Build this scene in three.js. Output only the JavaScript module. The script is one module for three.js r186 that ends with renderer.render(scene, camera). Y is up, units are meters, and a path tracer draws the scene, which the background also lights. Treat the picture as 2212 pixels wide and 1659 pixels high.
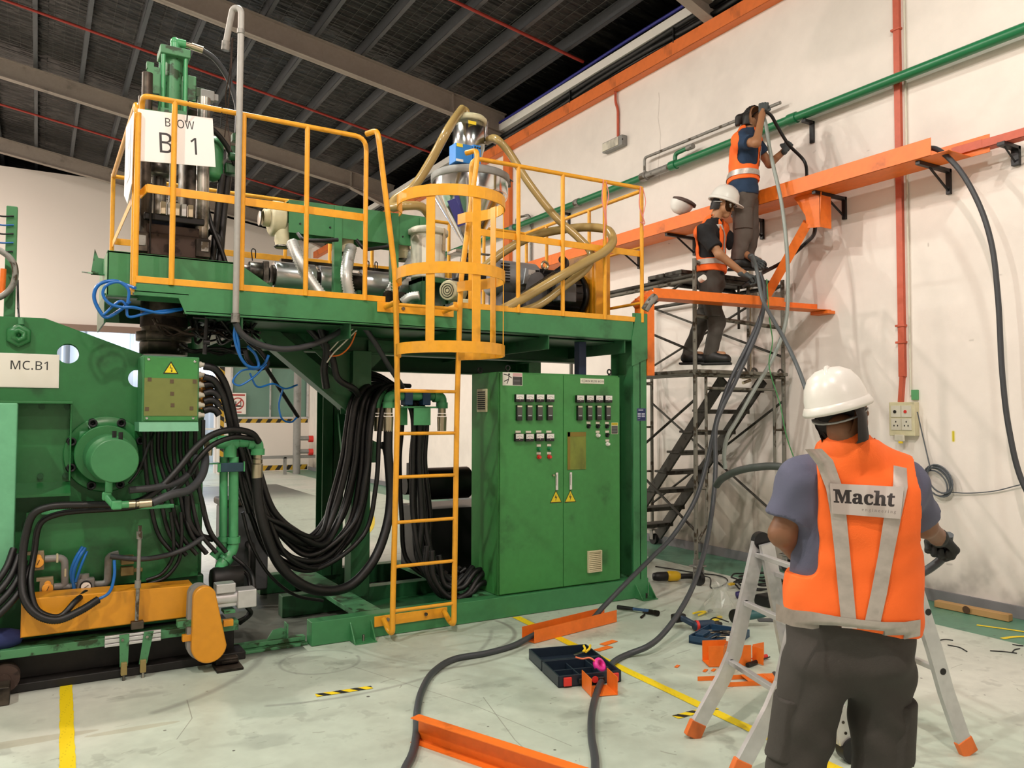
import * as THREE from 'three';
import { RoundedBoxGeometry } from 'three/addons/geometries/RoundedBoxGeometry.js';
import { mergeGeometries } from 'three/addons/utils/BufferGeometryUtils.js';

// ---------- camera, lamps, exposure ----------
const scene = new THREE.Scene();
scene.background = new THREE.Color(0x020203);
const camera = new THREE.PerspectiveCamera(51.62, 2212 / 1659, 0.05, 200);
camera.position.set(0, 1.6, 0);
{
  const yaw = 0.53758, pitch = 0.03846;
  camera.lookAt(Math.sin(yaw) * Math.cos(pitch), 1.6 + Math.sin(pitch), -Math.cos(yaw) * Math.cos(pitch));
  camera.rotateZ(0.00273);
}
const renderer = new THREE.WebGLRenderer({ antialias: true });
renderer.shadowMap.enabled = true;
renderer.toneMapping = THREE.LinearToneMapping;
renderer.toneMappingExposure = 0.7;
// lamps: [x, y, z, candela, colour, label]
const WARM = 0xffe9dd, PALE = 0xf8faee;
const LAMPS = [
  [4.0, 6.3, -1.8, 22, PALE, 'high-bay lamp hung above the tool-strewn floor'],
  [0.2, 7.0, -0.6, 92, WARM, 'high-bay lamp hung right over the camera spot'],
  [-3.2, 7.2, -2.4, 96, PALE, 'high-bay lamp hung before the clamp unit'],
  [1.8, 6.9, 4.6, 58, WARM, 'high-bay lamp hung nearest the front wall'],
  [-3.0, 7.5, -8.8, 120, WARM, 'high-bay lamp hung left of the extrusion head'],
  [1.6, 6.45, -6.9, 38, PALE, 'high-bay lamp hung over the work platform'],
  [-5.5, 7.8, -14.2, 190, PALE, 'high-bay lamp hung beyond the extrusion head'],
  [-5.8, 7.9, -19.4, 190, WARM, 'high-bay lamp hung nearest the rear wall'],
];

// ---------- helpers ----------
function rng(seed) { return () => { seed = (seed + 0x6d2b79f5) | 0; let t = Math.imul(seed ^ (seed >>> 15), 1 | seed); t = (t + Math.imul(t ^ (t >>> 7), 61 | t)) ^ t; return ((t ^ (t >>> 14)) >>> 0) / 4294967296; }; }
const rnd = rng(11), R = (a, b) => a + (b - a) * rnd();
const V = (a) => new THREE.Vector3(a[0], a[1], a[2]);
const add = (a, b, k = 1) => [a[0] + b[0] * k, a[1] + b[1] * k, a[2] + b[2] * k];
const mix = (a, b, t) => a.map((v, i) => v + (b[i] - v) * t);
const PI = Math.PI;
function hash(x, y, s) { let h = Math.imul(x, 374761393) ^ Math.imul(y, 668265263) ^ Math.imul(s, 974634777); h = Math.imul(h ^ (h >>> 13), 1274126177); return ((h ^ (h >>> 16)) >>> 0) / 4294967296; }
function vnoise(x, y, p, s) { const ix = Math.floor(x), iy = Math.floor(y), fx = x - ix, fy = y - iy, u = fx * fx * (3 - 2 * fx), v = fy * fy * (3 - 2 * fy), m = (a) => ((a % p) + p) % p; const a = hash(m(ix), m(iy), s), b = hash(m(ix + 1), m(iy), s), c = hash(m(ix), m(iy + 1), s), d = hash(m(ix + 1), m(iy + 1), s); return a + (b - a) * u + (c - a) * v + (a - b - c + d) * u * v; }
function fbm(u, v, p, oct, s) { let t = 0, a = 0.5, n = 0; for (let i = 0; i < oct; i++) { t += a * vnoise(u * p, v * p, p, s + i); n += a; a *= 0.55; p *= 2; } return t / n; }
const clamp = (x, a = 0, b = 1) => Math.max(a, Math.min(b, x)), smooth = (a, b, x) => { x = clamp((x - a) / (b - a)); return x * x * (3 - 2 * x); };
function dataTex(w, h, fn, size, srgb = true) {
  const d = new Uint8Array(w * h * 4);
  for (let y = 0; y < h; y++) for (let x = 0; x < w; x++) { const c = fn((x + 0.5) / w, (y + 0.5) / h), o = (y * w + x) * 4; d[o] = clamp(c[0], 0, 255); d[o + 1] = clamp(c[1], 0, 255); d[o + 2] = clamp(c[2], 0, 255); d[o + 3] = 255; }
  const t = new THREE.DataTexture(d, w, h); t.wrapS = t.wrapT = THREE.RepeatWrapping; t.magFilter = THREE.LinearFilter; if (srgb) t.colorSpace = THREE.SRGBColorSpace;
  if (size) t.repeat.set(1 / size, 1 / size); t.needsUpdate = true; return t;
}
function canvasTex(w, h, draw) {
  const c = document.createElement('canvas'); c.width = w; c.height = h; draw(c.getContext('2d'), w, h);
  const t = new THREE.CanvasTexture(c); t.colorSpace = THREE.SRGBColorSpace; t.wrapS = t.wrapT = THREE.RepeatWrapping; return t;
}
const g3 = (v) => [v, v, v];
const grime = dataTex(512, 512, (u, v) => { const n = fbm(u, v, 4, 6, 1), f = fbm(u, v, 40, 3, 9); const s = smooth(0.62, 0.78, n) * 0.22; return g3(255 * (0.97 - s - 0.1 * (n - 0.4) - 0.08 * (f - 0.5))); }, 1.4);
const streak = dataTex(512, 512, (u, v) => { const n = fbm(u, v * 0.5, 6, 5, 3), k = vnoise(u * 60, v * 3, 60, 5), f = fbm(u, v, 24, 3, 8); return g3(255 * (0.98 - 0.2 * smooth(0.5, 0.8, n) * (0.5 + k) - 0.06 * f)); }, 1.1);
const worn = dataTex(512, 512, (u, v) => { const n = fbm(u, v, 8, 6, 21), k = fbm(u, v, 3, 3, 25); const a = 0.96 - 0.16 * k; return n > 0.66 ? [120, 105, 85] : g3(255 * (a - 0.25 * smooth(0.55, 0.66, n))); }, 0.5);
const fine = dataTex(256, 256, (u, v) => g3(120 + 130 * fbm(u, v, 32, 3, 31)), 0.12, false);
const weave = dataTex(256, 256, (u, v) => { const a = Math.sin(u * PI * 96) * Math.sin(v * PI * 96); return g3(140 + 60 * a + 50 * (fbm(u, v, 12, 4, 41) - 0.5)); }, 0.16, false);
const oily = dataTex(512, 512, (u, v) => { const n = fbm(u, v, 5, 6, 51); return g3(255 * (0.35 + 0.65 * smooth(0.25, 0.7, n))); }, 0.7);
function M(color, rough = 0.5, metal = 0, o = {}) { return new THREE.MeshStandardMaterial({ color, roughness: rough, metalness: metal, ...o }); }
const m = {
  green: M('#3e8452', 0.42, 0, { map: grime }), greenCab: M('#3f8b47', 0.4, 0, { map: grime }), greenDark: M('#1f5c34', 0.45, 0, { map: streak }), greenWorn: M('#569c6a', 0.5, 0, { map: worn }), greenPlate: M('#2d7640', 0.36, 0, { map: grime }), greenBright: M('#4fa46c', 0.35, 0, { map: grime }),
  yellow: M('#f2ab2c', 0.35, 0, { map: grime }), yellowDirty: M('#e39a20', 0.4, 0, { map: streak }),
  orange: M('#f57a24', 0.45, 0, { map: grime }), orangeWall: M('#f07c34', 0.5, 0, { map: streak }), redPipe: M('#cf6248', 0.5, 0, { map: grime }), redDark: M('#a8352a', 0.5),
  rubber: M('#0c0c0d', 0.48, 0, { bumpMap: fine, bumpScale: 0.0006 }), rubberGrey: M('#3a3c40', 0.5), cableGrey: M('#5a5f66', 0.45), black: M('#0d0d0d', 0.5), blackMetal: M('#1d1d1f', 0.4, 0.3),
  steel: M('#a9a59c', 0.35, 0.9, { map: oily }), steelDark: M('#5a5148', 0.5, 0.7, { map: oily }), chrome: M('#dcdcdc', 0.14, 1), shield: M('#e4e6ea', 0.28, 0.85), inox: M('#c9cac8', 0.2, 1, { map: streak }), alu: M('#d2d3d4', 0.36, 0.55, { map: grime }), galv: M('#a3a19b', 0.5, 0.35, { map: worn }), brass: M('#b9a877', 0.35, 0.8), nickel: M('#b8ad94', 0.3, 0.85), rust: M('#54423a', 0.7, 0.3, { map: worn }), duct: M('#d0d0cc', 0.42, 0.6),
  scaf: M('#8d8b80', 0.6, 0.2, { map: worn }), scafDark: M('#54524b', 0.6, 0.3, { map: worn }),
  white: M('#e9e7e2', 0.45), offwhite: M('#e2ddcc', 0.5, 0, { map: streak }), cream: M('#d9d2ae', 0.45, 0, { map: grime }), paper: M('#efece6', 0.5), grey: M('#8f8f8c', 0.5, 0, { map: grime }), greyDark: M('#55575a', 0.5), motor: M('#8b8f93', 0.35, 0.2), blue: M('#2d86d8', 0.35), blueHose: M('#1465b4', 0.3), navy: M('#22365c', 0.5), red: M('#d5362e', 0.4), yellowBright: M('#f6d62a', 0.45), wood: M('#b08a58', 0.75), pink: M('#f032a0', 0.35), brownHose: M('#a58c58', 0.22),
};
// texture coordinates in metres, projected per triangle along its dominant axis
function boxUV(g) {
  const p = g.attributes.position, uv = new Float32Array(p.count * 2), a = new THREE.Vector3(), b = new THREE.Vector3(), c = new THREE.Vector3();
  for (let i = 0; i < p.count; i += 3) { a.fromBufferAttribute(p, i); b.fromBufferAttribute(p, i + 1).sub(a); c.fromBufferAttribute(p, i + 2).sub(a); b.cross(c); const ax = Math.abs(b.x), ay = Math.abs(b.y), az = Math.abs(b.z); for (let k = i; k < i + 3; k++) { const x = p.getX(k), y = p.getY(k), z = p.getZ(k); uv[2 * k] = ay >= ax && ay >= az ? x : ax >= az ? z : x; uv[2 * k + 1] = ay >= ax && ay >= az ? z : y; } }
  g.setAttribute('uv', new THREE.BufferAttribute(uv, 2)); return g;
}
const flatGeo = (g) => { g = g.index ? g.toNonIndexed() : g; for (const k of Object.keys(g.attributes)) if (!['position', 'normal', 'uv'].includes(k)) g.deleteAttribute(k); if (!g.attributes.uv) g.setAttribute('uv', new THREE.BufferAttribute(new Float32Array(g.attributes.position.count * 2), 2)); g.morphAttributes = {}; return g; };
const join = (list) => { list = [list].flat(9); return list.length === 1 ? list[0] : mergeGeometries(list.map(flatGeo)); };
// geometry makers, all in world metres
function box(x0, y0, z0, x1, y1, z1, r = 0.003) {
  const w = Math.abs(x1 - x0), h = Math.abs(y1 - y0), d = Math.abs(z1 - z0), k = Math.min(w, h, d);
  const g = r && k > 0.004 ? new RoundedBoxGeometry(w, h, d, 1, Math.min(r, k * 0.3)) : new THREE.BoxGeometry(w, h, d);
  return g.translate((x0 + x1) / 2, (y0 + y1) / 2, (z0 + z1) / 2);
}
const cbox = (c, w, h, d, r) => box(c[0] - w / 2, c[1] - h / 2, c[2] - d / 2, c[0] + w / 2, c[1] + h / 2, c[2] + d / 2, r);
function frame(dir, up = [0, 1, 0]) { const z = V(dir).normalize(); let u = V(up); if (Math.abs(z.dot(u)) > 0.98) u = new THREE.Vector3(0, 0, 1); const x = u.clone().cross(z).normalize(), y = z.clone().cross(x); return new THREE.Matrix4().makeBasis(x, y, z); }
function bar(a, b, w, h = w, r = 0.003, up) { const L = V(b).sub(V(a)); const g = box(-w / 2, -h / 2, -L.length() / 2, w / 2, h / 2, L.length() / 2, r); return g.applyMatrix4(frame(L.toArray(), up)).translate(...mix(a, b, 0.5)); }
function cyl(a, b, r0, r1 = r0, n = 16) { const L = V(b).sub(V(a)); const g = new THREE.CylinderGeometry(r1, r0, L.length(), n); g.rotateX(PI / 2); return g.applyMatrix4(frame(L.toArray())).translate(...mix(a, b, 0.5)); }
function lathe(profile, at = [0, 0, 0], axis = [0, 1, 0], n = 24) { const g = new THREE.LatheGeometry(profile.map(([r, y]) => new THREE.Vector2(r, y)), n); g.rotateX(PI / 2); return g.applyMatrix4(frame(axis)).translate(...at); }
const ball = (c, r, n = 12) => new THREE.SphereGeometry(r, n, Math.max(6, n * 0.6 | 0)).translate(...c);
// sweeps a 2-D profile along points; up fixes its roll
function sweep(pts, prof, up, flat, closed) {
  const P = pts.map(V), n = prof.length, T = P.map((p, i) => { const a = P[closed ? (i + P.length - 1) % P.length : Math.max(0, i - 1)], b = P[closed ? (i + 1) % P.length : Math.min(P.length - 1, i + 1)]; return b.clone().sub(a).normalize(); });
  let N = new THREE.Vector3(), ref = up ? V(up) : Math.abs(T[0].y) > 0.9 ? new THREE.Vector3(1, 0, 0) : new THREE.Vector3(0, 1, 0);
  const pos = [], idx = [];
  P.forEach((p, i) => { if (up || i === 0) N.copy(ref).addScaledVector(T[i], -ref.dot(T[i])).normalize(); else N.addScaledVector(T[i], -N.dot(T[i])).normalize(); const B = T[i].clone().cross(N); const k = typeof prof[0][2] === 'function' ? prof[0][2](i) : 1; for (const q of prof) pos.push(p.x + (B.x * q[0] + N.x * q[1]) * k, p.y + (B.y * q[0] + N.y * q[1]) * k, p.z + (B.z * q[0] + N.z * q[1]) * k); });
  const m2 = P.length - (closed ? 0 : 1);
  for (let i = 0; i < m2; i++) for (let j = 0; j < n; j++) { const i2 = (i + 1) % P.length, a = i * n + j, b = i * n + (j + 1) % n, c = i2 * n + j, d = i2 * n + (j + 1) % n; idx.push(a, b, d, a, d, c); }
  let g = new THREE.BufferGeometry(); g.setAttribute('position', new THREE.Float32BufferAttribute(pos, 3)); g.setIndex(idx);
  if (flat) g = g.toNonIndexed(); g.computeVertexNormals(); g = flatGeo(g);
  if (closed) return g;
  const cap = (i, s) => { const o = i * n, cp = [], c = P[i]; for (let j = 0; j < n; j++) { const a = o + j, b = o + (j + 1) % n; const A = [pos[a * 3], pos[a * 3 + 1], pos[a * 3 + 2]], Bq = [pos[b * 3], pos[b * 3 + 1], pos[b * 3 + 2]]; cp.push(c.x, c.y, c.z, ...(s ? [...A, ...Bq] : [...Bq, ...A])); } const q = new THREE.BufferGeometry(); q.setAttribute('position', new THREE.Float32BufferAttribute(cp, 3)); q.computeVertexNormals(); return flatGeo(q); };
  return mergeGeometries([g, cap(0, true), cap(P.length - 1, false)]);
}
const ringProf = (r, n = 8, k) => Array.from({ length: n }, (_, i) => [Math.cos(-i / n * 2 * PI) * r, Math.sin(-i / n * 2 * PI) * r, k]);
const rectProf = (w, h) => [[-w / 2, -h / 2], [-w / 2, h / 2], [w / 2, h / 2], [w / 2, -h / 2]];
const spline = (pts, n) => new THREE.CatmullRomCurve3(pts.map(V), false, 'centripetal').getPoints(n || pts.length * 8).map((p) => p.toArray());
const hose = (pts, r, n = 8, seg) => sweep(spline(pts, seg), ringProf(r, n));
function ribbed(pts, r, pitch = 0.012, depth = 0.0022) { const c = new THREE.CatmullRomCurve3(pts.map(V), false, 'centripetal'), L = c.getLength(), n = Math.min(900, Math.ceil(L / pitch) * 2); return sweep(c.getSpacedPoints(n).map((p) => p.toArray()), ringProf(r, 9, (i) => (i % 2 ? 1 : 1 - depth / r))); }
// polyline with rounded corners
function fillet(pts, rad, k = 5) { const out = [pts[0]]; for (let i = 1; i < pts.length - 1; i++) { const p = V(pts[i]), a = V(pts[i - 1]).sub(p), b = V(pts[i + 1]).sub(p), d = Math.min(rad, a.length() * 0.49, b.length() * 0.49); const A = p.clone().addScaledVector(a.normalize(), d), B = p.clone().addScaledVector(b.normalize(), d); for (let j = 0; j <= k; j++) { const t = j / k; out.push(A.clone().multiplyScalar((1 - t) * (1 - t)).addScaledVector(p, 2 * t * (1 - t)).addScaledVector(B, t * t).toArray()); } } out.push(pts[pts.length - 1]); return out; }
const pipe = (pts, r, rad = 0.06, n = 10) => sweep(fillet(pts, rad), ringProf(r, n));
const strip = (pts, w, h, up = [0, 1, 0]) => sweep(pts, rectProf(w, h), up, true);
function prism(pts, z0, z1, holes = [], bevel = 0) { const s = new THREE.Shape(pts.map((p) => new THREE.Vector2(p[0], p[1]))); for (const h of holes) s.holes.push(Array.isArray(h) ? new THREE.Path(h.map((p) => new THREE.Vector2(p[0], p[1]))) : new THREE.Path().absarc(h.x, h.y, h.r, 0, 2 * PI, true)); const d = Math.abs(z1 - z0); return new THREE.ExtrudeGeometry(s, { depth: d - 2 * bevel, bevelEnabled: bevel > 0, bevelSize: bevel, bevelThickness: bevel, bevelOffset: -bevel, bevelSegments: 1, curveSegments: 24 }).translate(0, 0, Math.min(z0, z1) + bevel); }
const prismX = (zy, x0, x1, b) => prism(zy.map(([z, y]) => [-z, y]), x0, x1, [], b).rotateY(PI / 2); // profile given as (z, y), extruded along x
const prismY = (xz, y0, y1, b, holes) => prism(xz.map(([x, z]) => [x, -z]), y0, y1, holes, b).rotateX(-PI / 2); // profile given as (x, z)
function uch(a, b, w, h, t = 0.004, up) { const L = V(b).sub(V(a)).length(); const s = [[-w / 2, h], [-w / 2, 0], [w / 2, 0], [w / 2, h], [w / 2 - t, h], [w / 2 - t, t], [-w / 2 + t, t], [-w / 2 + t, h]]; return prism(s, 0, L).applyMatrix4(frame(V(b).sub(V(a)).toArray(), up)).translate(...a); } // open channel
const names = {};
const numbered = (n) => { const k = names[n] = (names[n] ?? -1) + 1; return k ? n + '_' + String(k).padStart(3, '0') : n; };
const shade = (o) => { o.castShadow = o.receiveShadow = true; return o; };
const mesh = (name, geos, mat, keep) => { let g = join(geos); if (!keep) { if (g.index) g = g.toNonIndexed(); boxUV(g); } const o = shade(new THREE.Mesh(g, mat)); o.name = name; return o; };
function thing(name, label, category, group) { const o = new THREE.Group(); o.name = numbered(name); o.userData = { label, category }; if (group) o.userData.group = group; scene.add(o); return o; }
function part(name, geos, mat, parent, label, keep) { const o = mesh(name, geos, mat, keep); if (label) o.userData.label = label; parent.add(o); return o; }
function one(name, label, category, geos, mat, group, keep) { const o = mesh(numbered(name), geos, mat, keep); o.userData = { label, category }; if (group) o.userData.group = group; scene.add(o); return o; }
function struct(name, geos, mat, keep) { const o = mesh(numbered(name), geos, mat, keep); o.userData.kind = 'structure'; scene.add(o); return o; }
function copy(o, label, pos, turn) { const c = o.clone(); c.name = numbered(o.name.replace(/_\d\d\d$/, '')); c.userData = { ...o.userData, label }; if (pos) c.position.add(V(pos)); if (turn) c.rotation.y += turn; scene.add(c); return c; }
// a flat printed face: quad centred at c, facing dir, with its own canvas
function face(c, w, h, dir, tex, rough = 0.5) { const g = new THREE.PlaneGeometry(w, h).applyMatrix4(frame(dir)).translate(...c); return [g, new THREE.MeshStandardMaterial({ map: tex, roughness: rough })]; }
function label(name, c, w, h, dir, tw, th, draw, parent) { const [g, mt] = face(c, w, h, dir, canvasTex(tw, th, draw)); return part(name, g, mt, parent, undefined, true); }
// ---------- the hall ----------
const roofY = (x) => 6.86 + 0.156 * (6.693 - x);
// floor paint is one function of place: a coarse picture for the whole hall, finer ones for the aisle in front
function floorTile(X0, Z0, S, sharp) {
  const W = 2048, k0 = W / S, q = rng(5), t = canvasTex(W, W, (c) => {
    const im = c.createImageData(W, W), d = im.data;
    for (let y = 0; y < W; y++) for (let x = 0; x < W; x++) {
      const X = X0 + x / k0, Z = Z0 + y / k0, u = (X + 10) / 12, v = (Z + 30) / 12, n = fbm(u, v, 10, 5, 61), b = fbm(u, v, 4, 4, 71), f = fbm(u, v, 160, sharp ? 4 : 2, 81), s = fbm(u, v * 2.4, 24, 4, 91);
      let r = 212, g = 214, l = 204; const gp = smooth(0.42, 0.6, b + 0.16 * smooth(0.2, 1.8, X + 0.8 * (n - 0.5) + (Z + 4.2) * 0.5)); r -= 24 * gp; g -= 13 * gp; l -= 17 * gp;   // greener patches of floor paint
      let k = 1 + 0.1 * (n - 0.5) + 0.1 * (f - 0.5) - 0.1 * smooth(0.6, 0.75, f) * smooth(0.4, 0.6, s) - 0.1 * smooth(0.63, 0.8, s) * smooth(0.3, 0.6, n);
      if (X > 5.95 + 0.02 * (n - 0.5) && Z < 4) { r = 92; g = 140; l = 116; }                                          // green walkway along the wall
      const oil = smooth(-5.28, -5.5, Z + 0.25 * (n - 0.5) + (X > 1.6 ? 0.22 : 0)) * smooth(-9.5, -7, Z) * (X < 4.7 ? 1 : 0); k *= 1 - 0.62 * oil * (0.55 + 0.6 * n);
      const o = (y * W + x) * 4; d[o] = r * k; d[o + 1] = g * k; d[o + 2] = l * k; d[o + 3] = 255;
    }
    c.putImageData(im, 0, 0); const px = (x) => (x - X0) * k0, pz = (z) => (z - Z0) * k0; c.lineCap = 'round';
    for (let i = 0; i < 900; i++) { const x = -4 + 12 * q(), z = -8 + 8 * q(), a = q() < 0.6 ? -0.5 + 0.5 * q() : q() * 6.28, L = 0.015 + q() * q() * 0.17, w = (0.0025 + q() * q() * 0.016) * k0, al = 0.08 + q() * 0.26, bend = 0.03 * (q() - 0.5); c.strokeStyle = `rgba(62,60,52,${al})`; c.lineWidth = w; c.beginPath(); c.moveTo(px(x), pz(z)); c.quadraticCurveTo(px(x + Math.cos(a) * L / 2 + bend), pz(z + Math.sin(a) * L / 2 + bend), px(x + Math.cos(a) * L), pz(z + Math.sin(a) * L)); c.stroke(); }   // scuffs
    for (let i = 0; i < 700; i++) { c.fillStyle = `rgba(40,38,34,${0.2 + q() * 0.5})`; c.beginPath(); c.arc(px(-4 + 12 * q()), pz(-8 + 8 * q()), (0.002 + q() * q() * 0.01) * k0, 0, 7); c.fill(); }
    const arc = (x, z, r, a0, a1, w, al) => { for (let j = 0; j < 5; j++) { c.strokeStyle = `rgba(90,84,78,${al * 0.2})`; c.lineWidth = w * k0 * (0.4 + 0.25 * j); c.beginPath(); c.arc(px(x), pz(z), r * k0, a0, a1); c.stroke(); } };   // tyre marks
    arc(2.55, -5.3, 0.55, -0.2, 1.6, 0.03, 0.5); arc(2.6, -5.4, 0.72, 0.1, 1.5, 0.03, 0.45); arc(2.4, -5.5, 0.95, 0.3, 1.9, 0.03, 0.4); arc(1.6, -5.9, 1.5, 0.5, 1.9, 0.03, 0.3); arc(0.1, -5.9, 1.3, 0.35, 1.2, 0.05, 0.3); arc(1.6, -5.1, 0.25, 0, 6, 0.02, 0.25);
    for (const [x, z, w, h] of [[0.45, -4.5, 0.22, 0.03], [-0.2, -4.6, 0.5, 0.05]]) { c.fillStyle = 'rgba(150,140,110,0.28)'; c.beginPath(); c.ellipse(px(x), pz(z), w * k0, h * k0, 0.05, 0, 7); c.fill(); }
    for (const pts of [[[0.75, -4.8], [0.73, -4.5], [0.62, -4.25]], [[1.75, -4.9], [2.1, -3.9], [2.25, -3.2]], [[2.2, -4.0], [2.05, -3.4], [2.0, -3.0]]]) { c.strokeStyle = 'rgba(70,66,60,0.4)'; c.lineWidth = 0.004 * k0; c.beginPath(); pts.forEach((p, i) => (i ? c.lineTo : c.moveTo).call(c, px(p[0]), pz(p[1]))); c.stroke(); }
    c.strokeStyle = 'rgba(50,48,44,0.5)'; c.lineWidth = 0.012 * k0; c.beginPath(); c.moveTo(px(-1), pz(-8.6)); c.lineTo(px(8), pz(-8.55)); c.stroke();
  });
  t.wrapS = t.wrapT = THREE.MirroredRepeatWrapping; t.flipY = false; t.repeat.set(1 / S, 1 / S); t.offset.set(-X0 / S, -Z0 / S);
  return new THREE.MeshStandardMaterial({ map: t, roughness: 0.42, bumpMap: fine, bumpScale: 0.0004 });
}
const wallTex = canvasTex(2048, 1024, (c, W, H) => {   // right wall, 16 m x 8 m, u along -z from z = 2, v up
  const im = c.createImageData(W, H), d = im.data, q = rng(8);
  for (let y = 0; y < H; y++) for (let x = 0; x < W; x++) {
    const u = x / W, v = y / H, Z = 2 - u * 16, Y = 8 - v * 8, n = fbm(u * 2, v, 8, 6, 101), s = fbm(u * 2, v, 60, 3, 111), b = fbm(u * 12, v * 0.5, 16, 4, 121);
    let k = 1 - 0.05 * (n - 0.5) - 0.03 * (s - 0.5) - 0.025 * smooth(0.6, 0.8, n);
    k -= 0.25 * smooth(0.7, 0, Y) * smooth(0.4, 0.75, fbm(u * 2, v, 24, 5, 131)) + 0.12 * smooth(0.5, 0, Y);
    const damp = smooth(1.15, 0.7, Y + 0.25 * (n - 0.5)) * smooth(-4.6, -5.1, Z) * smooth(-9, -7.4, Z); k -= 0.2 * damp * (0.5 + 0.8 * b);
    const o = (y * W + x) * 4; d[o] = 238 * k; d[o + 1] = (230 - 2 * damp) * k; d[o + 2] = (223 - 10 * damp) * k; d[o + 3] = 255;
  }
  c.putImageData(im, 0, 0);
  const P = (z, y) => [(2 - z) / 16 * W, (8 - y) / 8 * H];
  for (let i = 0; i < 60; i++) { const [x, y] = P(R(-11, 1), Math.pow(q(), 1.8) * 5.6 + 0.2), a = q() * 3; c.strokeStyle = `rgba(70,62,56,${0.1 + q() * 0.4})`; c.lineWidth = 0.5 + q() * 1.2; c.beginPath(); c.moveTo(x, y); c.lineTo(x + Math.cos(a) * 9 * q(), y + Math.sin(a) * 5 * q()); c.stroke(); }
  for (const [z, y0, y1] of [[-7.6, 5.7, 4.6], [-2.95, 4.4, 1.0], [-6.1, 3.4, 0.4]]) { c.strokeStyle = 'rgba(110,96,84,0.45)'; c.lineWidth = 0.8; c.beginPath(); let y = y0; c.moveTo(...P(z, y)); while (y > y1) { y -= 0.08; c.lineTo(...P(z + 0.02 * Math.sin(y * 9) + 0.02 * q(), y)); } c.stroke(); }
  const mk = (z0, y0, z1, y1, col) => { const a = P(z0, y0), b = P(z1, y1); c.fillStyle = col; c.fillRect(a[0], a[1], b[0] - a[0], b[1] - a[1]); };
  mk(-3.88, 1.47, -3.9, 1.38, '#c9b822'); mk(-5.42, 0.62, -5.5, 0.32, '#b89a20');
});
wallTex.repeat.set(-1 / 16, 1 / 8); wallTex.offset.set(2 / 16, 0);
const wallRM = new THREE.MeshStandardMaterial({ map: wallTex, roughness: 0.85, bumpMap: fine, bumpScale: 0.0005 });
const plaster = M('#eae2db', 0.85);
struct('floor', prismY([[-9.2, -29], [6.9, -29], [6.9, 9.2], [-9.2, 9.2]], -0.2, 0, 0, [[[-1, 5.7], [6.9 - 0.001, 5.7], [6.9 - 0.001, 1.7], [-1, 1.7]]]), floorTile(-4, -12, 12));
struct('floor', box(-1, -0.2, -5.7, 3, 0, -1.7, 0), floorTile(-1, -5.7, 4, true));
struct('floor', box(3, -0.2, -5.7, 6.9, 0, -1.7, 0), floorTile(3, -5.7, 4, true));
struct('wall_right', box(6.693, 0, -29, 6.95, 6.52, 9.2, 0), wallRM);
struct('wall_left', box(-9.2, 0, -29, -9, 9.6, 9.2, 0), plaster);
struct('wall_front', prism([[-9, 0], [6.693, 0], [6.693, 7.2], [-9, 9.5]], 9, 9.2), plaster);
// rear partition with its doorway (x 0.3 .. 4.12, up to 3.74) and the window beside it
struct('wall_rear', prism([[-9, 0], [0.3, 0], [0.3, 3.74], [4.12, 3.74], [4.12, 0], [6.693, 0], [6.693, 6.6], [3.0, 7.2], [1.9, 7.57], [-9, 7.57]], -22.8, -22.6, [[[4.56, 1.52], [6.6, 1.52], [6.6, 2.93], [4.56, 2.93]]]), plaster);
struct('wall_end', prism([[-9, 0], [6.693, 0], [6.693, 7.2], [-9, 9.5]], -29, -28.8), M('#7d7a78', 0.9));
const foilTex = dataTex(512, 512, (u, v) => { const n = fbm(u, v * 0.25, 6, 5, 141), k = vnoise(u * 3, v * 46, 64, 151), w = smooth(0.45, 0.62, fbm(u, v, 3, 3, 161)); const t = 3 + 34 * smooth(0.4, 0.8, n) * k + 22 * w * k; return [t * 1.04, t, t * 0.92]; }, 2.6);
const foilB = dataTex(256, 256, (u, v) => g3(255 * (0.5 * vnoise(u * 5, v * 40, 40, 171) + 0.5 * fbm(u, v, 8, 4, 173))), 1.5, false);
struct('ceiling', prism([[6.95, roofY(6.95)], [-9.2, roofY(-9.2)], [-9.2, roofY(-9.2) + 0.25], [6.95, roofY(6.95) + 0.25]], -29, 9.2), new THREE.MeshStandardMaterial({ map: foilTex, roughness: 0.38, metalness: 0.3, bumpMap: foilB, bumpScale: 0.05 }));
const rafterM = M('#9b9086', 0.6, 0, { map: grime }), purlinM = M('#5c5f63', 0.5, 0.4, { map: grime });
for (const z of [-26.2, -21.3, -16.4, -11.5, -6.6, -1.7, 3.2]) {   // I-section rafters down the slope
  const a = -9, b = 6.693, off = -0.18, w = 0.14, h = 0.34;
  const seg = (y0, y1, w2) => prism([[a, roofY(a) + y0], [b, roofY(b) + y0], [b, roofY(b) + y1], [a, roofY(a) + y1]], z - w2 / 2, z + w2 / 2);
  const hk = (x) => roofY(x) + off - h;
  struct('rafter', [seg(off - h, off - h + 0.014, w), seg(off - 0.014, off, w), seg(off - h, off, 0.012), prism([[5.7, hk(5.7)], [6.693, hk(6.693)], [6.693, hk(6.693) - 0.2]], z - 0.006, z + 0.006), prism([[5.7, hk(5.7)], [6.693, hk(6.693) - 0.2], [6.693, hk(6.693) - 0.214], [5.7, hk(5.7) - 0.014]], z - w / 2, z + w / 2), box(5.69, hk(5.7), z - w / 2, 5.7, hk(5.7) + h, z + w / 2, 0)], rafterM);
}
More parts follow.
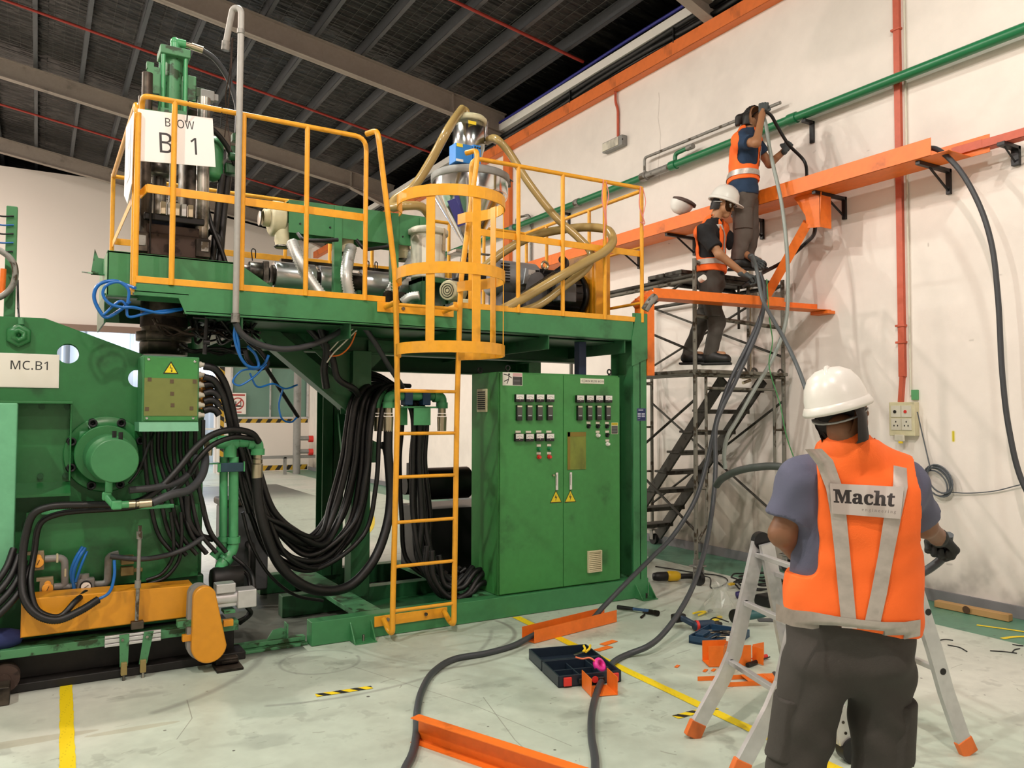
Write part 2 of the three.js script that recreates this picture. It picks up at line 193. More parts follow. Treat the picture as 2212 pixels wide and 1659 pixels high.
for (let x = 6.3; x > -8.5; x -= 0.72) struct('purlin', [box(x - 0.03, roofY(x) - 0.18, -28.8, x - 0.026, roofY(x) - 0.004, 9, 0), box(x - 0.03, roofY(x) - 0.18, -28.8, x + 0.035, roofY(x) - 0.176, 9, 0), box(x - 0.03, roofY(x) - 0.03, -28.8, x + 0.035, roofY(x) - 0.024, 9, 0)], purlinM);
{ // wire netting that carries the roof foil
  const w = []; for (let z = -16; z < 0; z += 0.16) w.push(cyl([-6, roofY(-6) - 0.012, z], [6.6, roofY(6.6) - 0.012, z], 0.0018, 0.0018, 3)); for (let x = -6; x < 6.6; x += 0.16) w.push(cyl([x, roofY(x) - 0.015, -16], [x, roofY(x) - 0.015, 0], 0.0018, 0.0018, 3));
  const o = struct('roof_netting', w, M('#8a8a86', 0.5, 0.5)); o.userData.kind = 'stuff';
}
[[-4.2, 'hung nearest the camera'], [-9.1, 'crossing between the two pale rafters'], [-13.9, 'crossing behind the extrusion head'], [-18.8, 'farthest toward the rear wall']].forEach(([z, s]) => one('sprinkler_pipe', 'thin red sprinkler pipe under the purlins, ' + s, 'pipe', cyl([-8.5, roofY(-8.5) - 0.22, z], [6.6, roofY(6.6) - 0.22, z], 0.022, 0.022, 8), m.redDark));
struct('trim_1', box(6.58, 6.38, -22.6, 6.693, 6.5, 9, 0.004), m.white);   // pale capping at the wall head
struct('baseboard_right', box(6.672, 0, -22.6, 6.693, 0.1, 9, 0.003), M('#77777a', 0.7));
struct('trim_2', [box(0.1, 3.66, -22.6, 4.3, 3.82, -22.5), box(0.2, 0, -22.6, 0.3, 3.7, -22.52)], M('#8a7468', 0.7));   // door head and jamb
// rear doorway: lit loading bay behind it, ribbed white cladding and a roller rail
{
  const w = []; for (let x = -1; x < 6; x += 0.42) w.push(prismY([[x, -25.6], [x + 0.05, -25.55], [x + 0.26, -25.55], [x + 0.31, -25.6], [x + 0.42, -25.6], [x + 0.42, -25.64], [x, -25.64]], 0, 4.6));
  struct('wall_bay', w, M('#c3cbd6', 0.6));
  struct('ceiling_bay', box(-1, 4.6, -25.7, 6, 4.7, -22.8, 0), plaster);
  const t = thing('bay_light_row', 'row of three bright bulkhead lamps seen through the rear doorway', 'lamp');
  for (const x of [1.6, 3.2, 4.3]) { part('lamp_glass', cbox([x, 3.32, -25.42], 0.34, 0.2, 0.1, 0.03), new THREE.MeshStandardMaterial({ color: '#ffffff', emissive: '#eaf3ff', emissiveIntensity: 5 }), t); part('back_plate', cbox([x, 3.32, -25.5], 0.42, 0.28, 0.05), m.grey, t); const l = new THREE.PointLight(0xe6f0ff, 9); l.position.set(x, 3.3, -25.2); l.castShadow = true; l.shadow.radius = 6; scene.add(l); }
  const r = thing('bay_guard_rail', 'pale double guard rail across the far doorway', 'railing');
  part('rail', [bar([1.0, 1.66, -22.0], [4.15, 1.66, -22.0], 0.05, 0.05), bar([1.0, 1.2, -22.0], [4.15, 1.2, -22.0], 0.05, 0.05)], m.white, r);
  for (const x of [1.0, 2.5, 4.1]) part('post', bar([x, 0, -22.0], [x, 1.7, -22.0], 0.06), m.white, r);
}
const hazard = canvasTex(256, 32, (c, w, h) => { c.fillStyle = '#c9a02c'; c.fillRect(0, 0, w, h); c.fillStyle = '#23201a'; for (let x = -64; x < w + 64; x += 64) { c.beginPath(); c.moveTo(x, h); c.lineTo(x + 22, 0); c.lineTo(x + 50, 0); c.lineTo(x + 28, h); c.fill(); } });
function tape(name, labelText, a, b, w, dir, tex, len, lift = 0.003) { const L = V(b).sub(V(a)), t = tex.clone(); t.repeat.set(L.length() / len, 1); const g = new THREE.PlaneGeometry(L.length(), w); const x = L.clone().normalize(), z = V(dir), y = z.clone().cross(x); g.applyMatrix4(new THREE.Matrix4().makeBasis(x, y, z)).translate(...add(mix(a, b, 0.5), dir, lift)); return one(name, labelText, 'tape', g, new THREE.MeshStandardMaterial({ map: t, roughness: 0.55 }), undefined, true); }
tape('hazard_tape', 'hazard tape upright beside the rear doorway', [4.28, 0, -22.6], [4.28, 3.5, -22.6], 0.14, [0, 0, 1], hazard, 1.1);
tape('hazard_tape', 'hazard tape along the top of the green rear window', [4.36, 3.03, -22.6], [6.65, 3.03, -22.6], 0.14, [0, 0, 1], hazard, 1.1);
tape('hazard_tape', 'hazard tape along the bottom of the green rear window', [4.36, 1.42, -22.6], [6.65, 1.42, -22.6], 0.14, [0, 0, 1], hazard, 1.1);
tape('hazard_tape', 'hazard tape along the foot of the rear wall', [4.36, 0.09, -22.6], [6.65, 0.09, -22.6], 0.14, [0, 0, 1], hazard, 1.1);
{ const w = new THREE.Group(); w.name = 'window_1'; w.userData.kind = 'structure'; scene.add(w);
  part('frame', [box(4.5, 1.46, -22.66, 6.66, 1.52, -22.57), box(4.5, 2.93, -22.66, 6.66, 2.99, -22.57), box(4.5, 1.5, -22.66, 4.56, 2.95, -22.57), box(6.6, 1.5, -22.66, 6.66, 2.95, -22.57), box(5.56, 1.5, -22.66, 5.6, 2.95, -22.58)], m.alu, w);
  for (const [a, b] of [[4.56, 5.56], [5.6, 6.6]]) part('pane', box(a, 1.52, -22.64, b, 2.93, -22.63, 0), new THREE.MeshPhysicalMaterial({ color: '#7fa596', roughness: 0.3, transmission: 0.3, thickness: 0 }), w); }
{ const t = thing('warning_sign', 'white no-forklift sign with red ring on the rear window', 'sign'); part('panel', cbox([4.69, 1.88, -22.54], 0.44, 0.58, 0.01), m.paper, t);
  label('print', [4.69, 1.88, -22.533], 0.44, 0.58, [0, 0, 1], 128, 168, (c, w, h) => { c.fillStyle = '#f1e9e2'; c.fillRect(0, 0, w, h); c.fillStyle = '#b23a34'; c.fillRect(10, 10, 108, 12); c.fillRect(34, 148, 60, 8); c.fillStyle = '#3a3230'; c.fillRect(44, 66, 9, 44); c.fillRect(53, 96, 30, 14); c.fillRect(84, 52, 6, 58); c.fillRect(88, 104, 18, 5); c.strokeStyle = '#b23a34'; c.lineWidth = 9; c.beginPath(); c.arc(64, 84, 44, 0, 7); c.moveTo(34, 116); c.lineTo(96, 52); c.stroke(); }, t); }
// lamps: a glowing bulb under a spun reflector, each with its own light
for (const [x, y, z, cd, col, text] of LAMPS) {
  const t = thing('high_bay_lamp', text, 'lamp');
  part('shade', lathe([[0.05, 0.3], [0.1, 0.28], [0.2, 0.12], [0.26, 0], [0.25, 0], [0.19, 0.115], [0.09, 0.265], [0.05, 0.27]], [x, y - 0.06, z]), m.alu, t);
  part('bulb', ball([x, y, z], 0.085), new THREE.MeshStandardMaterial({ color: '#ffffff', emissive: col, emissiveIntensity: 6 }), t);
  part('rod', cyl([x, y + 0.2, z], [x, roofY(x) - 0.05, z], 0.012), m.galv, t);
  const l = new THREE.PointLight(col, cd); l.position.set(x, y, z); l.castShadow = true; l.shadow.radius = 4.5; l.shadow.mapSize.set(1024, 1024); l.shadow.bias = -0.001; scene.add(l);
}

{ const t = thing('fire_hydrant_post', 'grey standpipe with small red valves before the rear wall', 'pipe'), x = 5.95, z = -21.2;
  part('standpipe', cyl([x, 0, z], [x, 3.6, z], 0.1), m.grey, t); for (const y of [0.6, 0.95]) { part('outlet', cyl([x, y, z], [x + 0.32, y, z + 0.05], 0.06), m.grey, t); part('valve_wheel', cyl([x + 0.3, y - 0.02, z + 0.05], [x + 0.42, y - 0.02, z + 0.06], 0.09), m.red, t); }
  part('base_rail', box(4.4, 0.42, z - 0.04, x + 0.5, 0.5, z + 0.04), m.grey, t); part('leg', box(x - 0.35, 0, z - 0.04, x - 0.27, 0.46, z + 0.04), m.grey, t); }
{ const t = thing('hydraulic_unit', 'black hydraulic power unit in the shade behind the cabinet', 'pump'); part('tank', box(3.0, 0.17, -7.1, 4.1, 0.75, -6.5, 0.01), m.blackMetal, t); part('motor', cyl([3.1, 0.95, -6.8], [3.55, 0.95, -6.8], 0.15, 0.15, 20), m.blackMetal, t); part('pump', [cyl([2.9, 0.95, -6.8], [3.1, 0.95, -6.8], 0.09, 0.09, 14), cbox([2.98, 1.08, -6.8], 0.08, 0.14, 0.08)], m.black, t); part('lever', [cyl([2.75, 0.9, -6.7], [2.66, 1.3, -6.7], 0.015), ball([2.655, 1.32, -6.7], 0.035)], m.black, t);
  const u = thing('oil_cooler', 'dark grey oil cooler block in the shade left of the inner columns', 'cooler'); part('core', box(1.35, 0.1, -7.3, 1.72, 0.82, -6.95, 0.02), m.greyDark, u); part('top_cap', box(1.33, 0.82, -7.32, 1.74, 0.88, -6.93, 0.02), m.steelDark, u); part('pipe', pipe([[1.55, 0.5, -6.95], [1.55, 0.5, -6.8], [1.55, 0.15, -6.8]], 0.03), m.black, u); }
// ---------- machine stand: base rails, posts, deck ----------
const ZF = -5.446, ZR = -7.46;
{
  const t = thing('machine_stand', 'long green steel work platform on posts and low base rails', 'platform');
  part('front_beam', prism([[.508,2.415,-5.446], [4.557,2.431,-5.446], [4.524,2.261,-5.446], [.8,2.241,-5.446], [.757,2.34,-5.446], [.496,2.341,-5.446]].map((p) => [p[0], p[1]]), ZF - 0.012, ZF, [], 0.002), m.green, t);
  part('beam_flange', [box(0.8, 2.252, ZF - 0.11, 4.54, 2.264, ZF), box(0.5, 2.4, ZF - 0.11, 4.6, 2.42, ZF - 0.005), box(0.5, 2.36, ZF - 0.14, 0.82, 2.372, ZF)], m.greenDark, t);
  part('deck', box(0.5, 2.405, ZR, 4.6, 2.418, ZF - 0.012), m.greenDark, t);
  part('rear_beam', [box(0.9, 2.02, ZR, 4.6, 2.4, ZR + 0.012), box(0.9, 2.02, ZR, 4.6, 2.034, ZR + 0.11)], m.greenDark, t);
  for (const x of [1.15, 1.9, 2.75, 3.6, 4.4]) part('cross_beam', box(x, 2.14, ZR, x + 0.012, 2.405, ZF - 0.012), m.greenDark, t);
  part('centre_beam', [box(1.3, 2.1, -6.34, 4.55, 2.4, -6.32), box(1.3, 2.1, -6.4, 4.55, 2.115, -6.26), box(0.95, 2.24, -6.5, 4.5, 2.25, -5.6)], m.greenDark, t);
  // end post, an H-section facing the aisle, with bracket plates
  part('post', [box(4.488, 0.16, ZF - 0.014, 4.64, 2.5, ZF), box(4.557, 0.16, ZF - 0.3, 4.571, 2.3, ZF), box(4.488, 0.16, ZF - 0.32, 4.64, 2.3, ZF - 0.306)], m.green, t);
  part('gusset', prism([[4.47, 2.03], [4.645, 2.1], [4.645, 2.5], [4.52, 2.5], [4.47, 2.28]], ZF, ZF + 0.008), m.green, t);
  part('post', [box(4.49, 0.16, ZR, 4.64, 2.42, ZR + 0.014), box(4.557, 0.16, ZR, 4.571, 2.4, ZR + 0.28), box(4.49, 0.16, ZR + 0.27, 4.64, 2.4, ZR + 0.284)], m.green, t);
  // inner columns
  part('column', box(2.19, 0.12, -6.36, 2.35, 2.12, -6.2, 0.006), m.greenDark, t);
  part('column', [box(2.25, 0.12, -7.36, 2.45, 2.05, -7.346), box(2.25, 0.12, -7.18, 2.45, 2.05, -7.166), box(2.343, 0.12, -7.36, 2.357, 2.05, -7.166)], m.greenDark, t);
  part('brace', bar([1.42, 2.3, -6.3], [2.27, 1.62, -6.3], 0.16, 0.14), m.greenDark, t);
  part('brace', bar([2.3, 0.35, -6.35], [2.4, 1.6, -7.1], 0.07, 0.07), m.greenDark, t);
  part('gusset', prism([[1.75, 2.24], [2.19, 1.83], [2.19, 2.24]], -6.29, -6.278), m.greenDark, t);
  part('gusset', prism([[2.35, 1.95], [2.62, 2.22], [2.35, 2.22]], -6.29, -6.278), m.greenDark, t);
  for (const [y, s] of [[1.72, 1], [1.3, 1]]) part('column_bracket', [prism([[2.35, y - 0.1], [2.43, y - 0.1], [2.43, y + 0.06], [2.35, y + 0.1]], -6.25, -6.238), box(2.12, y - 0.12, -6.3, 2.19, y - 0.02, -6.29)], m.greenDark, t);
  // base
  part('base_rail', box(1.648, 0.002, ZF - 0.12, 4.652, 0.166, ZF, 0.005), m.green, t);
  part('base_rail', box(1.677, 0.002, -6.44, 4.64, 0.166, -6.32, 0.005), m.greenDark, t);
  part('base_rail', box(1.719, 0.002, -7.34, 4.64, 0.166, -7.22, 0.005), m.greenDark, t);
  for (const x of [2.0, 3.0, 4.5]) part('tie_plate', box(x, 0.13, -7.22, x + 0.2, 0.166, ZF - 0.12), m.greenWorn, t);
  part('drip_tray', box(2.25, 0.02, -6.3, 4.4, 0.06, ZF - 0.14), m.greenDark, t);
  for (const x of [1.92, 4.5]) { const a = part('anchor_bracket', [box(x, 0, ZF, x + 0.16, 0.008, ZF + 0.12), prismX([[ZF, 0], [ZF + 0.1, 0.008], [ZF, 0.13]], x, x + 0.008), prismX([[ZF, 0], [ZF + 0.1, 0.008], [ZF, 0.13]], x + 0.152, x + 0.16)], m.green, t); part('bolt', cyl([x + 0.08, 0.008, ZF + 0.06], [x + 0.08, 0.05, ZF + 0.06], 0.009), m.steel, a); }
  part('toe_strip', box(0.505, 2.42, ZF - 0.004, 2.165, 2.462, ZF + 0.004), m.yellow, t);
  part('toe_strip', box(2.72, 2.42, ZF - 0.004, 4.56, 2.465, ZF + 0.004), m.yellow, t);
  part('toe_strip', box(0.503, 2.42, ZR, 0.511, 2.462, ZF), m.yellow, t);
  const pl = label('rating_plate', [4.578,1.603,-5.444], 0.1, 0.11, [0, 0, 1], 128, 128, (c, w, h) => { c.fillStyle = '#1c2a5a'; c.fillRect(0, 0, w, h); c.strokeStyle = '#c9cde0'; c.strokeRect(4, 4, w - 8, h - 8); c.fillStyle = '#c9cde0'; c.fillRect(20, 14, 70, 8); for (const y of [50, 64, 80]) { c.fillRect(10, y, 44, 9); c.fillRect(66, y, 48, 9); } c.fillRect(10, 104, 34, 4); }, t);
  // flange box that carries the extrusion head
  part('head_beam', [prism([[0.37, 2.36], [0.37, 2.68], [1.2, 2.68], [1.62, 2.42], [1.62, 2.36]], -5.86, -5.85), box(0.37, 2.36, -6.62, 0.382, 2.68, -5.85), box(0.37, 2.665, -5.93, 1.2, 2.68, -5.85)], m.green, t);
  part('head_beam', [prism([[0.4, 2.28], [0.4, 2.66], [1.2, 2.66], [1.62, 2.42], [1.62, 2.28]], -6.63, -6.62), box(0.36, 2.2, -6.62, 0.372, 2.4, -5.9), box(0.36, 2.36, -5.86, 0.55, 2.372, -5.75)], m.greenDark, t);
  part('stop_bracket', [prism([[.318,2.764,-6.3], [.297,2.578,-6.3], [.382,2.579,-6.3], [.38,2.698,-6.3], [.342,2.701,-6.3]].map((p) => [p[0], p[1]]), -6.31, -6.3), bar([.306,2.589,-6.3], [.364,2.554,-6.1], 0.14, 0.01)], m.greenWorn, t); part('stop_bracket', prism([[.457,2.749,-6.6], [.468,2.823,-6.6], [.481,2.751,-6.6]].map((p) => [p[0], p[1]]), -6.61, -6.6), m.greenWorn, t);
}
// ---------- yellow railings, one welded section each ----------
const TOP = 3.61, DECK = 2.42, rp = 0.0175;
const post = (x, z, y1 = TOP, y0 = DECK) => cyl([x, y0, z], [x, y1, z], rp, rp, 12);
{
  let t = thing('railing', 'yellow railing section on the platform front, left of the caged ladder', 'railing');
  part('top_rail', pipe([[0.53, TOP - 0.14, ZF - 0.12], [0.53, TOP, ZF - 0.1], [0.53, TOP, ZF], [2.007, TOP, ZF], [2.007, DECK, ZF]], rp, 0.09), m.yellow, t);
  for (const x of [0.712, 1.144, 1.575]) part('post', post(x, ZF), m.yellow, t);
  part('mid_rail', [box(0.56, 3.0, ZF - 0.024, 2.0, 3.055, ZF - 0.016), bar([0.53, 3.0, ZF - 0.1], [0.56, 3.028, ZF - 0.02], 0.008, 0.055)], m.yellow, t);
  t = thing('railing', 'yellow railing section across the left platform end', 'railing');
  for (const z of [ZF - 0.02, ZF - 0.15, ZR]) part('post', post(0.503, z, z === ZR ? 3.63 : 3.5, z === ZR ? DECK : 2.36), m.yellow, t);
  part('top_rail', pipe([[0.503, TOP - 0.2, ZF - 0.15], [0.503, TOP, ZF - 0.15], [0.503, TOP, ZR]], rp), m.yellow, t); part('mid_rail', box(0.505, 3.0, ZR, 0.511, 3.055, ZF - 0.02), m.yellow, t);
  t = thing('railing', 'yellow railing section along the platform rear', 'railing');
  part('top_rail', cyl([0.5, TOP, ZR], [4.61, TOP, ZR], rp), m.yellow, t); part('mid_rail', box(0.5, 3.03, ZR - 0.004, 4.61, 3.085, ZR + 0.004), m.yellow, t);
  for (const x of [1.1, 1.53, 1.96, 2.39, 2.82, 3.25, 3.67, 4.09]) part('post', post(x, ZR), m.yellow, t);
  t = thing('railing', 'yellow railing section on the platform front, right of the caged ladder', 'railing');
  part('top_rail', pipe([[2.868, DECK, ZF], [2.868, TOP, ZF], [4.59, 3.625, ZF]], rp, 0.09), m.yellow, t);
  for (const x of [3.302, 3.737, 4.177]) part('post', post(x, ZF), m.yellow, t);
  part('post', post(4.59, ZF, 3.63), m.yellow, t); part('mid_rail', box(2.88, 3.01, ZF - 0.024, 4.585, 3.065, ZF - 0.016), m.yellow, t);
  t = thing('railing', 'yellow railing section across the right platform end', 'railing');
  part('top_rail', cyl([4.61, TOP, ZF - 0.04], [4.61, TOP, ZR], rp), m.yellow, t); part('mid_rail', cyl([4.61, 3.1, ZF - 0.04], [4.61, 3.1, ZR], 0.012), m.yellow, t); part('toe_rail', cyl([4.61, 2.6, ZF - 0.04], [4.61, 2.6, ZR], 0.014), m.yellow, t);
  for (const z of [-6.26, -7.02, ZR + 0.03]) part('post', post(4.61, z), m.yellow, t);
}
// ---------- caged access ladder ----------
{
  const t = thing('cage_ladder', 'yellow fixed access ladder with a hooped safety cage', 'ladder'), zl = ZF + 0.2, r = 0.02, xl = 2.185, xr = 2.655;
  const st = (x, s, xb) => pipe([[xb, 0.13, ZF + 0.03], [xb, 0.07, zl - 0.06], [xb, 0.07, zl], [xb, 0.2, zl], [x, 1.65, zl], [x + s * 0.02, 2.42, zl], [x + s * 0.03, 2.62, zl], [x + s * 0.16, 3.54, zl], [x + s * 0.165, 3.61, zl - 0.02], [x + s * 0.165 - 0.05, 3.6, zl - 0.1]], r, 0.09, 12);
  part('stile', st(xl, -1, 2.16), m.yellow, t); part('stile', st(xr, 1, 2.64), m.yellow, t);
  for (const y of [0.222, 0.53, 0.838, 1.156, 1.463, 1.767, 2.07, 2.38]) part('rung', cyl([xl - 0.02, y, zl], [xr, y, zl], 0.0125), m.yellow, t);
  const fp = part('foot_plate', box(2.1, 0.075, ZF, 2.68, 0.15, ZF + 0.01), m.yellow, t); part('bolt', [cyl([2.2, 0.12, ZF], [2.2, 0.12, ZF + 0.022], 0.014, 0.014, 6), cyl([2.5, 0.12, ZF], [2.5, 0.12, ZF + 0.022], 0.014, 0.014, 6)], m.steel, fp);
  const tp = part('head_plate', box(2.1, 2.345, ZF, 2.72, 2.42, ZF + 0.01), m.yellow, t); part('bolt', [cyl([2.3, 2.38, ZF], [2.3, 2.38, ZF + 0.022], 0.014, 0.014, 6), cyl([2.54, 2.38, ZF], [2.54, 2.38, ZF + 0.022], 0.014, 0.014, 6)], m.steel, tp);
  for (const x of [xl, xr]) part('stand_off', cyl([x - 0.02, 2.385, ZF + 0.01], [x - 0.01, 2.4, zl], 0.02), m.yellow, t);
  const C = [2.42, zl + 0.36], rr = 0.37, hp = [];
  for (let i = 0; i <= 28; i++) { const a = PI * (1.26 - 1.52 * i / 28); hp.push([C[0] + rr * Math.cos(a), 0, C[1] + rr * Math.sin(a)]); }
  const path = [[xl, 0, zl], ...hp, [xr, 0, zl]];
  for (const y of [2.035, 2.545, 3.05]) part('hoop', strip(path.map((p) => [p[0], y, p[2]]), 0.008, 0.075), m.yellow, t);
  for (const a of [0.765, 0.495, 0.17, -0.04]) { const A = PI * a, x = C[0] + (rr - 0.008) * Math.cos(A), z = C[1] + (rr - 0.008) * Math.sin(A), d = [Math.cos(A), 0, Math.sin(A)]; part('cage_strap', bar([x, 2.0, z], [x, 3.09, z], 0.06, 0.006, 0, d), m.yellow, t); }
}
// ---------- signs hung from the railing ----------
const helv = (c, s, x, y, px) => { c.font = px + 'px sans-serif'; c.fillText(s, x, y); };
{
  const t = thing('hanging_sign', 'white sign lettered BLOW B 1 tied to the front railing', 'sign'), z = ZF - 0.034;
  const q = [[.499,3.531,-5.48], [.95,3.556,-5.48], [.974,3.234,-5.48], [.517,3.199,-5.48]];
  part('panel', prism(q.map((p) => [p[0], p[1]]), z - 0.004, z), m.paper, t);
  const g = new THREE.BufferGeometry(); g.setAttribute('position', new THREE.Float32BufferAttribute([3, 2, 1, 3, 1, 0].flatMap((i) => [q[i][0], q[i][1], z + 0.002]), 3)); g.setAttribute('uv', new THREE.Float32BufferAttribute([0, 0, 1, 0, 1, 1, 0, 0, 1, 1, 0, 1], 2)); g.computeVertexNormals();
  part('print', g, new THREE.MeshStandardMaterial({ roughness: 0.4, map: canvasTex(512, 336, (c, w, h) => { c.fillStyle = '#f1eeea'; c.fillRect(0, 0, w, h); c.fillStyle = '#1c1c1c'; helv(c, 'BLOW', 172, 92, 76); helv(c, 'B', 118, 268, 184); helv(c, '1', 332, 262, 160); }) }), t, undefined, true);
  for (const x of [0.79, 1.0]) part('cable_tie', cyl([x, 3.5, z + 0.006], [x, 3.63, ZF + 0.016], 0.004, 0.004, 6), m.black, t);
  const t2 = thing('hanging_sign', 'white sign with numeral 1 hung on the left end railing, seen edge-on', 'sign'), X = 0.478;
  const e = [[-5.46, 3.5], [-5.98, 3.56], [-6.02, 3.1], [-5.75, 2.98], [-5.5, 3.05]];
  part('panel', prismX(e, X - 0.004, X), m.paper, t2);
  label('print', [X - 0.006, 3.3, -5.72], 0.24, 0.34, [-1, 0, 0], 128, 180, (c, w, h) => { c.fillStyle = '#efe8e4'; c.fillRect(0, 0, w, h); c.fillStyle = '#1c1c1c'; helv(c, '1', 38, 150, 150); }, t2);
  part('cable_tie', cyl([X, 3.5, -5.7], [0.503, 3.62, -5.7], 0.004, 0.004, 6), m.black, t2);
}
// ---------- control cabinet ----------
{
  const t = thing('control_cabinet', 'tall two-door green control cabinet on the base rail', 'cabinet'), z = -5.476, x0 = 3.15, x1 = 4.362, y0 = 0.166, y1 = 1.93, xm = (3.765);
  part('body', box(x0, y0, -5.95, x1, y1 + 0.012, z - 0.02, 0.006), m.greenCab, t);
  const dl = part('door', box(x0 + 0.006, y0 + 0.012, z - 0.018, xm - 0.002, y1, z, 0.004), m.greenCab, t), dr = part('door', box(xm + 0.002, y0 + 0.012, z - 0.018, x1 - 0.002, y1, z, 0.004), m.greenCab, t);
  const gaugeTex = canvasTex(96, 96, (c, w, h) => { c.fillStyle = '#dcdcd8'; c.fillRect(0, 0, w, h); c.fillStyle = '#191919'; c.fillRect(0, 62, w, 34); c.strokeStyle = '#444'; c.lineWidth = 2; c.beginPath(); c.arc(48, 68, 42, 3.6, 5.8); c.stroke(); for (let a = 3.6; a < 5.85; a += 0.22) { c.beginPath(); c.moveTo(48 + 42 * Math.cos(a), 68 + 42 * Math.sin(a)); c.lineTo(48 + 36 * Math.cos(a), 68 + 36 * Math.sin(a)); c.stroke(); } c.strokeStyle = '#b22'; c.beginPath(); c.moveTo(48, 66); c.lineTo(34, 34); c.stroke(); c.fillStyle = '#eee'; c.fillRect(44, 68, 8, 6); });
  const regTex = canvasTex(64, 160, (c, w, h) => { c.fillStyle = '#3a3a3a'; c.fillRect(0, 0, w, h); c.fillStyle = '#c8c6b0'; c.fillRect(2, 0, 60, 18); c.fillStyle = '#2a2a2a'; c.fillRect(0, 18, w, 6); c.fillStyle = '#4a4a48'; c.fillRect(4, 26, 56, 78); c.fillStyle = '#1b1b1b'; c.fillRect(0, 122, w, 38); c.fillStyle = '#b9c6cc'; c.fillRect(10, 108, 44, 8); });
  const gm = new THREE.MeshStandardMaterial({ map: gaugeTex, roughness: 0.25 }), rm = new THREE.MeshStandardMaterial({ map: regTex, roughness: 0.4 });
  const plate = (name, c, w, h, d, mat, fm, par) => { const b = part(name, cbox([c[0], c[1], z + d / 2], w, h, d, 0.003), mat, par); const [g] = [new THREE.PlaneGeometry(w * 0.94, h * 0.94).translate(c[0], c[1], z + d + 0.0008)]; if (fm) b.add(mesh('dial', g, fm, true)); return b; };
  for (const [x, d, s] of [[1120, dl, 1], [1142, dl, 1], [1164, dl, 1], [1186, dl, 1]]) 0;
  const G = [[3.323,1.732,-5.476], [3.42,1.733,-5.476], [3.518,1.734,-5.476], [3.618,1.735,-5.476], [3.92,1.733,-5.476], [4.022,1.734,-5.476], [4.12,1.735,-5.476], [4.219,1.736,-5.476]];
  const Q = [[3.32,1.416,-5.476], [3.418,1.414,-5.476], [3.517,1.416,-5.476], [3.616,1.414,-5.476]];
  G.forEach((c, i) => { plate('gauge', c, 0.076, 0.062, 0.03, m.black, gm, t); plate('regulator', [c[0], c[1] - 0.118, 0], 0.05, 0.125, 0.026, m.black, rm, t); });
  Q.forEach((c, i) => { plate('gauge', c, 0.076, 0.062, 0.03, m.black, gm, t); part('name_tag', cbox([c[0], c[1] + 0.045, z + 0.004], 0.05, 0.018, 0.008), m.offwhite, t); });
  const button = (p, col, knob) => { const b = part('push_button', [cyl([p[0], p[1], z], [p[0], p[1], z + 0.014], 0.017), cyl([p[0], p[1], z + 0.014], [p[0], p[1], z + 0.03], 0.013, 0.012)], col, t); b.add(mesh('legend', cbox([p[0], p[1] + 0.03, z + 0.003], 0.04, 0.02, 0.006), m.offwhite)); };
  for (const p of [[3.518,1.318,-5.476], [3.62,1.319,-5.476]]) button(p, M('#1d7f4a', 0.3)); for (const p of [[3.518,1.254,-5.476], [3.62,1.253,-5.476]]) button(p, m.red);
  for (const p of [[4.02,1.502,-5.476], [4.118,1.501,-5.476], [4.217,1.5,-5.476], [4.219,1.424,-5.476]]) { const k = part('selector_switch', [cyl([p[0], p[1], z], [p[0], p[1], z + 0.012], 0.018), bar([p[0] - 0.012, p[1] - 0.012, z + 0.02], [p[0] + 0.012, p[1] + 0.012, z + 0.02], 0.016, 0.01)], m.black, t); k.add(mesh('legend', cbox([p[0], p[1] + 0.03, z + 0.003], 0.04, 0.02, 0.006), m.offwhite)); }
  for (const p of [[4.117,1.424,-5.476], [4.221,1.348,-5.476]]) button(p, m.white);
  const dp = [3.898,1.297,-5.476]; part('document_pocket', cbox([dp[0], dp[1], z + 0.003], 0.19, 0.315, 0.006), M('#7d8a33', 0.35, 0, { map: streak }), t);
  part('pocket_tape', [box(dp[0] - 0.094, dp[1] - 0.157, z + 0.006, dp[0] - 0.07, dp[1] + 0.157, z + 0.008), box(dp[0] - 0.094, dp[1] + 0.12, z + 0.006, dp[0] + 0.094, dp[1] + 0.157, z + 0.008)], M('#7c6a22', 0.4), t);
  for (const [p, d] of [[[3.694,1.05,-5.476], dl], [[3.834,1.047,-5.476], dr]]) { const h = mesh('handle', [cbox([p[0], p[1], z + 0.006], 0.026, 0.145, 0.012), cbox([p[0], p[1] + 0.01, z + 0.014], 0.014, 0.09, 0.008)], m.chrome); d.add(h); }
  d1: { const p = [3.658,1.101,-5.476]; dl.add(mesh('key', cyl([p[0], p[1], z], [p[0], p[1], z + 0.02], 0.008), m.nickel)); }
  const bolt = (c, w, h) => { c.clearRect(0, 0, w, h); c.fillStyle = '#d8c21e'; c.strokeStyle = '#3c3a10'; c.lineJoin = 'round'; c.lineWidth = 7; c.beginPath(); c.moveTo(64, 12); c.lineTo(118, 104); c.lineTo(10, 104); c.closePath(); c.fill(); c.stroke(); c.fillStyle = '#222'; c.beginPath(); c.moveTo(66, 38); c.lineTo(52, 70); c.lineTo(64, 66); c.lineTo(60, 96); c.lineTo(76, 58); c.lineTo(64, 62); c.closePath(); c.fill(); };
  const triTex = canvasTex(128, 116, bolt);
  for (const p of [[3.689,.924,-5.476], [3.834,.92,-5.476]]) { const s = 0.06, g = new THREE.BufferGeometry(); g.setAttribute('position', new THREE.Float32BufferAttribute([p[0] - s, p[1] - s * 0.86, z + 0.002, p[0] + s, p[1] - s * 0.86, z + 0.002, p[0], p[1] + s * 0.9, z + 0.002], 3)); g.setAttribute('uv', new THREE.Float32BufferAttribute([0.06, 0.08, 0.94, 0.08, 0.5, 0.93], 2)); g.computeVertexNormals(); part('hazard_sticker', g, new THREE.MeshStandardMaterial({ map: triTex, roughness: 0.4 }), t, undefined, true); }
